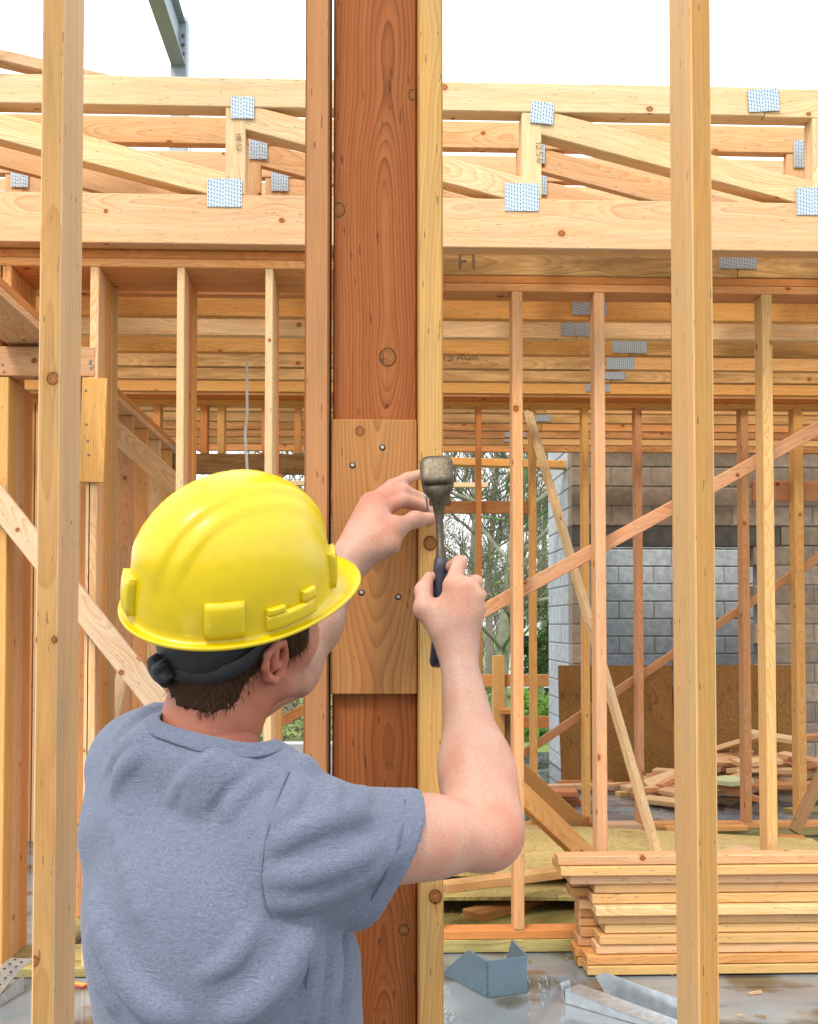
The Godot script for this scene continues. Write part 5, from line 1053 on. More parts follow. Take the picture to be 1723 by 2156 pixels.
	tag(bd(null, "offcut", Vector3(3.524, 0.177, -8.821), Vector3(4.004, 0.196, -8.932), 0.1400, 0.0420, Vector3(-0.303, 1, -0.132), 0, Color(0.550, 0.298, 0.165), 307), "orange offcut half way up in the heap's middle, lying flat", "offcut", "offcuts in the scrap heap")
	tag(bd(null, "offcut", Vector3(3.648, 0.273, -9.387), Vector3(4.07, 0.336, -9.467), 0.0900, 0.0420, Vector3(-0.037, 1, 0.225), 0, Color(0.577, 0.317, 0.183), 308), "orange offcut high in the heap's middle, tipped to the left, second such from left", "offcut", "offcuts in the scrap heap")
	tag(bd(null, "offcut", Vector3(3.605, 0.119, -9.657), Vector3(4.138, 0.214, -9.912), 0.1400, 0.0420, Vector3(-0.222, 1, -0.242), 0, Color(0.579, 0.377, 0.233), 309), "tan offcut half way up in the heap's middle, tipped to the left", "offcut", "offcuts in the scrap heap")
	tag(bd(null, "offcut", Vector3(3.751, 0.326, -9.87), Vector3(4.016, 0.271, -9.529), 0.1400, 0.0420, Vector3(-0.299, 1, -0.287), 2, Color(0.628, 0.454, 0.280), 310), "pale offcut midway in the heap's middle, turned end on, second such from left", "offcut", "offcuts in the scrap heap")
	tag(bd(null, "offcut", Vector3(3.758, 0.172, -9.855), Vector3(4.018, 0.232, -9.512), 0.0900, 0.0420, Vector3(-0.203, 1, -0.074), 2, Color(0.647, 0.469, 0.293), 311), "pale offcut midway in the heap's middle, turned end on, third such from left", "offcut", "offcuts in the scrap heap")
	tag(bd(null, "offcut", Vector3(3.628, 0.345, -8.885), Vector3(4.199, 0.214, -9.1), 0.1400, 0.0420, Vector3(0.024, 1, -0.325), 0, Color(0.515, 0.283, 0.163), 312), "orange offcut midway in the heap's middle, tipped to the right, second such from left", "offcut", "offcuts in the scrap heap")
	tag(bd(null, "offcut", Vector3(3.623, 0.099, -9.664), Vector3(4.311, 0.225, -9.531), 0.1400, 0.0420, Vector3(0.116, 1, -0.211), 1, Color(0.622, 0.445, 0.267), 313), "pale offcut half way up in the heap's right, tipped to the left", "offcut", "offcuts in the scrap heap")
	tag(bd(null, "offcut", Vector3(3.835, 0.124, -8.838), Vector3(4.251, 0.103, -8.862), 0.1400, 0.0420, Vector3(0.088, 1, -0.004), 1, Color(0.482, 0.242, 0.127), 314), "red-brown offcut midway in the heap's right, lying flat, first such from left", "offcut", "offcuts in the scrap heap")
	tag(bd(null, "offcut", Vector3(3.834, 0.172, -9.05), Vector3(4.275, 0.184, -8.866), 0.1000, 0.0420, Vector3(-0.102, 1, 0.105), 2, Color(0.660, 0.477, 0.295), 315), "pale offcut half way up in the heap's right, lying flat", "offcut", "offcuts in the scrap heap")
	tag(bd(null, "offcut", Vector3(3.864, 0.11, -9.216), Vector3(4.271, 0.257, -8.748), 0.1000, 0.0420, Vector3(0.334, 1, 0.303), 1, Color(0.659, 0.471, 0.280), 316), "pale offcut half way up in the heap's right, turned end on", "offcut", "offcuts in the scrap heap")
	tag(bd(null, "offcut", Vector3(3.945, 0.13, -9.488), Vector3(4.549, 0.111, -9.766), 0.1000, 0.0420, Vector3(0.133, 1, 0.312), 1, Color(0.683, 0.517, 0.329), 317), "cream offcut half way up in the heap's right, lying flat", "offcut", "offcuts in the scrap heap")
	tag(bd(null, "offcut", Vector3(4.114, 0.115, -9.211), Vector3(4.397, 0.088, -8.88), 0.1400, 0.0420, Vector3(-0.104, 1, 0.277), 0, Color(0.611, 0.397, 0.244), 318), "tan offcut half way up in the heap's right, turned end on", "offcut", "offcuts in the scrap heap")
	tag(bd(null, "offcut", Vector3(4.009, 0.106, -9.713), Vector3(4.567, 0.104, -9.388), 0.1000, 0.0420, Vector3(-0.295, 1, -0.317), 0, Color(0.481, 0.239, 0.121), 319), "red-brown offcut midway in the heap's right, lying flat, second such from left", "offcut", "offcuts in the scrap heap")
	tag(bd(null, "offcut", Vector3(4.082, 0.168, -9.723), Vector3(4.673, 0.076, -9.412), 0.0900, 0.0420, Vector3(0.195, 1, -0.214), 0, Color(0.623, 0.403, 0.245), 320), "tan offcut half way up in the heap's right, tipped to the right", "offcut", "offcuts in the scrap heap")
	tag(bd(null, "offcut", Vector3(4.066, 0.169, -9.413), Vector3(4.755, 0.098, -9.353), 0.0900, 0.0420, Vector3(0.076, 1, -0.294), 2, Color(0.668, 0.505, 0.321), 321), "cream offcut half way up in the heap's right, tipped to the right", "offcut", "offcuts in the scrap heap")
	tag(bd(null, "offcut", Vector3(4.309, 0.048, -8.931), Vector3(4.691, 0.052, -8.958), 0.0900, 0.0420, Vector3(-0.197, 1, 0.257), 1, Color(0.492, 0.247, 0.129), 322), "red-brown offcut low in the heap's right, lying flat", "offcut", "offcuts in the scrap heap")
	tag(bd(null, "offcut", Vector3(4.391, 0.047, -10.039), Vector3(4.687, 0.031, -9.371), 0.1400, 0.0420, Vector3(0.011, 1, -0.049), 2, Color(0.522, 0.260, 0.135), 323), "red-brown offcut low in the heap's right, turned end on", "offcut", "offcuts in the scrap heap")
	tag(bd(null, "offcut", Vector3(4.215, 0.063, -9.303), Vector3(4.881, 0.055, -9.38), 0.1400, 0.0420, Vector3(0.281, 1, 0.305), 1, Color(0.656, 0.470, 0.284), 324), "pale offcut low in the heap's right, lying flat, first such from left", "offcut", "offcuts in the scrap heap")
	tag(bd(null, "offcut", Vector3(4.42, 0.03, -9.874), Vector3(4.992, 0.041, -9.576), 0.1400, 0.0420, Vector3(-0.291, 1, -0.019), 0, Color(0.603, 0.435, 0.270), 325), "pale offcut low in the heap's right, lying flat, second such from left", "offcut", "offcuts in the scrap heap")
	tag(bd(null, "offcut", Vector3(2.834, 0.24, -8.906), Vector3(2.994, 0.24, -8.684), 0.3000, 0.0400, Vector3.UP, 0, Color(0.524, 0.588, 0.374), 326), "pale green board on the front of the scrap heap", "offcut")
	tag(bd(null, "offcut", Vector3(1.456, 0.051, -9.765), Vector3(2.836, 0.051, -9.949), 0.1000, 0.0420, Vector3.UP, 2, Color(0.625, 0.411, 0.265), 327), "long plank lying before the leaning plywood", "offcut")
	tag(bd(null, "offcut", Vector3(1.395, 0.111, -9.095), Vector3(1.726, 0.111, -9.057), 0.2000, 0.0420, Vector3.UP, 2, Color(0.492, 0.217, 0.109), 328), "topmost board of the small red stack at the wall foot", "offcut")
	tag(bd(null, "offcut", Vector3(1.448, 0.066, -9.18), Vector3(1.754, 0.066, -9.143), 0.2000, 0.0420, Vector3.UP, 2, Color(0.454, 0.189, 0.092), 329), "middle board of the small red stack at the wall foot", "offcut")
	tag(bd(null, "offcut", Vector3(1.493, 0.021, -9.212), Vector3(1.777, 0.021, -9.177), 0.2000, 0.0420, Vector3.UP, 2, Color(0.414, 0.169, 0.075), 330), "lowest board of the small red stack at the wall foot", "offcut")
	tag(bd(null, "offcut", Vector3(1.776, 0.021, -10.257), Vector3(2.288, 0.021, -10.239), 0.0900, 0.0420, Vector3.UP, 2, Color(0.450, 0.202, 0.104), 331), "dark red plank tight against the foot of the plywood", "offcut")
	tag(bd(null, "offcut", Vector3(3.076, 0.021, -9.737), Vector3(4.072, 0.021, -9.815), 0.1100, 0.0420, Vector3.UP, 2, Color(0.613, 0.432, 0.263), 332), "long pale plank before the scrap heap", "offcut")
	tag(bd(null, "offcut", Vector3(3.086, 0.071, -9.191), Vector3(3.525, 0.071, -9.785), 0.1600, 0.0420, Vector3.UP, 2, Color(0.710, 0.523, 0.379), 333), "pinkish board tilted on the front edge of the scrap heap", "offcut")
	tag(bd(null, "offcut", Vector3(2.176, 0.021, -9.55), Vector3(2.558, 0.021, -9.645), 0.0900, 0.0420, Vector3.UP, 2, Color(0.612, 0.441, 0.192), 334), "yellow plank on the slab before the plywood", "offcut")
	tag(bd(null, "offcut", Vector3(2.567, 0.041, -10.028), Vector3(2.74, 0.041, -9.672), 0.2000, 0.0420, Vector3.UP, 2, Color(0.575, 0.329, 0.224), 335), "wide orange board at the left end of the scrap heap", "offcut")
	tag(bd(null, "offcut", Vector3(2.562, 0.141, -9.87), Vector3(2.734, 0.141, -9.618), 0.1600, 0.0420, Vector3.UP, 2, Color(0.551, 0.315, 0.213), 336), "upper orange board at the left end of the scrap heap", "offcut")
	tag(bd(null, "offcut", Vector3(3.335, 0.021, -8.627), Vector3(3.713, 0.021, -8.794), 0.1000, 0.0420, Vector3.UP, 2, Color(0.394, 0.339, 0.144), 337), "greenish plank lying on the slab at the far right", "offcut")
	tag(bd(null, "prop_board", Vector3(2.82, 0.128, -7.2), Vector3(3.086, 0.559, -7.3), 0.0750, 0.0400, Vector3.BACK, 1, Color(0.405, 0.259, 0.141), 338), "brown board leaning at the far right foot of the middle wall", "board")
	# concrete block walls
	block_wall(1.981, 6.600, 10.620, 2.178, 3.815, 2.281, 2.475, 0.1935, -0.041, 4.052)
	back_block_wall(2.200, 5.597, 12.150)
	tag(leaning_sheet(1.817, 2.915, 1.116, 10.350, 0), "wet brown plywood sheet leaning on the block wall under the opening, left of two", "plywood sheet", "plywood leaning on the block wall")
	tag(leaning_sheet(2.924, 3.906, 1.116, 10.350, 1), "wet brown plywood sheet leaning on the block wall behind the scrap heap", "plywood sheet", "plywood leaning on the block wall")
	tag(leaning_sheet(3.920, 4.109, 1.116, 10.350, 2), "narrow strip of wet plywood at the right end of the leaning sheets", "plywood sheet", "plywood leaning on the block wall")
	steel_frame(-1.766, -10.000, 6.669, 7.080)
	tag(bd(null, "plank", Vector3(-2.35, 3.985, -4.42), Vector3(-1.144, 3.891, -4.8), 0.0750, 0.0500, Vector3.UP, 1, Color(0.677, 0.471, 0.336), 339), "plank lying across the top of the nearest truss at the left", "plank")

# ---------------------------------------------------------------- steel odds and ends, trees, what lies beyond
func extrude(pts: Array, dirv: Vector3) -> ArrayMesh:
	# a flat plate: outline pts (planar) pushed along dirv
	var st := SurfaceTool.new()
	st.begin(Mesh.PRIMITIVE_TRIANGLES)
	var c := Vector3.ZERO
	for p in pts: c += p
	c /= pts.size()
	var n := dirv.normalized()
	for i in range(1, pts.size() - 1):
		quad(st, [pts[0], pts[i], pts[i + 1]], -n)
		quad(st, [pts[0] + dirv, pts[i] + dirv, pts[i + 1] + dirv], n)
	for i in pts.size():
		var a: Vector3 = pts[i]
		var b: Vector3 = pts[(i + 1) % pts.size()]
		var m := (b - a).cross(dirv).normalized()
		if m.dot((a + b) * 0.5 - c) < 0: m = -m
		quad(st, [a, b, b + dirv, a + dirv], m)
	return st.commit()

func tube(st: SurfaceTool, a: Vector3, b: Vector3, ra: float, rb: float, n: int) -> void:
	var y := (b - a).normalized()
	var x := y.cross(Vector3(0.31, 0.2, 0.93)).normalized()
	var z := x.cross(y)
	for i in n:
		var q := []
		for k in [[0, i], [0, i + 1], [1, i + 1], [1, i]]:
			var an: float = k[1] * TAU / n
			var d := x * cos(an) + z * sin(an)
			q.append([(a + d * ra) if k[0] == 0 else (b + d * rb), d])
		var order := [0, 1, 2, 0, 2, 3]
		if (q[1][0] - q[0][0]).cross(q[2][0] - q[0][0]).dot(q[0][1] + q[1][1]) > 0: order.reverse()
		for o in order:
			st.set_normal(q[o][1])
			st.add_vertex(q[o][0])

func grow(st: SurfaceTool, lf: SurfaceTool, a: Vector3, dirv: Vector3, ln: float, r: float, depth: int, hazed_bark: Color, leafy: float) -> void:
	var p := a
	var d := dirv
	var segs := 3
	for s in segs:
		var b := p + d * ln / segs
		var r2 := r * (1.0 - 0.22 * (s + 1) / segs)
		st.set_color(hazed_bark * rng.randf_range(0.75, 1.2))  # twig colour, lightened to paint in haze
		tube(st, p, b, r * (1.0 - 0.22 * s / segs), r2, 6 if depth > 3 else 4 if depth > 1 else 3)
		if depth < 5 and rng.randf() < 0.8 and depth > 0:
			var sd := (d + Vector3(rng.randf_range(-1, 1), rng.randf_range(-0.1, 0.9), rng.randf_range(-1, 1)) * 0.95).normalized()
			grow(st, lf, b, sd, ln * rng.randf_range(0.45, 0.75), r2 * 0.5, depth - 1 - rng.randi() % 2, hazed_bark.lerp(Color(0.20, 0.17, 0.13), 0.35), leafy)
		p = b
		d = (d + Vector3(rng.randf_range(-1, 1), rng.randf_range(-0.3, 0.6), rng.randf_range(-1, 1)) * 0.22).normalized()
	if leafy > 0.0 and depth < 3:
		for k in 3:
			if rng.randf() < leafy:
				leaf(lf, p + Vector3(rng.randf_range(-0.3, 0.3), rng.randf_range(-0.3, 0.3), rng.randf_range(-0.3, 0.3)), rng.randf_range(0.018, 0.04), Color(0.16, 0.17, 0.03) * rng.randf_range(0.6, 1.5))
	if depth > 0:
		for k in 2 if depth < 5 else 3:
			var sd := (d + Vector3(rng.randf_range(-1, 1), rng.randf_range(-0.1, 0.5), rng.randf_range(-1, 1)) * 0.75).normalized()
			grow(st, lf, p, sd, ln * rng.randf_range(0.6, 0.85), r * 0.62, depth - 1, hazed_bark.lerp(Color(0.20, 0.17, 0.13), 0.3), leafy)

func leaf(st: SurfaceTool, p: Vector3, s: float, c: Color) -> void:
	var a := Vector3(rng.randf_range(-1, 1), rng.randf_range(-1, 1), rng.randf_range(-1, 1)).normalized()
	var b := a.cross(Vector3(0.3, 0.8, 0.5)).normalized()
	st.set_color(c)
	st.set_normal(a.cross(b))
	for q in [p - a * s, p + b * s * 0.5, p + a * s, p - a * s, p + a * s, p - b * s * 0.5]:
		st.add_vertex(q)

func tree(at: Vector3, hgt: float, r: float, lean: Vector3, hazed_bark: Color, leafy: float, sd: int, label: String, depth := 5) -> void:
	rng.seed = sd
	var t := thing("bare_tree", at, label, "tree", "trees beyond the slab")
	var tr := SurfaceTool.new()
	tr.begin(Mesh.PRIMITIVE_TRIANGLES)
	var br := SurfaceTool.new()
	br.begin(Mesh.PRIMITIVE_TRIANGLES)
	var lf := SurfaceTool.new()
	lf.begin(Mesh.PRIMITIVE_TRIANGLES)
	var p := at
	var d := (Vector3.UP + lean).normalized()
	for k in 8:
		var b := p + d * hgt / 8
		tr.set_color(hazed_bark * rng.randf_range(0.8, 1.15))  # mossy bark colour with distance haze painted in
		tube(tr, p, b, r * (1.0 - 0.6 * k / 8.0), r * (1.0 - 0.6 * (k + 1) / 8.0), 9)
		if k > 0:
			for j in 3 if k > 2 else 2:
				var an := rng.randf() * TAU
				grow(br, lf, b, Vector3(cos(an), rng.randf_range(0.15, 0.9), sin(an)).normalized(), hgt * rng.randf_range(0.10, 0.2), r * 0.3, depth - 1, hazed_bark, leafy)
		p = b
		d = (d + Vector3(rng.randf_range(-1, 1), 0.3, rng.randf_range(-1, 1)) * 0.14).normalized()
	grow(br, lf, p, d, hgt * 0.2, r * 0.4, depth - 1, hazed_bark, leafy)
	tr.generate_normals()
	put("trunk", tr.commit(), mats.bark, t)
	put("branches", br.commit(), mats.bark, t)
	if leafy > 0.0: put("leaves", lf.commit(), mats.leaf, t)

func shrub(at: Vector3, size: Vector3, n: int, col: Color, sd: int, called: String, label: String, cat: String) -> void:
	rng.seed = sd
	var st := SurfaceTool.new()
	st.begin(Mesh.PRIMITIVE_TRIANGLES)
	var clumps := []
	for k in 26:
		var v := Vector3(rng.randfn(0, 0.4), rng.randf_range(0.0, 1.0), rng.randfn(0, 0.4))
		clumps.append([v * size, rng.randf_range(0.12, 0.3) * size.x, rng.randf_range(0.6, 1.4)])
	for k in n:
		var c: Array = clumps[rng.randi() % clumps.size()]
		var v: Vector3 = Vector3(rng.randfn(), rng.randfn(), rng.randfn()).normalized() * pow(rng.randf(), 0.4) * float(c[1])
		var p: Vector3 = c[0] + v
		p.y = maxf(p.y, 0.02)
		leaf(st, p, rng.randf_range(0.02, 0.055), col * c[2] * rng.randf_range(0.7, 1.3))
	tag(put(called, st.commit(), mats.leaf, self, Transform3D(Basis(), at)), label, cat)

func yard() -> void:
	tree(Vector3(2.037, -0.3, -17), 5.6, 0.135, Vector3(-0.02, 0, 0.05), Color(0.26, 0.29, 0.20), 0.06, 40, "thick-trunked bare tree with a mossy trunk paled for haze, beside the guard rail post", 6)
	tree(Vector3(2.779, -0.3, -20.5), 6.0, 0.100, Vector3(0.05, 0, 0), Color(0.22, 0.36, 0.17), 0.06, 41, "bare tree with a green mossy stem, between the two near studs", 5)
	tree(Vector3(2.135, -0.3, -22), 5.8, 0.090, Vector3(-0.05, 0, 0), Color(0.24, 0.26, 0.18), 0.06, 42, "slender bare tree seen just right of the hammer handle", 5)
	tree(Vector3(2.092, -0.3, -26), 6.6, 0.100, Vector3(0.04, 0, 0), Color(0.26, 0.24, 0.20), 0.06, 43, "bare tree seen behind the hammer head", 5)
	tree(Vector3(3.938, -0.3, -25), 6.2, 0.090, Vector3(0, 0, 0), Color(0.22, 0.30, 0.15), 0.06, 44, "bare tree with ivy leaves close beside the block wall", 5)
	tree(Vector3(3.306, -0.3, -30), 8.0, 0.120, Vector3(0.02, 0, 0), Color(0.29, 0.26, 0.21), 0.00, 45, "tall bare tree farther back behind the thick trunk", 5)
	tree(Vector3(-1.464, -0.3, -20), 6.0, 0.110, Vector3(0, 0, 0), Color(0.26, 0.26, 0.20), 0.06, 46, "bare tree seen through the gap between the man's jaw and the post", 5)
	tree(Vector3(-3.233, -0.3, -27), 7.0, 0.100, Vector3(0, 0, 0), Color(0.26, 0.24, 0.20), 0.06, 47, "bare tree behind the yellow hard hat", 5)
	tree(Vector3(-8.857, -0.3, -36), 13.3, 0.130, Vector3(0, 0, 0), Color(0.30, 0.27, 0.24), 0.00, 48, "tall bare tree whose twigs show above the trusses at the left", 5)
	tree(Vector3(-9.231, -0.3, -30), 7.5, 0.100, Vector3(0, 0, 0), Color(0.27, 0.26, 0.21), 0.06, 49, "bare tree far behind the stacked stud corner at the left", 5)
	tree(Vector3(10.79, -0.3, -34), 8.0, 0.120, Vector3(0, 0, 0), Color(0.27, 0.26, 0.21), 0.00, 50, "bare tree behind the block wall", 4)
	shrub(Vector3(3.345, 0.5, -21), Vector3(1.1, 1.7, 1.0), 7000, Color(0.035, 0.085, 0.012), 7, "evergreen_shrub", "dark evergreen shrub beside the block wall, under the bare trees", "shrub")
	shrub(Vector3(2.772, -0.3, -17.5), Vector3(0.8, 0.6, 0.8), 4200, Color(0.12, 0.26, 0.02), 9, "garden_shrub", "bright green low shrub behind the guard rail by the block wall", "shrub")
	shrub(Vector3(1.901, -0.3, -21), Vector3(1.0, 0.8, 0.9), 3000, Color(0.07, 0.11, 0.02), 11, "garden_shrub", "olive green shrub behind the post, left of the thick tree", "shrub")
	shrub(Vector3(-1.23, -0.3, -17), Vector3(1.6, 0.9, 0.9), 2200, Color(0.12, 0.11, 0.05), 13, "garden_shrub", "brownish shrub seen under the short brace beside the man's face", "shrub")
	thicket()
	chips()
	parked_car(Vector3(5.523, -0.3, -27))
	tag(box("concrete_ledge", null, Vector3(-1.18, 0.001, -11.90), Vector3(-0.03, 0.245, -11.60), mats.pale_concrete), "low pale concrete ledge across the slab, left of the post", "ledge")
	plastic_tube([Vector3(-0.674, 2.962, -6), Vector3(-0.67, 2.665, -6), Vector3(-0.683, 2.55, -6.02), Vector3(-0.665, 2.298, -6), Vector3(-0.657, 1.025, -6), Vector3(-0.657, 0.01, -6)])
	steel_bracket(Vector3(0.482, 0.003, -4.439), Vector3(0.644, 0.003, -4.496), Vector3(0.329, 0.003, -4.726), Vector3(0.595, 0.003, -4.729))
	metal_channel(Vector3(0.779, 0.003, -4.356), Vector3(1.144, 0.003, -3.978), Vector3(0.963, 0.003, -4.461), Vector3(1.231, 0.003, -4.093))
	metal_hanger(Vector3(-1.455, 0.003, -4.368), Vector3(-1.393, 0.003, -4.647))
	red_tag(Vector3(-1.25, 0.003, -4.696), Vector3(-1.159, 0.003, -4.656))
	pencil("T3 AGK", Vector3(0.574, 3.21, -6.877), 0.075, 6)
	pencil("FT", Vector3(0.458, 3.199, -5.027), 0.10, 1)
	pencil("HE 53", Vector3(-0.563, 3.577, -4.657), 0.03, 0, -PI / 2)
	pencil("12 5 6", Vector3(0.736, 3.556, -4.657), 0.035, 0, -PI / 2)
	pass

func thicket() -> void:
	rng.seed = 99
	var st := SurfaceTool.new()
	st.begin(Mesh.PRIMITIVE_TRIANGLES)
	var lf := SurfaceTool.new()
	lf.begin(Mesh.PRIMITIVE_TRIANGLES)
	for k in 5:
		grow(st, lf, Vector3(rng.randf_range(-1, 1), 0, rng.randf_range(-1, 1)), Vector3(rng.randf_range(-0.3, 0.3), 1, rng.randf_range(-0.3, 0.3)).normalized(), 2.0, 0.05, 4, Color(0.24, 0.225, 0.19), 0.1)
	var m := st.commit()
	m.surface_set_material(0, mats.bark)
	lf.commit(m)
	m.surface_set_material(1, mats.leaf)
	var mm := MultiMesh.new()
	mm.transform_format = MultiMesh.TRANSFORM_3D
	mm.mesh = m
	mm.instance_count = 90
	for i in 90:
		var s := rng.randf_range(0.45, 0.95)
		mm.set_instance_transform(i, Transform3D(Basis(Vector3.UP, rng.randf() * TAU).scaled(Vector3(s, s * rng.randf_range(0.8, 1.2), s)), Vector3(rng.randf_range(-34, 38), -0.3, rng.randf_range(-52, -32))))
	var o := MultiMeshInstance3D.new()
	o.multimesh = mm
	attach(o, "far_thicket", self)
	tag(o, "far-off brown thicket of bare saplings behind the trees", "", "", "stuff")

func parked_car(at: Vector3) -> void:
	var t := thing("parked_car", at, "white car parked on the grass, half hidden behind the block wall", "car")
	var white := plain("car_paint", Color(0.78, 0.79, 0.80), 0.25)
	var glass := plain("car_glass", Color(0.02, 0.025, 0.03), 0.08)
	var tyre := plain("car_tyre", Color(0.02, 0.02, 0.02), 0.9)
	var outline := func(pts: Array, z: float) -> Array:
		var r := []
		for p in pts: r.append(at + Vector3(p.x, p.y, z))
		return r
	var low := [Vector2(-2.2, 0.3), Vector2(2.2, 0.3), Vector2(2.25, 0.7), Vector2(2.1, 0.95), Vector2(1.2, 1.05), Vector2(-2.15, 1.05), Vector2(-2.25, 0.7)]
	put("body", extrude(outline.call(low, -0.87), Vector3(0, 0, 1.74)), white, t)
	var top := [Vector2(-2.05, 1.05), Vector2(1.15, 1.05), Vector2(0.5, 1.62), Vector2(0.3, 1.70), Vector2(-1.7, 1.70), Vector2(-1.9, 1.62)]
	put("cabin", extrude(outline.call(top, -0.76), Vector3(0, 0, 1.52)), white, t)
	for w in [[-1.85, -0.75], [-0.65, 0.65]]:
		put("window", extrude(outline.call([Vector2(w[0], 1.1), Vector2(w[1] + (0.25 if w[1] > 0 else 0.0), 1.1), Vector2(w[1] - (0.25 if w[1] > 0 else 0.0), 1.55), Vector2(w[0] + 0.06, 1.55)], 0.762), Vector3(0, 0, 0.012)), glass, t)
	for x in [-1.4, 1.4]:
		for z in [-0.78, 0.72]:
			var c := CylinderMesh.new()
			c.top_radius = 0.34
			c.bottom_radius = 0.34
			c.height = 0.2
			put("wheel", c, tyre, t, Transform3D(Basis(Vector3.RIGHT, PI / 2), at + Vector3(x, 0.34, z + 0.03)))

func plastic_tube(pts: Array) -> void:
	var st := SurfaceTool.new()
	st.begin(Mesh.PRIMITIVE_TRIANGLES)
	for i in pts.size() - 1: tube(st, pts[i], pts[i + 1], 0.0075, 0.0075, 8)
	tag(put("plastic_tube", st.commit(), plain("white_plastic", Color(0.62, 0.62, 0.6), 0.4)), "thin whitish plastic tube standing up behind the yellow hard hat", "tube")

func up(p: Vector3, h: float) -> Vector3:
	return p + Vector3(0, h, 0)

func steel_bracket(a: Vector3, b: Vector3, c: Vector3, d: Vector3) -> void:
	# a front plate, a long pointed wing to the left and a short wing behind, welded into an open shoe
	var t := thing("steel_bracket", a, "blue-grey welded steel bracket lying on the wet slab", "bracket")
	var m: Material = mats.blue_steel
	var h := 0.145
	var n := (b - a).cross(Vector3.UP).normalized() * 0.008
	put("front_plate", extrude([a, b, up(b, h), up(a, h)], n), m, t)
	var w := (c - a)
	var wn := w.cross(Vector3.UP).normalized() * 0.008
	var a1 := a + w.normalized() * 0.002
	put("side_wing", extrude([a1, c, up(c, 0.015), up(a.lerp(c, 0.42), h * 1.06), up(a1, h - 0.002)], -wn), m, t)
	var r := d - b
	var rn := r.cross(Vector3.UP).normalized() * 0.008
	var b1 := b + r.normalized() * 0.012
	put("side_wing", extrude([b1, d, up(d, h * 0.5), up(b.lerp(d, 0.75), h * 1.1), up(b1, h + 0.002)], rn), m, t)
	for k in 4:
		var s := SphereMesh.new()
		s.radius = 0.007
		s.height = 0.006
		s.radial_segments = 8
		s.rings = 4
		put("weld", s, m, t, Transform3D(Basis(), up(a, 0.02 + 0.035 * k)))

func metal_channel(a: Vector3, b: Vector3, c: Vector3, d: Vector3) -> void:
	var t := thing("metal_channel", a, "bent galvanised steel channel lying on the slab before the lumber stack", "channel")
	var m: Material = mats.zinc
	var lift := 0.022
	var run := (b - a).normalized()
	var across := (c - a) - run * (c - a).dot(run)
	var w := across.normalized()
	# the sloping base, a low front lip, the tall back flange and the turned-up end
	put("base", extrude([up(a, 0.05), up(b, 0.008), up(b + w * 0.10, 0.008), up(a + w * 0.10, 0.05)], Vector3(0, 0.003, 0)), m, t)
	put("front_lip", extrude([up(a, 0.0), up(b, 0.0), up(b, 0.007), up(a, 0.049)], w * 0.003), m, t)
	put("back_flange", extrude([c, d, up(d, 0.075), up(c, 0.085), up(c - run * 0.05, 0.06)], w * 0.003), m, t)
	put("end_tab", extrude([a - run * 0.002, a + w * 0.06 - run * 0.002, up(a + w * 0.06, 0.075) - run * 0.02, up(a, 0.075) - run * 0.02], -run * 0.003), m, t)

func metal_hanger(a: Vector3, b: Vector3) -> void:
	var t := thing("metal_hanger", a, "galvanised connector with a curved perforated plate, lying at the foot of the left stud", "connector")
	var run := Vector3(b.x - a.x, 0, b.z - a.z)
	var out := Vector3(run.z, 0, -run.x).normalized()
	if out.z < 0: out = -out
	var m: Material = mats.zinc
	var st := SurfaceTool.new()
	st.begin(Mesh.PRIMITIVE_TRIANGLES)
	for k in 10:
		var u := k / 10.0
		var u2 := (k + 1) / 10.0
		var p := a + run * u + Vector3(0, 0.035 + 0.075 * sin(u * 1.5), 0)
		var q := a + run * u2 + Vector3(0, 0.035 + 0.075 * sin(u2 * 1.5), 0)
		quad(st, [p, q, q - out * 0.10, p - out * 0.10], Vector3.UP)
		quad(st, [up(p, -0.003), up(q, -0.003), up(q, -0.003) - out * 0.10, up(p, -0.003) - out * 0.10], Vector3.DOWN)
		quad(st, [p, q, up(q, -0.003), up(p, -0.003)], out)
	put("curved_plate", st.commit(), m, t)
	put("flange", extrude([a, a + run * 0.75, up(a + run * 0.75, 0.07), up(a, 0.033)], -out * 0.003), m, t)
	put("perforated_strap", extrude([up(a - out * 0.2, 0.002), up(a + run * 1.1 - out * 0.2, 0.002), up(a + run * 1.1 - out * 0.2, 0.05), up(a - out * 0.2, 0.05)], -out * 0.003), mats.gusset, t)
	for k in 12:
		var c := CylinderMesh.new()
		c.top_radius = 0.006
		c.bottom_radius = 0.006
		c.height = 0.002
		c.radial_segments = 8
		var u := 0.15 + 0.07 * k
		put("hole", c, mats.band, t, Transform3D(Basis(), a + run * u - out * (0.03 + 0.04 * (k % 2)) + Vector3(0, 0.036 + 0.075 * sin(u * 1.5), 0)))

func red_tag(a: Vector3, b: Vector3) -> void:
	var t := thing("paper_tag", a, "small red printed tag lying on the slab beside the man", "tag")
	var run := (b - a)
	var w := run.cross(Vector3.UP).normalized() * 0.05
	put("strip", extrude([a, b, b + w, a + w], Vector3(0, 0.003, 0)), plain("red_paper", Color(0.62, 0.07, 0.03), 0.6), t)
	var yl := plain("yellow_ink", Color(0.75, 0.55, 0.15), 0.6)
	for k in 6:
		var p := a + run * (0.1 + 0.14 * k) + w * 0.25 + Vector3(0, 0.0045, 0)
		put("lettering", extrude([p, p + run * 0.09, p + run * 0.09 + w * 0.5, p + w * 0.5], Vector3(0, 0.001, 0)), yl, t)

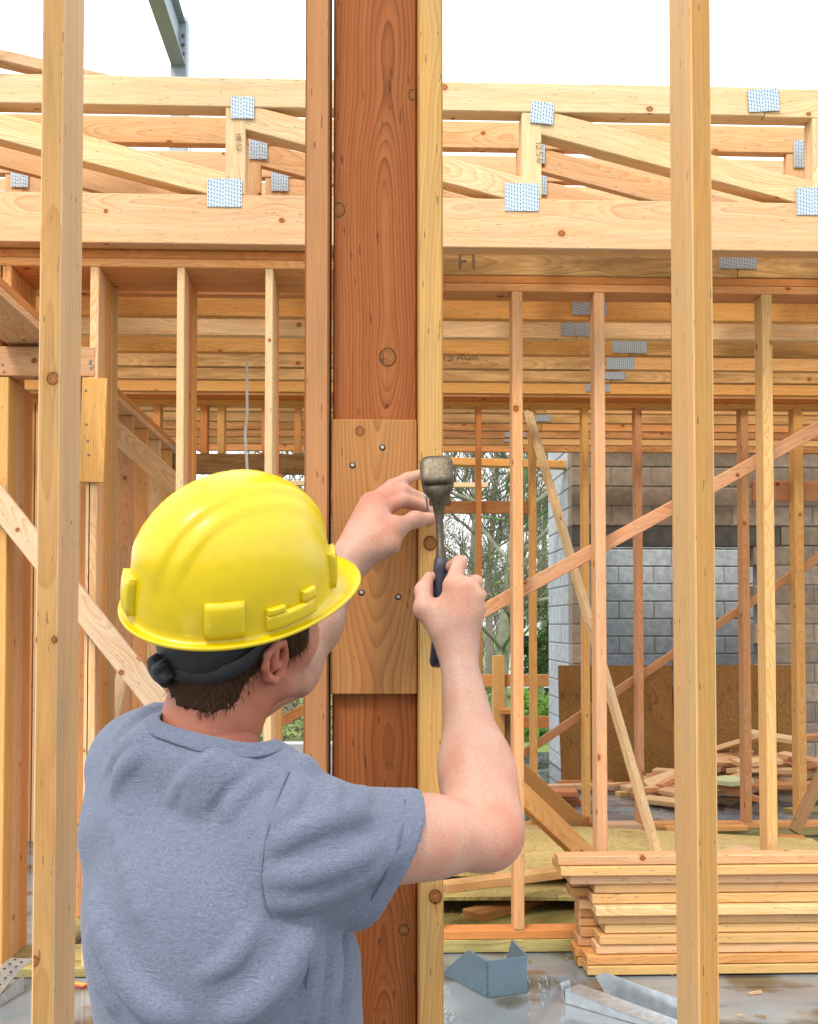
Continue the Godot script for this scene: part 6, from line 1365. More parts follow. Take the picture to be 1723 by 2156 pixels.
func pencil(words: String, at: Vector3, size: float, n: int, turn := 0.0) -> void:
	var m := TextMesh.new()
	var f := SystemFont.new()
	f.font_names = PackedStringArray(["Droid Sans"])
	m.font = f
	m.text = words
	m.font_size = 32
	m.pixel_size = size / 32.0
	m.depth = 0.001
	put("lettering", m, plain("pencil%d%d" % [n, words.length()], Color(0.16, 0.12, 0.09), 0.9), get_node("roof_truss" if n == 0 else "roof_truss_%03d" % n), Transform3D(Basis(Vector3.BACK, turn) * Basis(Vector3.BACK, 0.04), at))

func chips() -> void:
	rng.seed = 500
	var st := SurfaceTool.new()
	st.begin(Mesh.PRIMITIVE_TRIANGLES)
	for k in 420:
		var p := Vector3(rng.randf_range(-3.5, 5.0), 0.004, rng.randf_range(-8.5, -3.4))
		var a := rng.randf() * TAU
		var x := Vector3(cos(a), 0, sin(a)) * rng.randf_range(0.004, 0.03)
		var z := Vector3(-sin(a), 0, cos(a)) * rng.randf_range(0.002, 0.008)
		st.set_color(Color(0.62, 0.42, 0.22) * rng.randf_range(0.5, 1.1))
		var y := Vector3(0, rng.randf_range(0.001, 0.006), 0)
		var t := Vector3(0, rng.randf_range(0.0, 0.008), 0)
		quad(st, [p - x - z + y, p + x - z + y + t, p + x + z + y + t, p - x + z + y], Vector3.UP)
		quad(st, [p - x + z + y, p + x + z + y + t, p + x + z, p - x + z], z.normalized())
	tag(put("wood_chips", st.commit(), mats.bark), "wood chips and splinters strewn over the wet slab", "", "", "stuff")

# ---------------------------------------------------------------- the man: fields of tapered capsules and ellipsoids, meshed as surface nets
const P_SE := Vector3(0.0411, 1.2096, -1.5025)
const P_SN := Vector3(0.8375, -0.4647, -0.2874)
const P_RS := Vector3(-0.0886, 1.2208, -1.4242)
const P_RE := Vector3(0.1707, 1.1984, -1.5807)
const P_RW := Vector3(0.1398, 1.4581, -1.7284)
const P_LW := Vector3(-0.0349, 1.6076, -1.9)
const P_LE := Vector3(-0.1262, 1.4322, -1.769)
const P_LS := Vector3(-0.3314, 1.2993, -1.6208)
const P_HO := Vector3(-0.1669, 1.5305, -1.5191)
const P_HC := Vector3(-0.1856, 1.5462, -1.4971)
const P_HF := Vector3(0.7835, 0.2957, -0.5466)
const P_HU := Vector3(0.0437, 0.8512, 0.5231)
const P_HR := Vector3(0.6199, -0.4337, 0.654)
const P_NB := Vector3(-0.2343, 1.2984, -1.495)
const P_NT := Vector3(-0.1987, 1.435, -1.5522)
const P_CN := Vector3(-0.2031, 1.3446, -1.4944)
const P_HOLE := Vector3(-0.2016, 1.3509, -1.4948)
const P_E1 := Vector3(0.9547, -0.2098, 0.2109)
const P_E2 := Vector3(0.1932, -0.1016, -0.9759)
const P_EN := Vector3(0.2262, 0.9724, -0.0565)
const SEAMS := [[Vector3(-0.1012, 1.3148, -1.392), Vector3(-0.1129, 1.283, -1.3564), Vector3(-0.1233, 1.2464, -1.3433), Vector3(-0.1285, 1.2136, -1.3402), Vector3(-0.1297, 1.1853, -1.3405), Vector3(-0.1249, 1.163, -1.3372), Vector3(-0.1163, 1.1462, -1.3426)], [Vector3(0.0483, 1.2679, -1.4621), Vector3(0.0429, 1.2355, -1.4237), Vector3(0.0272, 1.1948, -1.3972), Vector3(0.0029, 1.1484, -1.4115), Vector3(-0.0164, 1.1115, -1.4286)], [Vector3(-0.078, 1.128, -1.3513), Vector3(-0.0724, 1.096, -1.346), Vector3(-0.0773, 1.0508, -1.3663), Vector3(-0.079, 1.0089, -1.3745)]]
const NECKLINE := [Vector3(-0.1226, 1.3453, -1.4786), Vector3(-0.1259, 1.3393, -1.4979), Vector3(-0.1398, 1.3378, -1.5133), Vector3(-0.156, 1.3402, -1.5238), Vector3(-0.1695, 1.343, -1.5302), Vector3(-0.1817, 1.3456, -1.5342), Vector3(-0.193, 1.348, -1.5381), Vector3(-0.2057, 1.3505, -1.5452), Vector3(-0.2244, 1.3549, -1.5576), Vector3(-0.2472, 1.3624, -1.5648), Vector3(-0.2637, 1.3706, -1.5549), Vector3(-0.2709, 1.3771, -1.534), Vector3(-0.2749, 1.3809, -1.5124), Vector3(-0.2794, 1.3798, -1.4907), Vector3(-0.2775, 1.3744, -1.4701), Vector3(-0.2639, 1.3693, -1.4546), Vector3(-0.2475, 1.3662, -1.4418), Vector3(-0.233, 1.3637, -1.4279), Vector3(-0.2161, 1.3605, -1.4145), Vector3(-0.1954, 1.3564, -1.4072), Vector3(-0.173, 1.3521, -1.4092), Vector3(-0.1518, 1.3489, -1.4192), Vector3(-0.1355, 1.3483, -1.4357), Vector3(-0.1267, 1.3488, -1.457)]
const YOKE := [Vector3(-0.1034, 1.3342, -1.4764), Vector3(-0.1085, 1.3246, -1.5023), Vector3(-0.1251, 1.321, -1.5214), Vector3(-0.1437, 1.3235, -1.5352), Vector3(-0.1602, 1.3274, -1.5452), Vector3(-0.1758, 1.3314, -1.5521), Vector3(-0.1903, 1.3354, -1.5578), Vector3(-0.2059, 1.34, -1.5662), Vector3(-0.2278, 1.3486, -1.5789), Vector3(-0.256, 1.3609, -1.5843), Vector3(-0.2795, 1.3699, -1.5699), Vector3(-0.2915, 1.3743, -1.5437), Vector3(-0.2973, 1.3765, -1.5162), Vector3(-0.3014, 1.3725, -1.4886), Vector3(-0.2973, 1.363, -1.4636), Vector3(-0.2809, 1.3551, -1.445), Vector3(-0.2612, 1.3504, -1.4299), Vector3(-0.2429, 1.3463, -1.4144), Vector3(-0.2224, 1.3419, -1.4003), Vector3(-0.1986, 1.3369, -1.3929), Vector3(-0.1728, 1.3325, -1.395), Vector3(-0.147, 1.3307, -1.4046), Vector3(-0.1249, 1.3338, -1.4213), Vector3(-0.11, 1.3382, -1.4467)]
const P_PELVIS := Vector3(-0.1942, 0.9044, -1.5287)
const P_SIDE := Vector3(0.7539, -0.2436, 0.6101)
const P_AHEAD := Vector3(0.637, 0, -0.7696)
const HAMMER_HEAD := Vector3(0.1162, 1.7446, -1.8399)
const HAMMER_NECK := Vector3(0.1194, 1.6496, -1.7929)
const HAMMER_GRIP := Vector3(0.1183, 1.6079, -1.7893)
const HAMMER_END := Vector3(0.1135, 1.4349, -1.7902)
const NAIL_HEAD := Vector3(0.1031, 1.7309, -1.957)
const NAIL_TIP := Vector3(0.1137, 1.6828, -2.031)
var blobs := {}

func cap(g: String, a: Vector3, b: Vector3, ra: float, rb: float, k: float) -> void:
	blobs[g].append([0, a, b, ra, rb, k, (a + b) * 0.5, a.distance_to(b) * 0.5 + maxf(ra, rb)])

func ell(g: String, c: Vector3, axes: Basis, rad: Vector3, k: float) -> void:
	blobs[g].append([1, c, axes, rad, Vector3.ONE / rad, k, c, maxf(rad.x, maxf(rad.y, rad.z))])

func field(list: Array, p: Vector3) -> float:
	var d := 9.0
	for m in list:
		var e: float
		if m[0] == 0:
			var a: Vector3 = m[1]
			var ab: Vector3 = m[2] - a
			var ap := p - a
			var t := clampf(ap.dot(ab) / maxf(ab.length_squared(), 1e-9), 0.0, 1.0)
			e = (ap - ab * t).length() - lerpf(m[3], m[4], t)
		else:
			var o: Vector3 = p - m[1]
			var ax: Basis = m[2]
			var iv: Vector3 = m[4]
			var q: Vector3 = Vector3(o.dot(ax.x), o.dot(ax.y), o.dot(ax.z)) * iv
			var n := q.length()
			e = n * (n - 1.0) / maxf((q * iv).length(), 1e-6)
		var k: float = m[5]
		var h := maxf(k - absf(d - e), 0.0)
		d = minf(d, e) - h * h * 0.25 / k
	return d

func net(st: SurfaceTool, list: Array, cell: float, shade: Callable, change: Variant = null, uvs := false) -> void:
	var lo := Vector3.ONE * 99.0
	var hi := -lo
	for m in list:
		lo = lo.min(m[6] - Vector3.ONE * m[7])
		hi = hi.max(m[6] + Vector3.ONE * m[7])
	var pad := 0.03
	lo -= Vector3.ONE * pad
	hi += Vector3.ONE * pad
	var bs := 6
	var bn := Vector3i(((hi - lo) / (cell * bs)).ceil())
	var nx := bn.x * bs + 1
	var ny := bn.y * bs + 1
	var nz := bn.z * bs + 1
	var val := PackedFloat32Array()
	val.resize(nx * ny * nz)
	val.fill(1.0)
	var half := cell * bs * 0.5
	var reach := half * 1.7321
	var live := []
	for bz in bn.z:
		for by in bn.y:
			for bx in bn.x:
				var c := lo + (Vector3(bx, by, bz) * 2.0 + Vector3.ONE) * half
				var here := []
				var best := 9.0
				for m in list:
					var far: float = c.distance_to(m[6]) - m[7]
					if far < reach + 0.06: here.append(m)
				if here.is_empty(): continue
				best = field(here, c)
				if absf(best) > reach * 1.25 + 0.03:
					if best < 0:
						for z in range(bz * bs, bz * bs + bs + 1):
							for y in range(by * bs, by * bs + bs + 1):
								for x in range(bx * bs, bx * bs + bs + 1):
									val[(z * ny + y) * nx + x] = -1.0
					continue
				live.append([bx, by, bz, here])
	for l in live:
		for z in range(l[2] * bs, l[2] * bs + bs + 1):
			for y in range(l[1] * bs, l[1] * bs + bs + 1):
				var row: int = (z * ny + y) * nx
				for x in range(l[0] * bs, l[0] * bs + bs + 1):
					var p := lo + Vector3(x, y, z) * cell
					var d := field(l[3], p)
					val[row + x] = d if change == null else change.call(p, d)
	var index := {}
	var pos := PackedVector3Array()
	var steps := [0, 1, nx, nx + 1, nx * ny, nx * ny + 1, nx * ny + nx, nx * ny + nx + 1]
	var offs := []
	for k in 8: offs.append(Vector3(k & 1, (k >> 1) & 1, k >> 2))
	var edges := [[0, 1], [2, 3], [4, 5], [6, 7], [0, 2], [1, 3], [4, 6], [5, 7], [0, 4], [1, 5], [2, 6], [3, 7]]
	for l in live:
		for z in range(l[2] * bs, l[2] * bs + bs):
			for y in range(l[1] * bs, l[1] * bs + bs):
				for x in range(l[0] * bs, l[0] * bs + bs):
					var i: int = (z * ny + y) * nx + x
					var mask := 0
					for k in 8:
						if val[i + steps[k]] < 0.0: mask |= 1 << k
					if mask == 0 or mask == 255: continue
					var s := Vector3.ZERO
					var n := 0
					for e in edges:
						var a: float = val[i + steps[e[0]]]
						var b: float = val[i + steps[e[1]]]
						if (a < 0.0) != (b < 0.0):
							var oa: Vector3 = offs[e[0]]
							s += oa.lerp(offs[e[1]], a / (a - b))
							n += 1
					index[i] = pos.size()
					pos.append(lo + (Vector3(x, y, z) + s / n) * cell)
	var faces := PackedInt32Array()
	var strides := [1, nx, nx * ny]
	for i in index:
		for axis in 3:
			var j: int = i + strides[axis]
			if j >= val.size(): continue
			var a := val[i]
			var b := val[j]
			if (a < 0.0) == (b < 0.0): continue
			var u: int = strides[(axis + 1) % 3]
			var w: int = strides[(axis + 2) % 3]
			if not (index.has(i - u) and index.has(i - w) and index.has(i - u - w)): continue
			var q := [index[i], index[i - u], index[i - u - w], index[i - w]]
			if a < 0.0: faces.append_array([q[0], q[2], q[1], q[0], q[3], q[2]])
			else: faces.append_array([q[0], q[1], q[2], q[0], q[2], q[3]])
	var nrm := PackedVector3Array()
	nrm.resize(pos.size())
	for t in range(0, faces.size(), 3):
		var fn := (pos[faces[t + 2]] - pos[faces[t]]).cross(pos[faces[t + 1]] - pos[faces[t]])
		for k in 3: nrm[faces[t + k]] += fn
	var cols := PackedColorArray()
	for i in pos.size(): cols.append(shade.call(pos[i], nrm[i].normalized()))
	for f in faces:
		st.set_normal(nrm[f].normalized())
		st.set_color(cols[f])
		st.add_vertex(pos[f])

func head_at(a: float, b: float, c: float) -> Vector3:
	return P_HO + P_HF * a + P_HU * b + P_HR * c

func person_materials() -> void:
	var sk := plain("skin", Color(1, 1, 1), 0.52, 0.0, 0.4)
	sk.vertex_color_use_as_albedo = true
	sk.albedo_texture = noise_tex(61, 0.035, Color(0.80, 0.72, 0.68), Color(1, 1, 1), 512, 5)
	sk.uv1_triplanar = true
	sk.uv1_scale = Vector3.ONE * 9.0
	sk.subsurf_scatter_enabled = true
	sk.subsurf_scatter_strength = 0.12
	sk.normal_enabled = true
	var nn := NoiseTexture2D.new()
	nn.width = 512
	nn.height = 512
	nn.seamless = true
	nn.as_normal_map = true
	nn.bump_strength = 2.0
	var fn := FastNoiseLite.new()
	fn.seed = 8
	fn.frequency = 0.09
	fn.fractal_octaves = 3
	nn.noise = fn
	sk.normal_texture = nn
	sk.normal_scale = 0.6
	var sh := plain("shirt", Color(1, 1, 1), 0.92, 0.0, 0.2)
	sh.albedo_texture = ImageTexture.create_from_image(made_images["shirt"])
	sh.uv1_triplanar = true
	sh.uv1_scale = Vector3.ONE * 8.0
	sh.vertex_color_use_as_albedo = true
	sh.rim_enabled = true
	sh.rim = 0.25
	plain("seam", Color(0.085, 0.095, 0.15), 0.95)
	var hp := plain("helmet", Color(1, 1, 1), 0.30, 0.0, 0.5)
	hp.vertex_color_use_as_albedo = true
	hp.albedo_texture = noise_tex(66, 0.01, Color(0.955, 0.95, 0.85), Color(1, 1, 1), 512, 5, FastNoiseLite.TYPE_SIMPLEX_SMOOTH, 0.4)
	hp.uv1_triplanar = true
	hp.uv1_scale = Vector3.ONE * 6.0
	hp.roughness_texture = noise_tex(67, 0.01, Color(0.85, 0.85, 0.85), Color(1, 1, 1), 256, 4)
	hp.detail_enabled = true
	hp.detail_blend_mode = BaseMaterial3D.BLEND_MODE_MUL
	hp.detail_albedo = noise_tex(68, 0.028, Color(0.55, 0.5, 0.4), Color(1, 1, 1), 512, 5, FastNoiseLite.TYPE_SIMPLEX_SMOOTH, 0.06)
	var bk := plain("band", Color(0.010, 0.011, 0.014), 0.55)
	var hr := plain("hair", Color(1, 1, 1), 0.7, 0.0, 0.2)
	hr.vertex_color_use_as_albedo = true
	hr.cull_mode = BaseMaterial3D.CULL_DISABLED
	plain("denim", Color(0.045, 0.065, 0.12), 0.9)
	plain("boot", Color(0.16, 0.10, 0.05), 0.7)
	plain("eye", Color(0.6, 0.58, 0.55), 0.2)
	var hm := plain("hammer_steel", Color(1, 1, 1), 0.45, 0.72)
	hm.vertex_color_use_as_albedo = true
	hm.albedo_texture = noise_tex(70, 0.025, Color(0.35, 0.30, 0.24), Color(1, 1, 1), 512, 6)
	hm.uv1_triplanar = true
	hm.uv1_scale = Vector3.ONE * 9.0
	plain("rubber", Color(0.014, 0.014, 0.03), 0.5)

# heather jersey: short crossed threads of lighter and darker blue-grey
func shirt_image() -> Image:
	var n := FastNoiseLite.new()
	n.seed = 2
	n.frequency = 1.0
	n.fractal_octaves = 2
	var im := Image.create(512, 512, false, Image.FORMAT_RGB8)
	for y in 512:
		var ca := cos(y * TAU / 512) * 20.0
		var sa := sin(y * TAU / 512) * 20.0
		for x in 512:
			var cx := cos(x * TAU / 512)
			var sx := sin(x * TAU / 512)
			var v := n.get_noise_3d(cx * 5.0 + ca * 1.5, sx * 5.0 + sa * 1.5, 0.0)
			var w := n.get_noise_3d(cx * 4.0 + ca * 0.6 + 50.0, sx * 4.0 + sa * 0.6, ca * 0.7)
			var k := 0.79 + 0.28 * v + 0.08 * w
			im.set_pixel(x, y, Color(k * 0.99, k, minf(k * 1.03, 1.0)))
	return im

const FLESH := Color(0.50, 0.297, 0.222)
var blotch := FastNoiseLite.new()
func skin_shade(p: Vector3, _n: Vector3) -> Color:
	var c := FLESH
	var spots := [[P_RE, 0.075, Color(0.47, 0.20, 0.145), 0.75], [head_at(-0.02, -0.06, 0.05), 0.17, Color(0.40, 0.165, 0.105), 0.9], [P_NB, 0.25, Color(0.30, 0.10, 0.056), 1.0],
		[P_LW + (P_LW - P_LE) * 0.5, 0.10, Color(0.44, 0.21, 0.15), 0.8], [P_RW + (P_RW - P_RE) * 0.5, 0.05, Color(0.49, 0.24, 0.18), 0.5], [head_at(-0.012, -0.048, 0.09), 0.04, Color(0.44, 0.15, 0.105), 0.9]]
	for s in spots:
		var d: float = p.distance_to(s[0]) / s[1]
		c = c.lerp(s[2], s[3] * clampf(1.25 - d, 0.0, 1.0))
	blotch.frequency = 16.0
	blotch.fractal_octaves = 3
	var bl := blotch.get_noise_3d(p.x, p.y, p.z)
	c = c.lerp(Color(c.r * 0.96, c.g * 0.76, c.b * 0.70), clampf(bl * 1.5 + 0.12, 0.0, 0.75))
	# the stubble on jaw and upper lip
	var l := Vector3((p - P_HO).dot(P_HF), (p - P_HO).dot(P_HU), absf((p - P_HO).dot(P_HR)))
	if l.x > 0.012 and l.y < -0.085:
		c = c.lerp(Color(0.30, 0.20, 0.16), 0.5 * smoothstep(0.012, 0.035, l.x) * smoothstep(-0.085, -0.105, l.y) * smoothstep(-0.235, -0.185, l.y))
	return c

func person() -> void:
	blobs["body"] = []
	ell("body", Vector3(-0.2123, 1.1797, -1.516), Basis(Vector3(0.7539, -0.2436, 0.6101), Vector3(0.1606, 0.9689, 0.1885), Vector3(0.637, 0.0442, -0.7696)), Vector3(0.15, 0.11, 0.07), 0.0500)
	ell("body", Vector3(-0.1972, 1.0104, -1.5263), Basis(Vector3(0.7539, -0.2436, 0.6101), Vector3(0.1606, 0.9689, 0.1885), Vector3(0.637, 0.0442, -0.7696)), Vector3(0.14, 0.2, 0.09), 0.0800)
	ell("body", Vector3(-0.1855, 0.7807, -1.5297), Basis(Vector3(0.7539, -0.2436, 0.6101), Vector3(0.1606, 0.9689, 0.1885), Vector3(0.637, 0.0442, -0.7696)), Vector3(0.15, 0.16, 0.1), 0.0800)
	cap("body", Vector3(-0.2343, 1.2984, -1.495), Vector3(-0.1987, 1.435, -1.5522), 0.0620, 0.0580, 0.0400)
	ell("body", Vector3(-0.2143, 1.3184, -1.515), Basis(Vector3(0.7539, -0.2436, 0.6101), Vector3(0.1606, 0.9689, 0.1885), Vector3(0.637, 0.0442, -0.7696)), Vector3(0.08, 0.05, 0.05), 0.0400)
	cap("body", Vector3(-0.2363, 1.2341, -1.5198), Vector3(-0.3314, 1.2993, -1.6208), 0.0350, 0.0400, 0.0300)
	cap("body", Vector3(-0.2061, 1.2243, -1.4954), Vector3(-0.0886, 1.2208, -1.4242), 0.0350, 0.0400, 0.0300)
	cap("body", Vector3(-0.0886, 1.2208, -1.4242), Vector3(0.1707, 1.1984, -1.5807), 0.0620, 0.0490, 0.0400)
	cap("body", Vector3(0.0799, 1.2062, -1.5259), Vector3(-0.0238, 1.2152, -1.4633), 0.0530, 0.0560, 0.0300)
	cap("body", Vector3(0.1707, 1.1984, -1.5807), Vector3(0.1589, 1.2971, -1.6368), 0.0440, 0.0490, 0.0300)
	cap("body", Vector3(0.1614, 1.2763, -1.625), Vector3(0.1429, 1.4322, -1.7136), 0.0470, 0.0298, 0.0300)
	cap("body", Vector3(0.167, 1.2296, -1.5984), Vector3(0.1614, 1.2763, -1.625), 0.0480, 0.0480, 0.0300)
	cap("body", Vector3(-0.3314, 1.2993, -1.6208), Vector3(-0.1262, 1.4322, -1.769), 0.0550, 0.0440, 0.0300)
	cap("body", Vector3(-0.1262, 1.4322, -1.769), Vector3(-0.0897, 1.5023, -1.8214), 0.0430, 0.0410, 0.0300)
	cap("body", Vector3(-0.0897, 1.5023, -1.8214), Vector3(-0.0459, 1.5865, -1.8843), 0.0410, 0.0305, 0.0300)
	blobs["head"] = []
	ell("head", Vector3(-0.1763, 1.527, -1.5125), Basis(Vector3(0.7835, 0.2957, -0.5466), Vector3(0.0437, 0.8512, 0.5231), Vector3(0.6199, -0.4337, 0.654)), Vector3(0.098, 0.105, 0.078), 0.0200)
	ell("head", Vector3(-0.2042, 1.4789, -1.518), Basis(Vector3(0.7835, 0.2957, -0.5466), Vector3(0.0437, 0.8512, 0.5231), Vector3(0.6199, -0.4337, 0.654)), Vector3(0.066, 0.07, 0.066), 0.0300)
	ell("head", Vector3(-0.1421, 1.4898, -1.5696), Basis(Vector3(0.7835, 0.2957, -0.5466), Vector3(0.0437, 0.8512, 0.5231), Vector3(0.6199, -0.4337, 0.654)), Vector3(0.062, 0.085, 0.062), 0.0300)
	cap("head", Vector3(-0.1241, 1.416, -1.5561), Vector3(-0.1014, 1.4138, -1.631), 0.0200, 0.0170, 0.0300)
	cap("head", Vector3(-0.1885, 1.4611, -1.6241), Vector3(-0.1238, 1.4294, -1.6545), 0.0200, 0.0170, 0.0300)
	cap("head", Vector3(-0.123, 1.4299, -1.6458), Vector3(-0.1081, 1.4195, -1.6301), 0.0220, 0.0220, 0.0200)
	ell("head", Vector3(-0.1018, 1.4767, -1.5554), Basis(Vector3(0.7835, 0.2957, -0.5466), Vector3(0.0437, 0.8512, 0.5231), Vector3(0.6199, -0.4337, 0.654)), Vector3(0.03, 0.03, 0.024), 0.0250)
	ell("head", Vector3(-0.1514, 1.5113, -1.6077), Basis(Vector3(0.7835, 0.2957, -0.5466), Vector3(0.0437, 0.8512, 0.5231), Vector3(0.6199, -0.4337, 0.654)), Vector3(0.03, 0.03, 0.024), 0.0250)
	cap("head", Vector3(-0.0995, 1.5267, -1.5855), Vector3(-0.0859, 1.4926, -1.621), 0.0100, 0.0130, 0.0140)
	cap("head", Vector3(-0.0876, 1.4837, -1.61), Vector3(-0.1, 1.4923, -1.6231), 0.0090, 0.0090, 0.0100)
	cap("head", Vector3(-0.114, 1.469, -1.6375), Vector3(-0.0917, 1.4534, -1.614), 0.0100, 0.0100, 0.0120)
	cap("head", Vector3(-0.1285, 1.55, -1.5961), Vector3(-0.0851, 1.5197, -1.5503), 0.0140, 0.0140, 0.0150)
	cap("head", Vector3(-0.2148, 1.3736, -1.5265), Vector3(-0.1942, 1.4493, -1.5471), 0.0600, 0.0580, 0.0350)
	cap("head", Vector3(-0.2343, 1.2984, -1.495), Vector3(-0.1987, 1.435, -1.5522), 0.0620, 0.0580, 0.0400)
	cap("head", Vector3(-0.114, 1.4667, -1.4923), Vector3(-0.1145, 1.4762, -1.4733), 0.0052, 0.0052, 0.0040)
	cap("head", Vector3(-0.1145, 1.4762, -1.4733), Vector3(-0.123, 1.4757, -1.4564), 0.0052, 0.0052, 0.0040)
	cap("head", Vector3(-0.123, 1.4757, -1.4564), Vector3(-0.1334, 1.4624, -1.4493), 0.0052, 0.0052, 0.0040)
	cap("head", Vector3(-0.1334, 1.4624, -1.4493), Vector3(-0.1374, 1.4442, -1.4575), 0.0052, 0.0052, 0.0040)
	cap("head", Vector3(-0.1374, 1.4442, -1.4575), Vector3(-0.1358, 1.4296, -1.4779), 0.0052, 0.0052, 0.0040)
	cap("head", Vector3(-0.1358, 1.4296, -1.4779), Vector3(-0.1305, 1.4244, -1.4986), 0.0062, 0.0068, 0.0040)
	cap("head", Vector3(-0.1305, 1.4244, -1.4986), Vector3(-0.1213, 1.4316, -1.5072), 0.0062, 0.0068, 0.0040)
	cap("head", Vector3(-0.1213, 1.4316, -1.5072), Vector3(-0.1204, 1.4441, -1.5028), 0.0062, 0.0068, 0.0040)
	cap("head", Vector3(-0.13, 1.4647, -1.4724), Vector3(-0.1304, 1.4463, -1.4903), 0.0100, 0.0090, 0.0080)
	cap("head", Vector3(-0.1149, 1.4612, -1.4966), Vector3(-0.1147, 1.4522, -1.5012), 0.0060, 0.0060, 0.0060)
	cap("head", Vector3(-0.1257, 1.4653, -1.4623), Vector3(-0.1298, 1.447, -1.4781), 0.0045, 0.0040, 0.0050)
	cap("head", Vector3(-0.2107, 1.5344, -1.5943), Vector3(-0.2211, 1.5508, -1.5858), 0.0052, 0.0052, 0.0040)
	cap("head", Vector3(-0.2211, 1.5508, -1.5858), Vector3(-0.237, 1.5555, -1.5768), 0.0052, 0.0052, 0.0040)
	cap("head", Vector3(-0.237, 1.5555, -1.5768), Vector3(-0.2524, 1.5457, -1.5748), 0.0052, 0.0052, 0.0040)
	cap("head", Vector3(-0.2524, 1.5457, -1.5748), Vector3(-0.2564, 1.5274, -1.5831), 0.0052, 0.0052, 0.0040)
	cap("head", Vector3(-0.2564, 1.5274, -1.5831), Vector3(-0.2474, 1.5076, -1.5956), 0.0052, 0.0052, 0.0040)
	cap("head", Vector3(-0.2474, 1.5076, -1.5956), Vector3(-0.2321, 1.4955, -1.6058), 0.0062, 0.0068, 0.0040)
	cap("head", Vector3(-0.2321, 1.4955, -1.6058), Vector3(-0.2192, 1.5001, -1.6105), 0.0062, 0.0068, 0.0040)
	cap("head", Vector3(-0.2192, 1.5001, -1.6105), Vector3(-0.2159, 1.5109, -1.6035), 0.0062, 0.0068, 0.0040)
	cap("head", Vector3(-0.2316, 1.5358, -1.5796), Vector3(-0.2271, 1.514, -1.5923), 0.0100, 0.0090, 0.0080)
	cap("head", Vector3(-0.2104, 1.528, -1.5973), Vector3(-0.2114, 1.5199, -1.6032), 0.0060, 0.0060, 0.0060)
	cap("head", Vector3(-0.2385, 1.5442, -1.5813), Vector3(-0.2364, 1.5216, -1.5906), 0.0045, 0.0040, 0.0050)
	blobs["rh"] = []
	cap("rh", Vector3(0.1388, 1.4708, -1.7286), Vector3(0.1318, 1.5636, -1.7302), 0.0200, 0.0145, 0.0200)
	cap("rh", Vector3(0.1414, 1.4704, -1.7273), Vector3(0.1535, 1.5602, -1.7195), 0.0200, 0.0135, 0.0200)
	cap("rh", Vector3(0.1432, 1.4685, -1.7277), Vector3(0.168, 1.5445, -1.7225), 0.0200, 0.0125, 0.0200)
	cap("rh", Vector3(0.1435, 1.4658, -1.7288), Vector3(0.1704, 1.5221, -1.7321), 0.0200, 0.0115, 0.0200)
	cap("rh", Vector3(0.1266, 1.4934, -1.7327), Vector3(0.1121, 1.5237, -1.7422), 0.0240, 0.0190, 0.0200)
	cap("rh", Vector3(0.1345, 1.4896, -1.7375), Vector3(0.1516, 1.5501, -1.7329), 0.0250, 0.0210, 0.0200)
	cap("rh", Vector3(0.1318, 1.5636, -1.7302), Vector3(0.1454, 1.6009, -1.7485), 0.0135, 0.0115, 0.0050)
	cap("rh", Vector3(0.1454, 1.6009, -1.7485), Vector3(0.1304, 1.5933, -1.7943), 0.0115, 0.0100, 0.0050)
	cap("rh", Vector3(0.1304, 1.5933, -1.7943), Vector3(0.1121, 1.5814, -1.7904), 0.0100, 0.0085, 0.0050)
	cap("rh", Vector3(0.1535, 1.5602, -1.7195), Vector3(0.1724, 1.5693, -1.7585), 0.0135, 0.0115, 0.0050)
	cap("rh", Vector3(0.1724, 1.5693, -1.7585), Vector3(0.1489, 1.5744, -1.8093), 0.0115, 0.0100, 0.0050)
	cap("rh", Vector3(0.1489, 1.5744, -1.8093), Vector3(0.1202, 1.5639, -1.8057), 0.0100, 0.0085, 0.0050)
	cap("rh", Vector3(0.168, 1.5445, -1.7225), Vector3(0.179, 1.5479, -1.764), 0.0130, 0.0110, 0.0050)
	cap("rh", Vector3(0.179, 1.5479, -1.764), Vector3(0.1564, 1.5461, -1.815), 0.0110, 0.0095, 0.0050)
	cap("rh", Vector3(0.1564, 1.5461, -1.815), Vector3(0.1245, 1.5428, -1.8112), 0.0095, 0.0085, 0.0050)
	cap("rh", Vector3(0.1704, 1.5221, -1.7321), Vector3(0.1796, 1.5249, -1.7698), 0.0115, 0.0095, 0.0050)
	cap("rh", Vector3(0.1796, 1.5249, -1.7698), Vector3(0.156, 1.5207, -1.8108), 0.0095, 0.0085, 0.0050)
	cap("rh", Vector3(0.156, 1.5207, -1.8108), Vector3(0.1277, 1.5191, -1.8019), 0.0085, 0.0075, 0.0050)
	cap("rh", Vector3(0.1153, 1.4934, -1.7331), Vector3(0.0878, 1.526, -1.743), 0.0210, 0.0155, 0.0120)
	cap("rh", Vector3(0.0878, 1.526, -1.743), Vector3(0.088, 1.5562, -1.7621), 0.0155, 0.0125, 0.0120)
	cap("rh", Vector3(0.088, 1.5562, -1.7621), Vector3(0.0975, 1.5778, -1.781), 0.0125, 0.0095, 0.0120)
	cap("rh", Vector3(0.1398, 1.4581, -1.7284), Vector3(0.1466, 1.401, -1.6959), 0.0292, 0.0318, 0.0200)
	blobs["lh"] = []
	cap("lh", Vector3(-0.0278, 1.6195, -1.905), Vector3(0.0242, 1.7067, -1.9416), 0.0225, 0.0165, 0.0240)
	cap("lh", Vector3(-0.0295, 1.6211, -1.906), Vector3(0.0098, 1.7203, -1.9497), 0.0225, 0.0155, 0.0240)
	cap("lh", Vector3(-0.0304, 1.6212, -1.9076), Vector3(0.0022, 1.7209, -1.963), 0.0225, 0.0145, 0.0240)
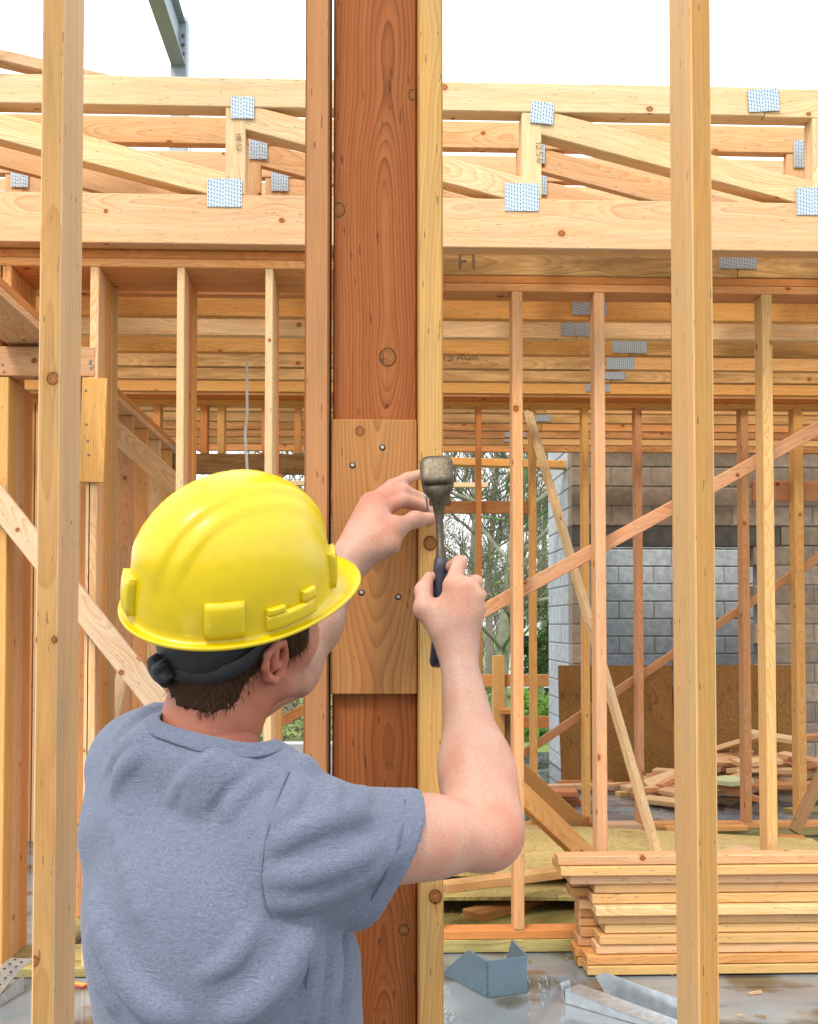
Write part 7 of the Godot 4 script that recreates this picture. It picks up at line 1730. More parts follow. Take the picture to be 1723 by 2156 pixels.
	cap("lh", Vector3(-0.0311, 1.6203, -1.9091), Vector3(-0.0029, 1.7136, -1.9754), 0.0225, 0.0135, 0.0240)
	cap("lh", Vector3(-0.0061, 1.6459, -1.9027), Vector3(0.0438, 1.67, -1.9101), 0.0270, 0.0200, 0.0200)
	cap("lh", Vector3(-0.0159, 1.6241, -1.8988), Vector3(0.0337, 1.641, -1.9014), 0.0260, 0.0210, 0.0200)
	cap("lh", Vector3(0.0106, 1.6809, -1.921), Vector3(-0.0144, 1.638, -1.9083), 0.0260, 0.0270, 0.0200)
	cap("lh", Vector3(0.0242, 1.7067, -1.9416), Vector3(0.0598, 1.7263, -1.9707), 0.0148, 0.0132, 0.0050)
	cap("lh", Vector3(0.0598, 1.7263, -1.9707), Vector3(0.0928, 1.7196, -1.9948), 0.0132, 0.0115, 0.0050)
	cap("lh", Vector3(0.0928, 1.7196, -1.9948), Vector3(0.116, 1.7076, -2.0043), 0.0115, 0.0092, 0.0050)
	cap("lh", Vector3(0.0098, 1.7203, -1.9497), Vector3(0.0619, 1.745, -1.982), 0.0145, 0.0125, 0.0050)
	cap("lh", Vector3(0.0619, 1.745, -1.982), Vector3(0.0949, 1.7337, -2.0032), 0.0125, 0.0105, 0.0050)
	cap("lh", Vector3(0.0949, 1.7337, -2.0032), Vector3(0.118, 1.7177, -2.0089), 0.0105, 0.0085, 0.0050)
	cap("lh", Vector3(0.0022, 1.7209, -1.963), Vector3(0.042, 1.7536, -1.9825), 0.0140, 0.0122, 0.0050)
	cap("lh", Vector3(0.042, 1.7536, -1.9825), Vector3(0.0701, 1.7692, -1.9939), 0.0122, 0.0107, 0.0050)
	cap("lh", Vector3(0.0701, 1.7692, -1.9939), Vector3(0.0914, 1.7774, -2.0019), 0.0107, 0.0092, 0.0050)
	cap("lh", Vector3(-0.0029, 1.7136, -1.9754), Vector3(0.0248, 1.7332, -1.9938), 0.0125, 0.0105, 0.0050)
	cap("lh", Vector3(0.0248, 1.7332, -1.9938), Vector3(0.0442, 1.7398, -2.0049), 0.0105, 0.0095, 0.0050)
	cap("lh", Vector3(0.0442, 1.7398, -2.0049), Vector3(0.0565, 1.7385, -2.0085), 0.0095, 0.0085, 0.0050)
	cap("lh", Vector3(-0.0011, 1.6418, -1.9027), Vector3(0.0455, 1.6703, -1.913), 0.0240, 0.0165, 0.0120)
	cap("lh", Vector3(0.0455, 1.6703, -1.913), Vector3(0.0819, 1.6886, -1.9451), 0.0165, 0.0138, 0.0120)
	cap("lh", Vector3(0.0819, 1.6886, -1.9451), Vector3(0.1132, 1.6937, -1.9708), 0.0138, 0.0105, 0.0120)
	cap("lh", Vector3(-0.0349, 1.6076, -1.9), Vector3(-0.055, 1.569, -1.8712), 0.0300, 0.0330, 0.0200)
	blobs["shirt"] = []
	ell("shirt", Vector3(-0.2291, 1.1334, -1.4936), Basis(Vector3(0.7539, -0.2436, 0.6101), Vector3(0.1606, 0.9689, 0.1885), Vector3(0.637, 0.0442, -0.7696)), Vector3(0.185, 0.155, 0.115), 0.0600)
	ell("shirt", Vector3(-0.2171, 1.024, -1.5029), Basis(Vector3(0.7539, -0.2436, 0.6101), Vector3(0.1606, 0.9689, 0.1885), Vector3(0.637, 0.0442, -0.7696)), Vector3(0.165, 0.2, 0.125), 0.1000)
	ell("shirt", Vector3(-0.1885, 0.8406, -1.5288), Basis(Vector3(0.7539, -0.2436, 0.6101), Vector3(0.1606, 0.9689, 0.1885), Vector3(0.637, 0.0442, -0.7696)), Vector3(0.165, 0.2, 0.125), 0.1000)
	cap("shirt", Vector3(-0.1931, 1.0152, -1.525), Vector3(-0.1929, 0.8588, -1.5302), 0.1250, 0.1300, 0.0800)
	cap("shirt", Vector3(-0.0999, 1.0255, -1.5513), Vector3(-0.0997, 0.846, -1.5572), 0.0850, 0.0900, 0.0600)
	cap("shirt", Vector3(-0.2781, 1.2851, -1.532), Vector3(-0.3314, 1.2993, -1.6208), 0.0660, 0.0600, 0.0500)
	cap("shirt", Vector3(-0.1946, 1.2463, -1.4651), Vector3(-0.0878, 1.2256, -1.4233), 0.0640, 0.0780, 0.0500)
	cap("shirt", Vector3(-0.0889, 1.2189, -1.4246), Vector3(0.1242, 1.1886, -1.5566), 0.0740, 0.0780, 0.0400)
	cap("shirt", Vector3(-0.0958, 1.1772, -1.4327), Vector3(0.0997, 1.1455, -1.555), 0.0700, 0.0760, 0.0120)
	cap("shirt", Vector3(-0.2031, 1.2846, -1.5044), Vector3(-0.3314, 1.2993, -1.6208), 0.0600, 0.0620, 0.0400)
	cap("shirt", Vector3(-0.1831, 1.2846, -1.4944), Vector3(-0.0886, 1.2208, -1.4242), 0.0580, 0.0700, 0.0400)
	cap("shirt", Vector3(-0.2031, 1.2596, -1.4944), Vector3(-0.2031, 1.2346, -1.4944), 0.0700, 0.0900, 0.0300)
	cap("shirt", Vector3(-0.2768, 1.3007, -1.5186), Vector3(-0.2768, 1.2499, -1.5203), 0.0600, 0.0700, 0.0500)
	cap("shirt", Vector3(-0.3594, 1.282, -1.5723), Vector3(-0.3575, 1.2173, -1.5243), 0.0330, 0.0370, 0.0500)
	cap("shirt", Vector3(-0.3314, 1.2993, -1.6208), Vector3(-0.2452, 1.3551, -1.683), 0.0600, 0.0560, 0.0400)
	cap("shirt", Vector3(-0.2758, 1.3347, -1.4874), Vector3(-0.1992, 1.3206, -1.44), 0.0360, 0.0360, 0.0500)
	cap("shirt", Vector3(-0.1992, 1.3206, -1.44), Vector3(-0.1271, 1.3036, -1.463), 0.0360, 0.0360, 0.0500)
	cap("shirt", Vector3(-0.1891, 1.3308, -1.4065), Vector3(-0.1935, 1.3301, -1.3976), 0.0120, 0.0120, 0.0100)
	cap("shirt", Vector3(-0.1935, 1.3301, -1.3976), Vector3(-0.2024, 1.325, -1.393), 0.0120, 0.0120, 0.0100)
	cap("shirt", Vector3(-0.2024, 1.325, -1.393), Vector3(-0.2115, 1.3182, -1.3936), 0.0120, 0.0120, 0.0100)
	cap("shirt", Vector3(-0.2115, 1.3182, -1.3936), Vector3(-0.2211, 1.3104, -1.3967), 0.0120, 0.0120, 0.0100)
	cap("shirt", Vector3(-0.2211, 1.3104, -1.3967), Vector3(-0.2302, 1.3015, -1.4023), 0.0120, 0.0120, 0.0100)
	cap("shirt", Vector3(-0.2302, 1.3015, -1.4023), Vector3(-0.2382, 1.2913, -1.4091), 0.0120, 0.0120, 0.0100)
	cap("shirt", Vector3(-0.2382, 1.2913, -1.4091), Vector3(-0.245, 1.2785, -1.4184), 0.0120, 0.0120, 0.0100)
	cap("shirt", Vector3(-0.245, 1.2785, -1.4184), Vector3(-0.2483, 1.2676, -1.4274), 0.0120, 0.0120, 0.0100)
	cap("shirt", Vector3(-0.1741, 1.3263, -1.4097), Vector3(-0.1789, 1.3248, -1.3993), 0.0120, 0.0120, 0.0100)
	cap("shirt", Vector3(-0.1789, 1.3248, -1.3993), Vector3(-0.1891, 1.3183, -1.3922), 0.0120, 0.0120, 0.0100)
	cap("shirt", Vector3(-0.1891, 1.3183, -1.3922), Vector3(-0.1986, 1.3104, -1.3913), 0.0120, 0.0120, 0.0100)
	cap("shirt", Vector3(-0.1986, 1.3104, -1.3913), Vector3(-0.2069, 1.3015, -1.3928), 0.0120, 0.0120, 0.0100)
	cap("shirt", Vector3(-0.2069, 1.3015, -1.3928), Vector3(-0.2143, 1.2921, -1.3958), 0.0120, 0.0120, 0.0100)
	cap("shirt", Vector3(-0.2143, 1.2921, -1.3958), Vector3(-0.2201, 1.2819, -1.399), 0.0120, 0.0120, 0.0100)
	cap("shirt", Vector3(-0.2201, 1.2819, -1.399), Vector3(-0.2242, 1.2696, -1.4036), 0.0120, 0.0120, 0.0100)
	cap("shirt", Vector3(-0.2242, 1.2696, -1.4036), Vector3(-0.2255, 1.2587, -1.4092), 0.0120, 0.0120, 0.0100)
	cap("shirt", Vector3(-0.1542, 1.3178, -1.4138), Vector3(-0.159, 1.3181, -1.4036), 0.0120, 0.0120, 0.0100)
	cap("shirt", Vector3(-0.159, 1.3181, -1.4036), Vector3(-0.1686, 1.3138, -1.3959), 0.0120, 0.0120, 0.0100)
	cap("shirt", Vector3(-0.1686, 1.3138, -1.3959), Vector3(-0.1786, 1.3072, -1.3928), 0.0120, 0.0120, 0.0100)
	cap("shirt", Vector3(-0.1786, 1.3072, -1.3928), Vector3(-0.1887, 1.299, -1.3915), 0.0120, 0.0120, 0.0100)
	cap("shirt", Vector3(-0.1887, 1.299, -1.3915), Vector3(-0.1979, 1.2897, -1.3924), 0.0120, 0.0120, 0.0100)
	cap("shirt", Vector3(-0.1979, 1.2897, -1.3924), Vector3(-0.2044, 1.2791, -1.394), 0.0120, 0.0120, 0.0100)
	cap("shirt", Vector3(-0.2044, 1.2791, -1.394), Vector3(-0.2084, 1.2657, -1.397), 0.0120, 0.0120, 0.0100)
	cap("shirt", Vector3(-0.2084, 1.2657, -1.397), Vector3(-0.2099, 1.2539, -1.4014), 0.0120, 0.0120, 0.0100)
	cap("shirt", Vector3(-0.1183, 1.3044, -1.4136), Vector3(-0.126, 1.3063, -1.404), 0.0120, 0.0120, 0.0100)
	cap("shirt", Vector3(-0.126, 1.3063, -1.404), Vector3(-0.1377, 1.3018, -1.3955), 0.0120, 0.0120, 0.0100)
	cap("shirt", Vector3(-0.1377, 1.3018, -1.3955), Vector3(-0.148, 1.2948, -1.3913), 0.0120, 0.0120, 0.0100)
	cap("shirt", Vector3(-0.148, 1.2948, -1.3913), Vector3(-0.1572, 1.2877, -1.3887), 0.0120, 0.0120, 0.0100)
	cap("shirt", Vector3(-0.1572, 1.2877, -1.3887), Vector3(-0.1652, 1.2801, -1.3869), 0.0120, 0.0120, 0.0100)
	cap("shirt", Vector3(-0.1652, 1.2801, -1.3869), Vector3(-0.1706, 1.2719, -1.3849), 0.0120, 0.0120, 0.0100)
	cap("shirt", Vector3(-0.1706, 1.2719, -1.3849), Vector3(-0.1732, 1.2619, -1.3845), 0.0120, 0.0120, 0.0100)
	cap("shirt", Vector3(-0.1732, 1.2619, -1.3845), Vector3(-0.1729, 1.2526, -1.3881), 0.0120, 0.0120, 0.0100)
	cap("shirt", Vector3(-0.1143, 1.2271, -1.3541), Vector3(-0.1061, 1.2353, -1.3446), 0.0133, 0.0133, 0.0100)
	cap("shirt", Vector3(-0.1061, 1.2353, -1.3446), Vector3(-0.091, 1.2455, -1.3415), 0.0133, 0.0133, 0.0100)
	cap("shirt", Vector3(-0.091, 1.2455, -1.3415), Vector3(-0.0759, 1.2527, -1.3448), 0.0133, 0.0133, 0.0100)
	cap("shirt", Vector3(-0.0759, 1.2527, -1.3448), Vector3(-0.0615, 1.2576, -1.3506), 0.0133, 0.0133, 0.0100)
	cap("shirt", Vector3(-0.0615, 1.2576, -1.3506), Vector3(-0.0468, 1.2609, -1.3596), 0.0133, 0.0133, 0.0100)
	cap("shirt", Vector3(-0.0468, 1.2609, -1.3596), Vector3(-0.0301, 1.2625, -1.3744), 0.0133, 0.0133, 0.0100)
	cap("shirt", Vector3(-0.0301, 1.2625, -1.3744), Vector3(-0.0146, 1.2596, -1.398), 0.0133, 0.0133, 0.0100)
	cap("shirt", Vector3(-0.0146, 1.2596, -1.398), Vector3(-0.0083, 1.253, -1.4181), 0.0133, 0.0133, 0.0100)
	cap("shirt", Vector3(-0.1189, 1.1932, -1.3605), Vector3(-0.1077, 1.1944, -1.3474), 0.0171, 0.0171, 0.0100)
	cap("shirt", Vector3(-0.1077, 1.1944, -1.3474), Vector3(-0.0886, 1.1972, -1.3415), 0.0171, 0.0171, 0.0100)
	cap("shirt", Vector3(-0.0886, 1.1972, -1.3415), Vector3(-0.0699, 1.2006, -1.3437), 0.0171, 0.0171, 0.0100)
	cap("shirt", Vector3(-0.0699, 1.2006, -1.3437), Vector3(-0.0516, 1.2038, -1.3499), 0.0171, 0.0171, 0.0100)
	cap("shirt", Vector3(-0.0516, 1.2038, -1.3499), Vector3(-0.0331, 1.2076, -1.3608), 0.0171, 0.0171, 0.0100)
	cap("shirt", Vector3(-0.0331, 1.2076, -1.3608), Vector3(-0.0132, 1.2121, -1.378), 0.0171, 0.0171, 0.0100)
	cap("shirt", Vector3(-0.0132, 1.2121, -1.378), Vector3(0.0064, 1.2165, -1.4049), 0.0171, 0.0171, 0.0100)
	cap("shirt", Vector3(0.0064, 1.2165, -1.4049), Vector3(0.0191, 1.2178, -1.4283), 0.0171, 0.0171, 0.0100)
	cap("shirt", Vector3(-0.1269, 1.1645, -1.364), Vector3(-0.1121, 1.1663, -1.3539), 0.0171, 0.0171, 0.0100)
	cap("shirt", Vector3(-0.1121, 1.1663, -1.3539), Vector3(-0.0909, 1.1677, -1.3509), 0.0171, 0.0171, 0.0100)
	cap("shirt", Vector3(-0.0909, 1.1677, -1.3509), Vector3(-0.0699, 1.1708, -1.3552), 0.0171, 0.0171, 0.0100)
	cap("shirt", Vector3(-0.0699, 1.1708, -1.3552), Vector3(-0.0478, 1.1755, -1.3641), 0.0171, 0.0171, 0.0100)
	cap("shirt", Vector3(-0.0478, 1.1755, -1.3641), Vector3(-0.0261, 1.1827, -1.3768), 0.0171, 0.0171, 0.0100)
	cap("shirt", Vector3(-0.0261, 1.1827, -1.3768), Vector3(-0.0045, 1.1924, -1.3926), 0.0171, 0.0171, 0.0100)
	cap("shirt", Vector3(-0.0045, 1.1924, -1.3926), Vector3(0.0174, 1.204, -1.4134), 0.0171, 0.0171, 0.0100)
	cap("shirt", Vector3(0.0174, 1.204, -1.4134), Vector3(0.0304, 1.2106, -1.4341), 0.0171, 0.0171, 0.0100)
	cap("shirt", Vector3(-0.0908, 1.2963, -1.4044), Vector3(-0.0907, 1.2979, -1.3907), 0.0120, 0.0120, 0.0100)
	cap("shirt", Vector3(-0.0907, 1.2979, -1.3907), Vector3(-0.0919, 1.292, -1.3743), 0.0120, 0.0120, 0.0100)
	cap("shirt", Vector3(-0.0919, 1.292, -1.3743), Vector3(-0.0944, 1.282, -1.3628), 0.0120, 0.0120, 0.0100)
	cap("shirt", Vector3(-0.0944, 1.282, -1.3628), Vector3(-0.0996, 1.2724, -1.3553), 0.0120, 0.0120, 0.0100)
	cap("shirt", Vector3(-0.0996, 1.2724, -1.3553), Vector3(-0.1055, 1.2608, -1.3531), 0.0120, 0.0120, 0.0100)
	cap("shirt", Vector3(-0.1055, 1.2608, -1.3531), Vector3(-0.108, 1.2508, -1.3571), 0.0120, 0.0120, 0.0100)
	cap("shirt", Vector3(-0.1015, 1.292, -1.4177), Vector3(-0.0962, 1.305, -1.4152), 0.0209, 0.0209, 0.0100)
	cap("shirt", Vector3(-0.0962, 1.305, -1.4152), Vector3(-0.0894, 1.3118, -1.4195), 0.0209, 0.0209, 0.0100)
	cap("shirt", Vector3(-0.0894, 1.3118, -1.4195), Vector3(-0.0864, 1.307, -1.4282), 0.0209, 0.0209, 0.0100)
	cap("shirt", Vector3(-0.0864, 1.307, -1.4282), Vector3(-0.0895, 1.2951, -1.4354), 0.0209, 0.0209, 0.0100)
	cap("shirt", Vector3(-0.0455, 1.2852, -1.4156), Vector3(-0.0441, 1.2895, -1.4028), 0.0120, 0.0120, 0.0100)
	cap("shirt", Vector3(-0.0441, 1.2895, -1.4028), Vector3(-0.0466, 1.2869, -1.3857), 0.0120, 0.0120, 0.0100)
	cap("shirt", Vector3(-0.0466, 1.2869, -1.3857), Vector3(-0.0497, 1.28, -1.3737), 0.0120, 0.0120, 0.0100)
	cap("shirt", Vector3(-0.0497, 1.28, -1.3737), Vector3(-0.049, 1.2734, -1.3675), 0.0120, 0.0120, 0.0100)
	cap("shirt", Vector3(-0.049, 1.2734, -1.3675), Vector3(-0.0478, 1.2651, -1.3663), 0.0120, 0.0120, 0.0100)
	cap("shirt", Vector3(-0.0478, 1.2651, -1.3663), Vector3(-0.0496, 1.257, -1.3697), 0.0120, 0.0120, 0.0100)
	cap("shirt", Vector3(-0.0056, 1.2689, -1.4599), Vector3(-0.0089, 1.2746, -1.4427), 0.0120, 0.0120, 0.0100)
	cap("shirt", Vector3(-0.0089, 1.2746, -1.4427), Vector3(-0.0144, 1.2755, -1.4187), 0.0120, 0.0120, 0.0100)
	cap("shirt", Vector3(-0.0144, 1.2755, -1.4187), Vector3(-0.0201, 1.272, -1.4004), 0.0120, 0.0120, 0.0100)
	cap("shirt", Vector3(-0.0201, 1.272, -1.4004), Vector3(-0.0216, 1.2671, -1.3914), 0.0120, 0.0120, 0.0100)
	cap("shirt", Vector3(-0.0216, 1.2671, -1.3914), Vector3(-0.0225, 1.2602, -1.3882), 0.0120, 0.0120, 0.0100)
	cap("shirt", Vector3(-0.0225, 1.2602, -1.3882), Vector3(-0.026, 1.2534, -1.3891), 0.0120, 0.0120, 0.0100)
	cap("shirt", Vector3(-0.3382, 1.1444, -1.4617), Vector3(-0.3413, 1.1347, -1.4407), 0.0209, 0.0209, 0.0100)
	cap("shirt", Vector3(-0.3413, 1.1347, -1.4407), Vector3(-0.3331, 1.1181, -1.4194), 0.0209, 0.0209, 0.0100)
	cap("shirt", Vector3(-0.3331, 1.1181, -1.4194), Vector3(-0.3211, 1.1007, -1.406), 0.0209, 0.0209, 0.0100)
	cap("shirt", Vector3(-0.3211, 1.1007, -1.406), Vector3(-0.3098, 1.0819, -1.3955), 0.0209, 0.0209, 0.0100)
	cap("shirt", Vector3(-0.3098, 1.0819, -1.3955), Vector3(-0.2973, 1.0647, -1.3861), 0.0209, 0.0209, 0.0100)
	cap("shirt", Vector3(-0.2973, 1.0647, -1.3861), Vector3(-0.283, 1.0511, -1.3771), 0.0209, 0.0209, 0.0100)
	cap("shirt", Vector3(-0.283, 1.0511, -1.3771), Vector3(-0.2676, 1.0399, -1.3692), 0.0209, 0.0209, 0.0100)
	cap("shirt", Vector3(-0.2676, 1.0399, -1.3692), Vector3(-0.2519, 1.0313, -1.3625), 0.0209, 0.0209, 0.0100)
	cap("shirt", Vector3(-0.2519, 1.0313, -1.3625), Vector3(-0.233, 1.0261, -1.3622), 0.0209, 0.0209, 0.0100)
	cap("shirt", Vector3(-0.233, 1.0261, -1.3622), Vector3(-0.2174, 1.0246, -1.3717), 0.0209, 0.0209, 0.0100)
	cap("shirt", Vector3(-0.0927, 1.1321, -1.3867), Vector3(-0.0869, 1.1207, -1.3742), 0.0209, 0.0209, 0.0100)
	cap("shirt", Vector3(-0.0869, 1.1207, -1.3742), Vector3(-0.0873, 1.107, -1.3646), 0.0209, 0.0209, 0.0100)
	cap("shirt", Vector3(-0.0873, 1.107, -1.3646), Vector3(-0.0937, 1.094, -1.3592), 0.0209, 0.0209, 0.0100)
	cap("shirt", Vector3(-0.0937, 1.094, -1.3592), Vector3(-0.103, 1.0801, -1.354), 0.0209, 0.0209, 0.0100)
	cap("shirt", Vector3(-0.103, 1.0801, -1.354), Vector3(-0.1137, 1.0671, -1.3502), 0.0209, 0.0209, 0.0100)
	cap("shirt", Vector3(-0.1137, 1.0671, -1.3502), Vector3(-0.1246, 1.0559, -1.3477), 0.0209, 0.0209, 0.0100)
	cap("shirt", Vector3(-0.1246, 1.0559, -1.3477), Vector3(-0.1363, 1.0458, -1.3461), 0.0209, 0.0209, 0.0100)
	cap("shirt", Vector3(-0.1363, 1.0458, -1.3461), Vector3(-0.1496, 1.037, -1.3452), 0.0209, 0.0209, 0.0100)
	cap("shirt", Vector3(-0.1496, 1.037, -1.3452), Vector3(-0.1656, 1.0302, -1.3509), 0.0209, 0.0209, 0.0100)
	cap("shirt", Vector3(-0.1656, 1.0302, -1.3509), Vector3(-0.1764, 1.0273, -1.3649), 0.0209, 0.0209, 0.0100)
	cap("shirt", Vector3(-0.0779, 1.1187, -1.3922), Vector3(-0.0714, 1.104, -1.386), 0.0133, 0.0133, 0.0100)
	cap("shirt", Vector3(-0.0714, 1.104, -1.386), Vector3(-0.0697, 1.0832, -1.3821), 0.0133, 0.0133, 0.0100)
	cap("shirt", Vector3(-0.0697, 1.0832, -1.3821), Vector3(-0.0723, 1.0627, -1.382), 0.0133, 0.0133, 0.0100)
	cap("shirt", Vector3(-0.0723, 1.0627, -1.382), Vector3(-0.0746, 1.0418, -1.3836), 0.0133, 0.0133, 0.0100)
	cap("shirt", Vector3(-0.0746, 1.0418, -1.3836), Vector3(-0.0792, 1.0211, -1.3882), 0.0133, 0.0133, 0.0100)
	cap("shirt", Vector3(-0.0792, 1.0211, -1.3882), Vector3(-0.0864, 1.0072, -1.3954), 0.0133, 0.0133, 0.0100)
	cap("shirt", Vector3(-0.0565, 1.1188, -1.4363), Vector3(-0.0549, 1.0964, -1.4324), 0.0171, 0.0171, 0.0100)
	cap("shirt", Vector3(-0.0549, 1.0964, -1.4324), Vector3(-0.0521, 1.0698, -1.4282), 0.0171, 0.0171, 0.0100)
	cap("shirt", Vector3(-0.0521, 1.0698, -1.4282), Vector3(-0.0529, 1.0479, -1.4255), 0.0171, 0.0171, 0.0100)
	cap("shirt", Vector3(-0.0529, 1.0479, -1.4255), Vector3(-0.0548, 1.028, -1.4214), 0.0171, 0.0171, 0.0100)
	cap("shirt", Vector3(-0.0548, 1.028, -1.4214), Vector3(-0.0622, 1.009, -1.4189), 0.0171, 0.0171, 0.0100)
	cap("shirt", Vector3(-0.0622, 1.009, -1.4189), Vector3(-0.0738, 0.9963, -1.4215), 0.0171, 0.0171, 0.0100)
	cap("shirt", Vector3(-0.0485, 1.0771, -1.4968), Vector3(-0.0387, 1.0688, -1.4865), 0.0133, 0.0133, 0.0100)
	cap("shirt", Vector3(-0.0387, 1.0688, -1.4865), Vector3(-0.0344, 1.0528, -1.474), 0.0133, 0.0133, 0.0100)
	cap("shirt", Vector3(-0.0344, 1.0528, -1.474), Vector3(-0.0348, 1.0343, -1.4662), 0.0133, 0.0133, 0.0100)
	cap("shirt", Vector3(-0.0348, 1.0343, -1.4662), Vector3(-0.0345, 1.0134, -1.4646), 0.0133, 0.0133, 0.0100)
	cap("shirt", Vector3(-0.0345, 1.0134, -1.4646), Vector3(-0.0365, 0.9911, -1.4673), 0.0133, 0.0133, 0.0100)
	cap("shirt", Vector3(-0.0365, 0.9911, -1.4673), Vector3(-0.0431, 0.9751, -1.4718), 0.0133, 0.0133, 0.0100)
	cap("shirt", Vector3(-0.2893, 1.3326, -1.4576), Vector3(-0.3002, 1.3284, -1.4537), 0.0120, 0.0120, 0.0100)
	cap("shirt", Vector3(-0.3002, 1.3284, -1.4537), Vector3(-0.3122, 1.3195, -1.4565), 0.0120, 0.0120, 0.0100)
	cap("shirt", Vector3(-0.3122, 1.3195, -1.4565), Vector3(-0.3205, 1.3094, -1.4628), 0.0120, 0.0120, 0.0100)
	cap("shirt", Vector3(-0.3205, 1.3094, -1.4628), Vector3(-0.3265, 1.2983, -1.4684), 0.0120, 0.0120, 0.0100)
	cap("shirt", Vector3(-0.3265, 1.2983, -1.4684), Vector3(-0.3301, 1.2861, -1.475), 0.0120, 0.0120, 0.0100)
	cap("shirt", Vector3(-0.3301, 1.2861, -1.475), Vector3(-0.3292, 1.276, -1.4822), 0.0120, 0.0120, 0.0100)
	cap("shirt", Vector3(-0.3046, 1.37, -1.6351), Vector3(-0.3122, 1.3724, -1.6195), 0.0120, 0.0120, 0.0100)
	cap("shirt", Vector3(-0.3122, 1.3724, -1.6195), Vector3(-0.3222, 1.3692, -1.5984), 0.0120, 0.0120, 0.0100)
	cap("shirt", Vector3(-0.3222, 1.3692, -1.5984), Vector3(-0.3311, 1.3617, -1.5798), 0.0120, 0.0120, 0.0100)
	cap("shirt", Vector3(-0.3311, 1.3617, -1.5798), Vector3(-0.3389, 1.353, -1.5643), 0.0120, 0.0120, 0.0100)
	cap("shirt", Vector3(-0.3389, 1.353, -1.5643), Vector3(-0.3446, 1.3403, -1.552), 0.0120, 0.0120, 0.0100)
	cap("shirt", Vector3(-0.3446, 1.3403, -1.552), Vector3(-0.3448, 1.3279, -1.5463), 0.0120, 0.0120, 0.0100)
	cap("shirt", Vector3(-0.2875, 1.3493, -1.4648), Vector3(-0.2978, 1.35, -1.4626), 0.0120, 0.0120, 0.0100)
	cap("shirt", Vector3(-0.2978, 1.35, -1.4626), Vector3(-0.3107, 1.3455, -1.4665), 0.0120, 0.0120, 0.0100)
	cap("shirt", Vector3(-0.3107, 1.3455, -1.4665), Vector3(-0.322, 1.337, -1.4752), 0.0120, 0.0120, 0.0100)
	cap("shirt", Vector3(-0.322, 1.337, -1.4752), Vector3(-0.3343, 1.3237, -1.4894), 0.0120, 0.0120, 0.0100)
	cap("shirt", Vector3(-0.3343, 1.3237, -1.4894), Vector3(-0.3442, 1.3065, -1.5084), 0.0120, 0.0120, 0.0100)
	cap("shirt", Vector3(-0.3442, 1.3065, -1.5084), Vector3(-0.351, 1.2939, -1.5226), 0.0120, 0.0120, 0.0100)
	cap("shirt", Vector3(-0.3431, 1.1111, -1.4513), Vector3(-0.3476, 1.0991, -1.4406), 0.0152, 0.0152, 0.0100)
	cap("shirt", Vector3(-0.3476, 1.0991, -1.4406), Vector3(-0.3454, 1.0812, -1.4309), 0.0152, 0.0152, 0.0100)
	cap("shirt", Vector3(-0.3454, 1.0812, -1.4309), Vector3(-0.3387, 1.0633, -1.4237), 0.0152, 0.0152, 0.0100)
	cap("shirt", Vector3(-0.3387, 1.0633, -1.4237), Vector3(-0.3301, 1.0451, -1.416), 0.0152, 0.0152, 0.0100)
	cap("shirt", Vector3(-0.3301, 1.0451, -1.416), Vector3(-0.3169, 1.0274, -1.4115), 0.0152, 0.0152, 0.0100)
	cap("shirt", Vector3(-0.3169, 1.0274, -1.4115), Vector3(-0.3029, 1.0162, -1.4138), 0.0152, 0.0152, 0.0100)
	cap("shirt", Vector3(-0.1393, 1.1374, -1.3508), Vector3(-0.1436, 1.1285, -1.3434), 0.0120, 0.0120, 0.0100)
	cap("shirt", Vector3(-0.1436, 1.1285, -1.3434), Vector3(-0.1513, 1.1145, -1.3388), 0.0120, 0.0120, 0.0100)
	cap("shirt", Vector3(-0.1513, 1.1145, -1.3388), Vector3(-0.1612, 1.1015, -1.3376), 0.0120, 0.0120, 0.0100)
	cap("shirt", Vector3(-0.1612, 1.1015, -1.3376), Vector3(-0.1747, 1.0911, -1.3379), 0.0120, 0.0120, 0.0100)
	cap("shirt", Vector3(-0.1747, 1.0911, -1.3379), Vector3(-0.1898, 1.0821, -1.3419), 0.0120, 0.0120, 0.0100)
	cap("shirt", Vector3(-0.1898, 1.0821, -1.3419), Vector3(-0.1996, 1.0762, -1.3488), 0.0120, 0.0120, 0.0100)
	cap("shirt", Vector3(-0.3308, 1.2444, -1.4694), Vector3(-0.3229, 1.2293, -1.4514), 0.0120, 0.0120, 0.0100)
	cap("shirt", Vector3(-0.3229, 1.2293, -1.4514), Vector3(-0.311, 1.2077, -1.4271), 0.0120, 0.0120, 0.0100)
	cap("shirt", Vector3(-0.311, 1.2077, -1.4271), Vector3(-0.2997, 1.1863, -1.406), 0.0120, 0.0120, 0.0100)
	cap("shirt", Vector3(-0.2997, 1.1863, -1.406), Vector3(-0.2902, 1.1656, -1.3909), 0.0120, 0.0120, 0.0100)
	cap("shirt", Vector3(-0.2902, 1.1656, -1.3909), Vector3(-0.2799, 1.1444, -1.3811), 0.0120, 0.0120, 0.0100)
	cap("shirt", Vector3(-0.2799, 1.1444, -1.3811), Vector3(-0.2706, 1.1294, -1.3785), 0.0120, 0.0120, 0.0100)
	blobs["hair"] = []
	ell("hair", Vector3(-0.1796, 1.5241, -1.5114), Basis(Vector3(0.7835, 0.2957, -0.5466), Vector3(0.0437, 0.8512, 0.5231), Vector3(0.6199, -0.4337, 0.654)), Vector3(0.099, 0.108, 0.081), 0.0200)
	ell("hair", Vector3(-0.2074, 1.4752, -1.5174), Basis(Vector3(0.7835, 0.2957, -0.5466), Vector3(0.0437, 0.8512, 0.5231), Vector3(0.6199, -0.4337, 0.654)), Vector3(0.067, 0.073, 0.068), 0.0300)
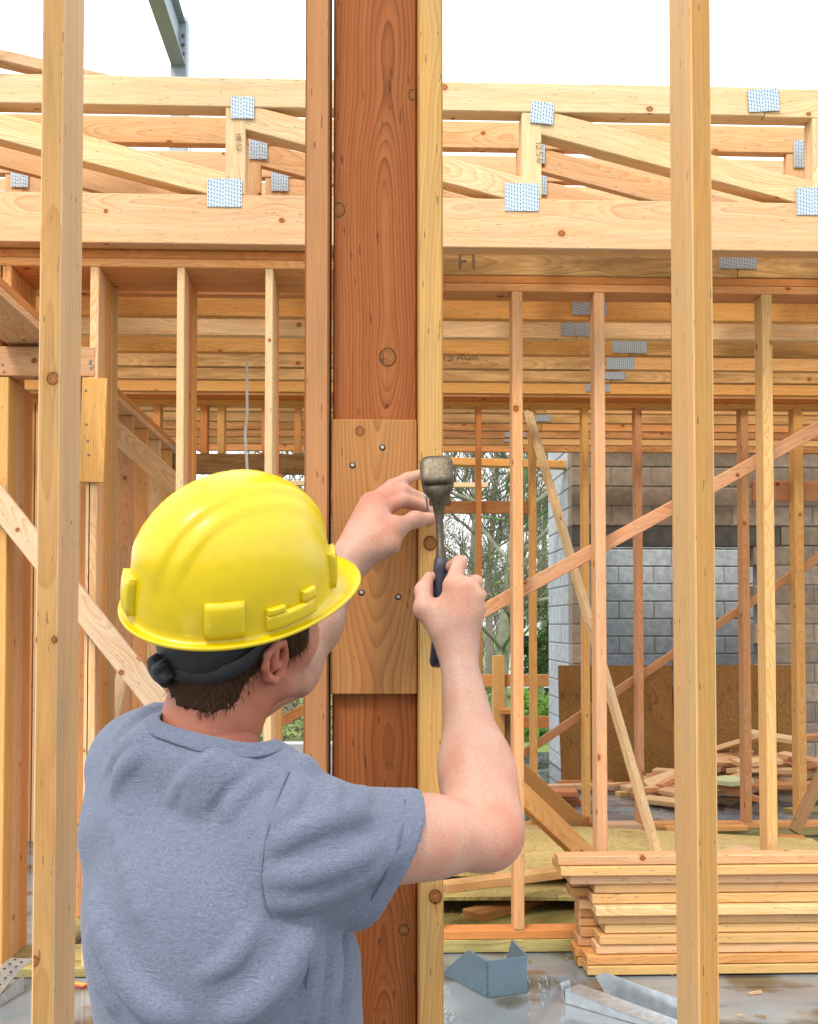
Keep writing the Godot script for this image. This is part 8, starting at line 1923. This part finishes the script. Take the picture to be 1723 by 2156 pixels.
	cap("hair", Vector3(-0.2447, 1.4511, -1.5363), Vector3(-0.2137, 1.4294, -1.5036), 0.0320, 0.0320, 0.0300)
	cap("hair", Vector3(-0.2059, 1.4449, -1.5389), Vector3(-0.229, 1.3189, -1.5036), 0.0685, 0.0650, 0.0200)
	ell("hair", Vector3(-0.1186, 1.487, -1.5173), Basis(Vector3(0.7835, 0.2957, -0.5466), Vector3(0.0437, 0.8512, 0.5231), Vector3(0.6199, -0.4337, 0.654)), Vector3(0.042, 0.042, 0.0315), 0.0150)
	ell("hair", Vector3(-0.1806, 1.5303, -1.5827), Basis(Vector3(0.7835, 0.2957, -0.5466), Vector3(0.0437, 0.8512, 0.5231), Vector3(0.6199, -0.4337, 0.654)), Vector3(0.042, 0.042, 0.0315), 0.0150)
	var p := thing("person", Vector3(P_PELVIS.x, 0, P_PELVIS.z), "person in a grey-blue T-shirt and yellow hard hat, holding a nail and a hammer", "person")
	var st := SurfaceTool.new()
	st.begin(Mesh.PRIMITIVE_TRIANGLES)
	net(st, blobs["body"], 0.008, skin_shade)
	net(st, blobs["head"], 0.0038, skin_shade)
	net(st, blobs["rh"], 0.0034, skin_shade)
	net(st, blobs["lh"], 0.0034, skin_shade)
	put("body", st.commit(), mats.skin, p)
	# shirt
	var cloth := FastNoiseLite.new()
	cloth.seed = 5
	cloth.frequency = 5.0
	cloth.fractal_octaves = 3
	var inner: Vector3 = (P_RE - P_RS).normalized()
	st = SurfaceTool.new()
	st.begin(Mesh.PRIMITIVE_TRIANGLES)
	var cut := func(q: Vector3, d: float) -> float:
		d += cloth.get_noise_3d(q.x, q.y * 0.6, q.z) * 0.0028
		var o := q - P_HOLE
		d = maxf(d, -maxf(maxf(absf(o.dot(P_E1)) - 0.08, absf(o.dot(P_E2)) - 0.12), -o.dot(P_EN)))
		var t := (q - P_RS).dot(inner)
		if t > 0.05 and (q - P_RS - inner * t).length() < 0.14:
			var beyond := (q - P_SE).dot(P_SN)
			d = maxf(d, beyond)
		return d
	net(st, blobs["shirt"], 0.0058, func(_p: Vector3, _n: Vector3): return Color(0.205, 0.232, 0.305), cut)
	var shirt := put("t_shirt", st.commit(), mats.shirt, p)
	# ribbed collar band
	st = SurfaceTool.new()
	st.begin(Mesh.PRIMITIVE_TRIANGLES)
	st.set_smooth_group(0)
	st.set_color(Color(0.186, 0.21, 0.28))
	var lines := []
	for set in [NECKLINE, YOKE]:
		var cc := Curve3D.new()
		var n: int = set.size()
		for i in n + 1:
			var tan: Vector3 = (set[(i + 1) % n] - set[(i + n - 1) % n]) * 0.17
			cc.add_point(set[i % n], -tan, tan)
		var pts := PackedVector3Array()
		for i in 97: pts.append(cc.samplef(i / 96.0 * n))
		lines.append(pts)
	var secs := []
	for i in 97:
		var q: Vector3 = lines[0][i]
		var w: Vector3 = lines[1][i]
		var run: Vector3 = lines[0][(i + 1) % 96] - lines[0][(i + 95) % 96]
		var face := run.cross(w - q).normalized()
		secs.append([(q + w) * 0.5, (w - q).normalized(), face, q.distance_to(w) * 0.5, 0.0024, 3.0])
	loft(st, secs, 14)
	st.index()
	st.generate_normals()
	put("collar", st.commit(), mats.shirt, shirt)
	for s in SEAMS:
		st = SurfaceTool.new()
		st.begin(Mesh.PRIMITIVE_TRIANGLES)
		var c := Curve3D.new()
		for q in s.size():
			var tan: Vector3 = (s[mini(q + 1, s.size() - 1)] - s[maxi(q - 1, 0)]) * 0.18
			c.add_point(s[q], -tan, tan)
		var pts := c.tessellate(4, 2.0)
		for i in pts.size() - 1: tube(st, pts[i], pts[i + 1], 0.0013, 0.0013, 5)
		put("seam", st.commit(), mats.seam, shirt)
	# hair: a cap of skin-tight hair and short strands on it
	st = SurfaceTool.new()
	st.begin(Mesh.PRIMITIVE_TRIANGLES)
	var line := func(q: Vector3, d: float) -> float:
		var o: Vector3 = q - P_HO
		var x := o.dot(P_HF)
		var y := o.dot(P_HU)
		var z := absf(o.dot(P_HR))
		# hairline: nape, round the ear, sideburn, temple
		var low := -0.093 + 0.007 * cloth.get_noise_3d(q.x * 30.0, q.y * 10.0, q.z * 30.0)
		if x > -0.058: low += (x + 0.058) * 1.25
		if x > -0.018: low = -0.036
		if x > 0.012: low = -0.062 + (x - 0.012) * 0.2
		if x > 0.052: low = -0.04 + (x - 0.052) * 5.0
		return maxf(d, low - y)
	net(st, blobs["hair"], 0.0042, func(q: Vector3, _n: Vector3): return Color(0.034, 0.018, 0.010), line)
	rng.seed = 77
	var hl: Array = blobs["hair"]
	for k in 22000:
		var v := Vector3(rng.randf_range(-0.125, 0.07), rng.randf_range(-0.205, 0.0), rng.randf_range(-0.09, 0.09))
		var q := head_at(v.x, v.y, v.z)
		var d := field(hl, q)
		if absf(d) > 0.012: continue
		var g := Vector3(field(hl, q + Vector3(0.002, 0, 0)) - d, field(hl, q + Vector3(0, 0.002, 0)) - d, field(hl, q + Vector3(0, 0, 0.002)) - d).normalized()
		q -= g * d
		if line.call(q, -1.0) > -0.002 + rng.randf_range(-0.004, 0.006): continue
		var dn: Vector3 = (-P_HU * 0.9 - P_HF * 0.35 + g * 0.45 + Vector3(rng.randfn(), rng.randfn(), rng.randfn()) * 0.18).normalized()
		var w := g.cross(dn).normalized() * 0.0007
		var ln := rng.randf_range(0.007, 0.014)
		st.set_color(Color(0.06, 0.032, 0.018) * rng.randf_range(0.5, 1.5))
		st.set_normal((g + dn * 0.3).normalized())
		for e in [q - w, q + w, q + dn * ln + g * 0.001]: st.add_vertex(e)
	put("hair", st.commit(), mats.hair, p)
	for s in [-1.0, 1.0]:
		var e := SphereMesh.new()
		e.radius = 0.012
		e.height = 0.024
		put("eye", e, mats.eye, p, Transform3D(Basis(), head_at(0.079, -0.042, 0.031 * s)))
	hard_hat(p)
	trousers(p)
	hammer()

# the shell, swept round: azimuth 0 at the brow, 90 over the right ear
const HA := 0.144
const HB := 0.114
const HH := 0.159
func shell(az: float, e: float, lift: float) -> Vector3:
	var k := pow(maxf(1.0 - pow(e, 2.25), 0.0), 1.0 / 2.25)
	var lat := HB * k * sin(az)
	var fore := HA * k * cos(az)
	# three raised ribs running from brow to nape
	var rib := (1.0 - smoothstep(0.031, 0.038, absf(lat))) * 0.0046 + (1.0 - smoothstep(0.052, 0.060, absf(lat))) * 0.0036
	rib *= smoothstep(0.30, 0.62, e)
	var o := lift + rib
	return P_HC + P_HF * (fore * (1.0 + o / 0.13)) + P_HR * (lat * (1.0 + o / 0.11)) + P_HU * (HH * e * (1.0 + o / 0.15))

func rim_at(az: float, out: float, up: float) -> Vector3:
	var c := cos(az)
	var vis := 0.047 * pow(maxf(c, 0.0), 1.5)
	var f := clampf(out / 0.013, 0.0, 1.0)
	var r1 := HA + out + vis * f
	var r2 := HB + out
	return P_HC + P_HF * (r1 * c) + P_HR * (r2 * sin(az)) + P_HU * (up - 0.012 * pow(maxf(c, 0.0), 2.0) * f)

func hard_hat(p: Node3D) -> void:
	var st := SurfaceTool.new()
	st.begin(Mesh.PRIMITIVE_TRIANGLES)
	st.set_smooth_group(0)
	var n := 120
	var yel := Color(0.55, 0.405, 0.0)
	var rows := []
	for i in n:
		var az := TAU * i / n
		var col := []
		for k in 31:
			var t := 1.0 - k / 30.0
			col.append(shell(az, sin(t * PI / 2) if k < 30 else 0.0, 0.0))
		# the fillet, the flange and its rolled lip, then back inside
		for w in [[0.0015, -0.003], [0.005, -0.0045], [0.0095, -0.0045], [0.0118, -0.0030], [0.0135, -0.0036], [0.0142, -0.0065], [0.0128, -0.0088], [0.0095, -0.0082], [0.003, -0.0078], [-0.003, -0.004]]:
			col.append(rim_at(az, w[0], w[1]))
		for k in range(1, 13):
			col.append(shell(az, sin(k / 12.0 * PI / 2), -0.004))
		rows.append(col)
	var m: int = rows[0].size()
	for i in n:
		for k in m - 1:
			var a: Vector3 = rows[i][k]
			var b: Vector3 = rows[(i + 1) % n][k]
			var c: Vector3 = rows[(i + 1) % n][k + 1]
			var d: Vector3 = rows[i][k + 1]
			st.set_color(yel)
			for v in [a, c, b, a, d, c]: st.add_vertex(v)
	st.index()
	st.generate_normals()
	var hat := put("hard_hat", st.commit(), mats.helmet, p)
	# lugs that take ear muffs and visors
	for g in [[110.0, 131.0, 0.02, 0.32, 0.0062], [-131.0, -110.0, 0.02, 0.32, 0.0062], [24.0, 38.0, 0.02, 0.34, 0.0085], [-38.0, -24.0, 0.02, 0.34, 0.0085], [183.0, 199.0, 0.05, 0.36, 0.010]]:
		lug(hat, "lug", deg_to_rad(g[0]), deg_to_rad(g[1]), g[2], g[3], g[4], yel)
	for s in [1.0, -1.0]:
		lug(hat, "accessory_slot", deg_to_rad(s * 66.0), deg_to_rad(s * 98.0), 0.02, 0.15, 0.0075, yel)
		lug(hat, "accessory_slot", deg_to_rad(s * 66.0), deg_to_rad(s * 75.0), 0.152, 0.25, 0.0075, yel)
		lug(hat, "accessory_slot", deg_to_rad(s * 88.0), deg_to_rad(s * 98.0), 0.152, 0.21, 0.0075, yel)
	# the dark suspension band that comes down behind the head
	st = SurfaceTool.new()
	st.begin(Mesh.PRIMITIVE_TRIANGLES)
	strap(st, 62.0, 298.0, 0.028, 0.0)
	var band := put("suspension_band", st.commit(), mats.band, hat)
	st = SurfaceTool.new()
	st.begin(Mesh.PRIMITIVE_TRIANGLES)
	strap(st, 96.0, 264.0, 0.062, -1.0)
	put("sweat_band", st.commit(), mats.band, hat)
	# ratchet knob with lobes
	st = SurfaceTool.new()
	st.begin(Mesh.PRIMITIVE_TRIANGLES)
	st.set_smooth_group(0)
	var axis := (-P_HF * 0.92 - P_HU * 0.25 + P_HR * 0.05).normalized()
	var x := axis.cross(P_HU).normalized()
	var y := x.cross(axis).normalized()
	var c0 := P_HC - P_HF * 0.104 - P_HU * 0.083
	var prof := [[0.0, 0.024], [0.010, 0.024], [0.0175, 0.021], [0.0205, 0.017], [0.0205, 0.004], [0.016, 0.0], [0.013, -0.004], [0.013, -0.012]]
	for k in prof.size() - 1:
		for i in 60:
			var q := []
			for e in [[k, i], [k, i + 1], [k + 1, i + 1], [k + 1, i]]:
				var an: float = e[1] * TAU / 60
				var rr: float = prof[e[0]][0]
				if rr > 0.0155: rr *= 1.0 + 0.17 * cos(an * 6.0)
				q.append(c0 + x * cos(an) * rr + y * sin(an) * rr + axis * prof[e[0]][1])
			for o in [0, 2, 1, 0, 3, 2]: st.add_vertex(q[o])
	st.index()
	st.generate_normals()
	put("ratchet_knob", st.commit(), mats.band, hat)

func strap(st: SurfaceTool, a0: float, a1: float, wide: float, mode: float) -> void:
	var n := 60
	var ring := []
	for i in n + 1:
		var az := deg_to_rad(lerpf(a0, a1, float(i) / n))
		var back := clampf(-cos(az), -0.5, 1.0)
		var drop := -0.012 - 0.066 * smoothstep(-0.45, 0.9, back) + (0.036 if mode < 0 else 0.0)
		var grow := 0.0 if mode == 0.0 else -0.004
		var r1 := 0.112 - 0.004 * smoothstep(0.2, 1.0, back) + grow
		var r2 := 0.0925 + grow
		var row := []
		for w in [[0.0, wide * 0.5], [0.002, wide * 0.46], [0.003, 0.0], [0.002, -wide * 0.46], [0.0, -wide * 0.5], [-0.002, 0.0]]:
			row.append(P_HC + P_HF * ((r1 + w[0]) * cos(az) + 0.004) + P_HR * ((r2 + w[0]) * sin(az)) + P_HU * (drop + w[1]) + (-P_HF * 0.3 * w[1] * back * -1.0))
		ring.append(row)
	for i in n:
		for k in 6:
			var a: Vector3 = ring[i][k]
			var b: Vector3 = ring[i + 1][k]
			var c: Vector3 = ring[i + 1][(k + 1) % 6]
			var d: Vector3 = ring[i][(k + 1) % 6]
			for v in [a, c, b, a, d, c]: st.add_vertex(v)
	st.generate_normals()

func lug(hat: Node3D, called: String, a0: float, a1: float, e0: float, e1: float, lift: float, col: Color) -> void:
	var st := SurfaceTool.new()
	st.begin(Mesh.PRIMITIVE_TRIANGLES)
	st.set_smooth_group(0)
	if a0 > a1:
		var s := a0
		a0 = a1
		a1 = s
	var nu := 9
	var nv := 7
	var grid := []
	for j in nv + 1:
		var row := []
		for i in nu + 1:
			var u := clampf((i - 1.0) / (nu - 2.0), 0, 1)
			var v := clampf((j - 1.0) / (nv - 2.0), 0, 1)
			var edge := i == 0 or j == 0 or i == nu or j == nv
			var soft := i == 1 or j == 1 or i == nu - 1 or j == nv - 1
			var grow := 0.02 if edge else 0.0
			var uu := u + (-grow if i == 0 else grow if i == nu else 0.0)
			var vv := v + (-grow if j == 0 else grow if j == nv else 0.0)
			row.append(shell(lerpf(a0, a1, uu), clampf(lerpf(e0, e1, vv), 0.0, 1.0), -0.002 if edge else lift - (0.0015 if soft else 0.0)))
		grid.append(row)
	st.set_color(col)
	for j in nv:
		for i in nu:
			var a: Vector3 = grid[j][i]
			var b: Vector3 = grid[j][i + 1]
			var c: Vector3 = grid[j + 1][i + 1]
			var d: Vector3 = grid[j + 1][i]
			for v in [a, b, c, a, c, d]: st.add_vertex(v)
	st.index()
	st.generate_normals()
	put(called, st.commit(), mats.helmet, hat)

func trousers(p: Node3D) -> void:
	blobs["legs"] = []
	blobs["boots"] = []
	var hip := P_PELVIS
	var side := Vector3(P_SIDE.x, 0, P_SIDE.z).normalized()
	var ahead := P_AHEAD.normalized()
	ell("legs", hip + Vector3(0.03, -0.05, 0.0), Basis(side, Vector3.UP, ahead), Vector3(0.165, 0.15, 0.125), 0.08)
	for s in [-1.0, 1.0]:
		var h: Vector3 = hip + side * 0.085 * s + Vector3(0.03, -0.08, 0)
		var knee := Vector3(h.x + ahead.x * 0.06 + side.x * 0.03 * s, 0.47, h.z + ahead.z * 0.06 + side.z * 0.03 * s)
		var foot := Vector3(h.x + side.x * 0.05 * s, 0.09, h.z + side.z * 0.05 * s)
		cap("legs", h, knee, 0.092, 0.068, 0.05)
		cap("legs", knee, foot + Vector3(0, 0.03, 0), 0.066, 0.058, 0.03)
		cap("boots", foot, foot - Vector3(0, 0.045, 0) - ahead * 0.03, 0.05, 0.045, 0.02)
		cap("boots", foot - Vector3(0, 0.045, 0), foot - Vector3(0, 0.052, 0) + ahead * 0.16, 0.044, 0.038, 0.02)
	var st := SurfaceTool.new()
	st.begin(Mesh.PRIMITIVE_TRIANGLES)
	net(st, blobs["legs"], 0.014, func(_p: Vector3, _n: Vector3): return Color(1, 1, 1))
	put("trousers", st.commit(), mats.denim, p)
	st = SurfaceTool.new()
	st.begin(Mesh.PRIMITIVE_TRIANGLES)
	net(st, blobs["boots"], 0.011, func(_p: Vector3, _n: Vector3): return Color(1, 1, 1))
	put("boots", st.commit(), mats.boot, p)

# loft through cross-sections: each is [centre, x axis, y axis, half x, half y, squareness]
func loft(st: SurfaceTool, secs: Array, n: int) -> void:
	var rows := []
	for s in secs:
		var row := []
		for i in n:
			var a := TAU * i / n
			var c := cos(a)
			var d := sin(a)
			var e: float = 2.0 / s[5]
			row.append(s[0] + s[1] * (s[3] * signf(c) * pow(absf(c), e)) + s[2] * (s[4] * signf(d) * pow(absf(d), e)))
		rows.append(row)
	for k in rows.size() - 1:
		for i in n:
			var j := (i + 1) % n
			var a: Vector3 = rows[k][i]
			var b: Vector3 = rows[k][j]
			var c: Vector3 = rows[k + 1][j]
			var d: Vector3 = rows[k + 1][i]
			for v in [a, b, c, a, c, d]: st.add_vertex(v)

func hammer() -> void:
	var up := (HAMMER_HEAD - HAMMER_GRIP).normalized()
	var t := thing("hammer", HAMMER_END, "steel hammer with a blackened head and dark rubber grip in the right hand", "hammer")
	var into := Vector3(0.10, 0, -1.0)
	into = (into - up * into.dot(up)).normalized()
	var side := into.cross(up).normalized()
	var st := SurfaceTool.new()
	st.begin(Mesh.PRIMITIVE_TRIANGLES)
	st.set_smooth_group(0)
	st.set_color(Color(0.15, 0.13, 0.10))
	# striking end towards the camera: a square block with rounded corners
	var c := HAMMER_HEAD - into * 0.045
	var secs := [[c, side, up, 0.0, 0.0, 2.0], [c, side, up, 0.017, 0.016, 3.0], [c + into * 0.0005, side, up, 0.0225, 0.021, 4.0], [c + into * 0.003, side, up, 0.0262, 0.0248, 4.5], [c + into * 0.008, side, up, 0.0275, 0.026, 5.0], [c + into * 0.035, side, up, 0.0275, 0.026, 5.0],
		[c + into * 0.045, side, up, 0.022, 0.021, 4.0], [c + into * 0.075, side, up, 0.021, 0.021, 4.0], [c + into * 0.10, side, up, 0.018, 0.013, 4.0], [c + into * 0.13, side, up - into * 0.3, 0.020, 0.006, 3.0], [c + into * 0.135, side, up, 0.0, 0.0, 2.0]]
	loft(st, secs, 36)
	st.index()
	st.generate_normals()
	put("head", st.commit(), mats.hammer_steel, t)
	st = SurfaceTool.new()
	st.begin(Mesh.PRIMITIVE_TRIANGLES)
	st.set_smooth_group(0)
	st.set_color(Color(0.10, 0.08, 0.06))
	var hc := HAMMER_HEAD - into * 0.022
	secs = []
	for s in [[-0.016, 0.0262, 0.014, hc], [-0.030, 0.0245, 0.014, hc], [-0.040, 0.017, 0.013, hc], [-0.052, 0.0105, 0.011, hc.lerp(HAMMER_HEAD, 0.4)], [-0.075, 0.0066, 0.009, HAMMER_HEAD], [-0.115, 0.006, 0.009, HAMMER_HEAD]]:
		secs.append([s[3] + up * s[0], side, into, s[1], s[2], 2.6])
	secs.append([HAMMER_GRIP + up * 0.018, side, into, 0.0068, 0.009, 2.6])
	secs.append([HAMMER_GRIP, side, into, 0.0095, 0.011, 2.4])
	secs.append([HAMMER_GRIP - up * 0.01, side, into, 0.006, 0.008, 2.4])
	loft(st, secs, 24)
	st.index()
	st.generate_normals()
	put("handle", st.commit(), mats.hammer_steel, t)
	st = SurfaceTool.new()
	st.begin(Mesh.PRIMITIVE_TRIANGLES)
	st.set_smooth_group(0)
	var dn := (HAMMER_END - HAMMER_GRIP).normalized()
	var ln := HAMMER_GRIP.distance_to(HAMMER_END)
	secs = [[HAMMER_GRIP + up * 0.001, side, into, 0.008, 0.010, 2.4]]
	for s in [[0.002, 0.0115], [0.02, 0.0125], [0.08, 0.0125], [0.12, 0.0115], [ln - 0.03, 0.0125], [ln - 0.006, 0.0145], [ln, 0.012], [ln + 0.001, 0.0]]:
		secs.append([HAMMER_GRIP + dn * s[0], side, into, s[1], s[1] * 1.15, 2.6])
	loft(st, secs, 24)
	st.index()
	st.generate_normals()
	put("grip", st.commit(), mats.rubber, t)
	# the nail about to be struck
	st = SurfaceTool.new()
	st.begin(Mesh.PRIMITIVE_TRIANGLES)
	st.set_color(Color(0.30, 0.28, 0.25))
	var ax := (NAIL_HEAD - NAIL_TIP).normalized()
	tube(st, NAIL_TIP, NAIL_TIP + ax * 0.008, 0.0003, 0.0021, 10)
	tube(st, NAIL_TIP + ax * 0.008, NAIL_HEAD, 0.0021, 0.0021, 10)
	tube(st, NAIL_HEAD, NAIL_HEAD + ax * 0.0006, 0.0021, 0.0052, 14)
	st.set_color(Color(0.7, 0.72, 0.74))
	tube(st, NAIL_HEAD + ax * 0.0006, NAIL_HEAD + ax * 0.002, 0.0052, 0.0050, 14)
	tube(st, NAIL_HEAD + ax * 0.002, NAIL_HEAD + ax * 0.0023, 0.0050, 0.0, 14)
	tag(put("nail", st.commit(), mats.nail), "steel nail pinched between the fingers of the left hand, point on the post", "nail")
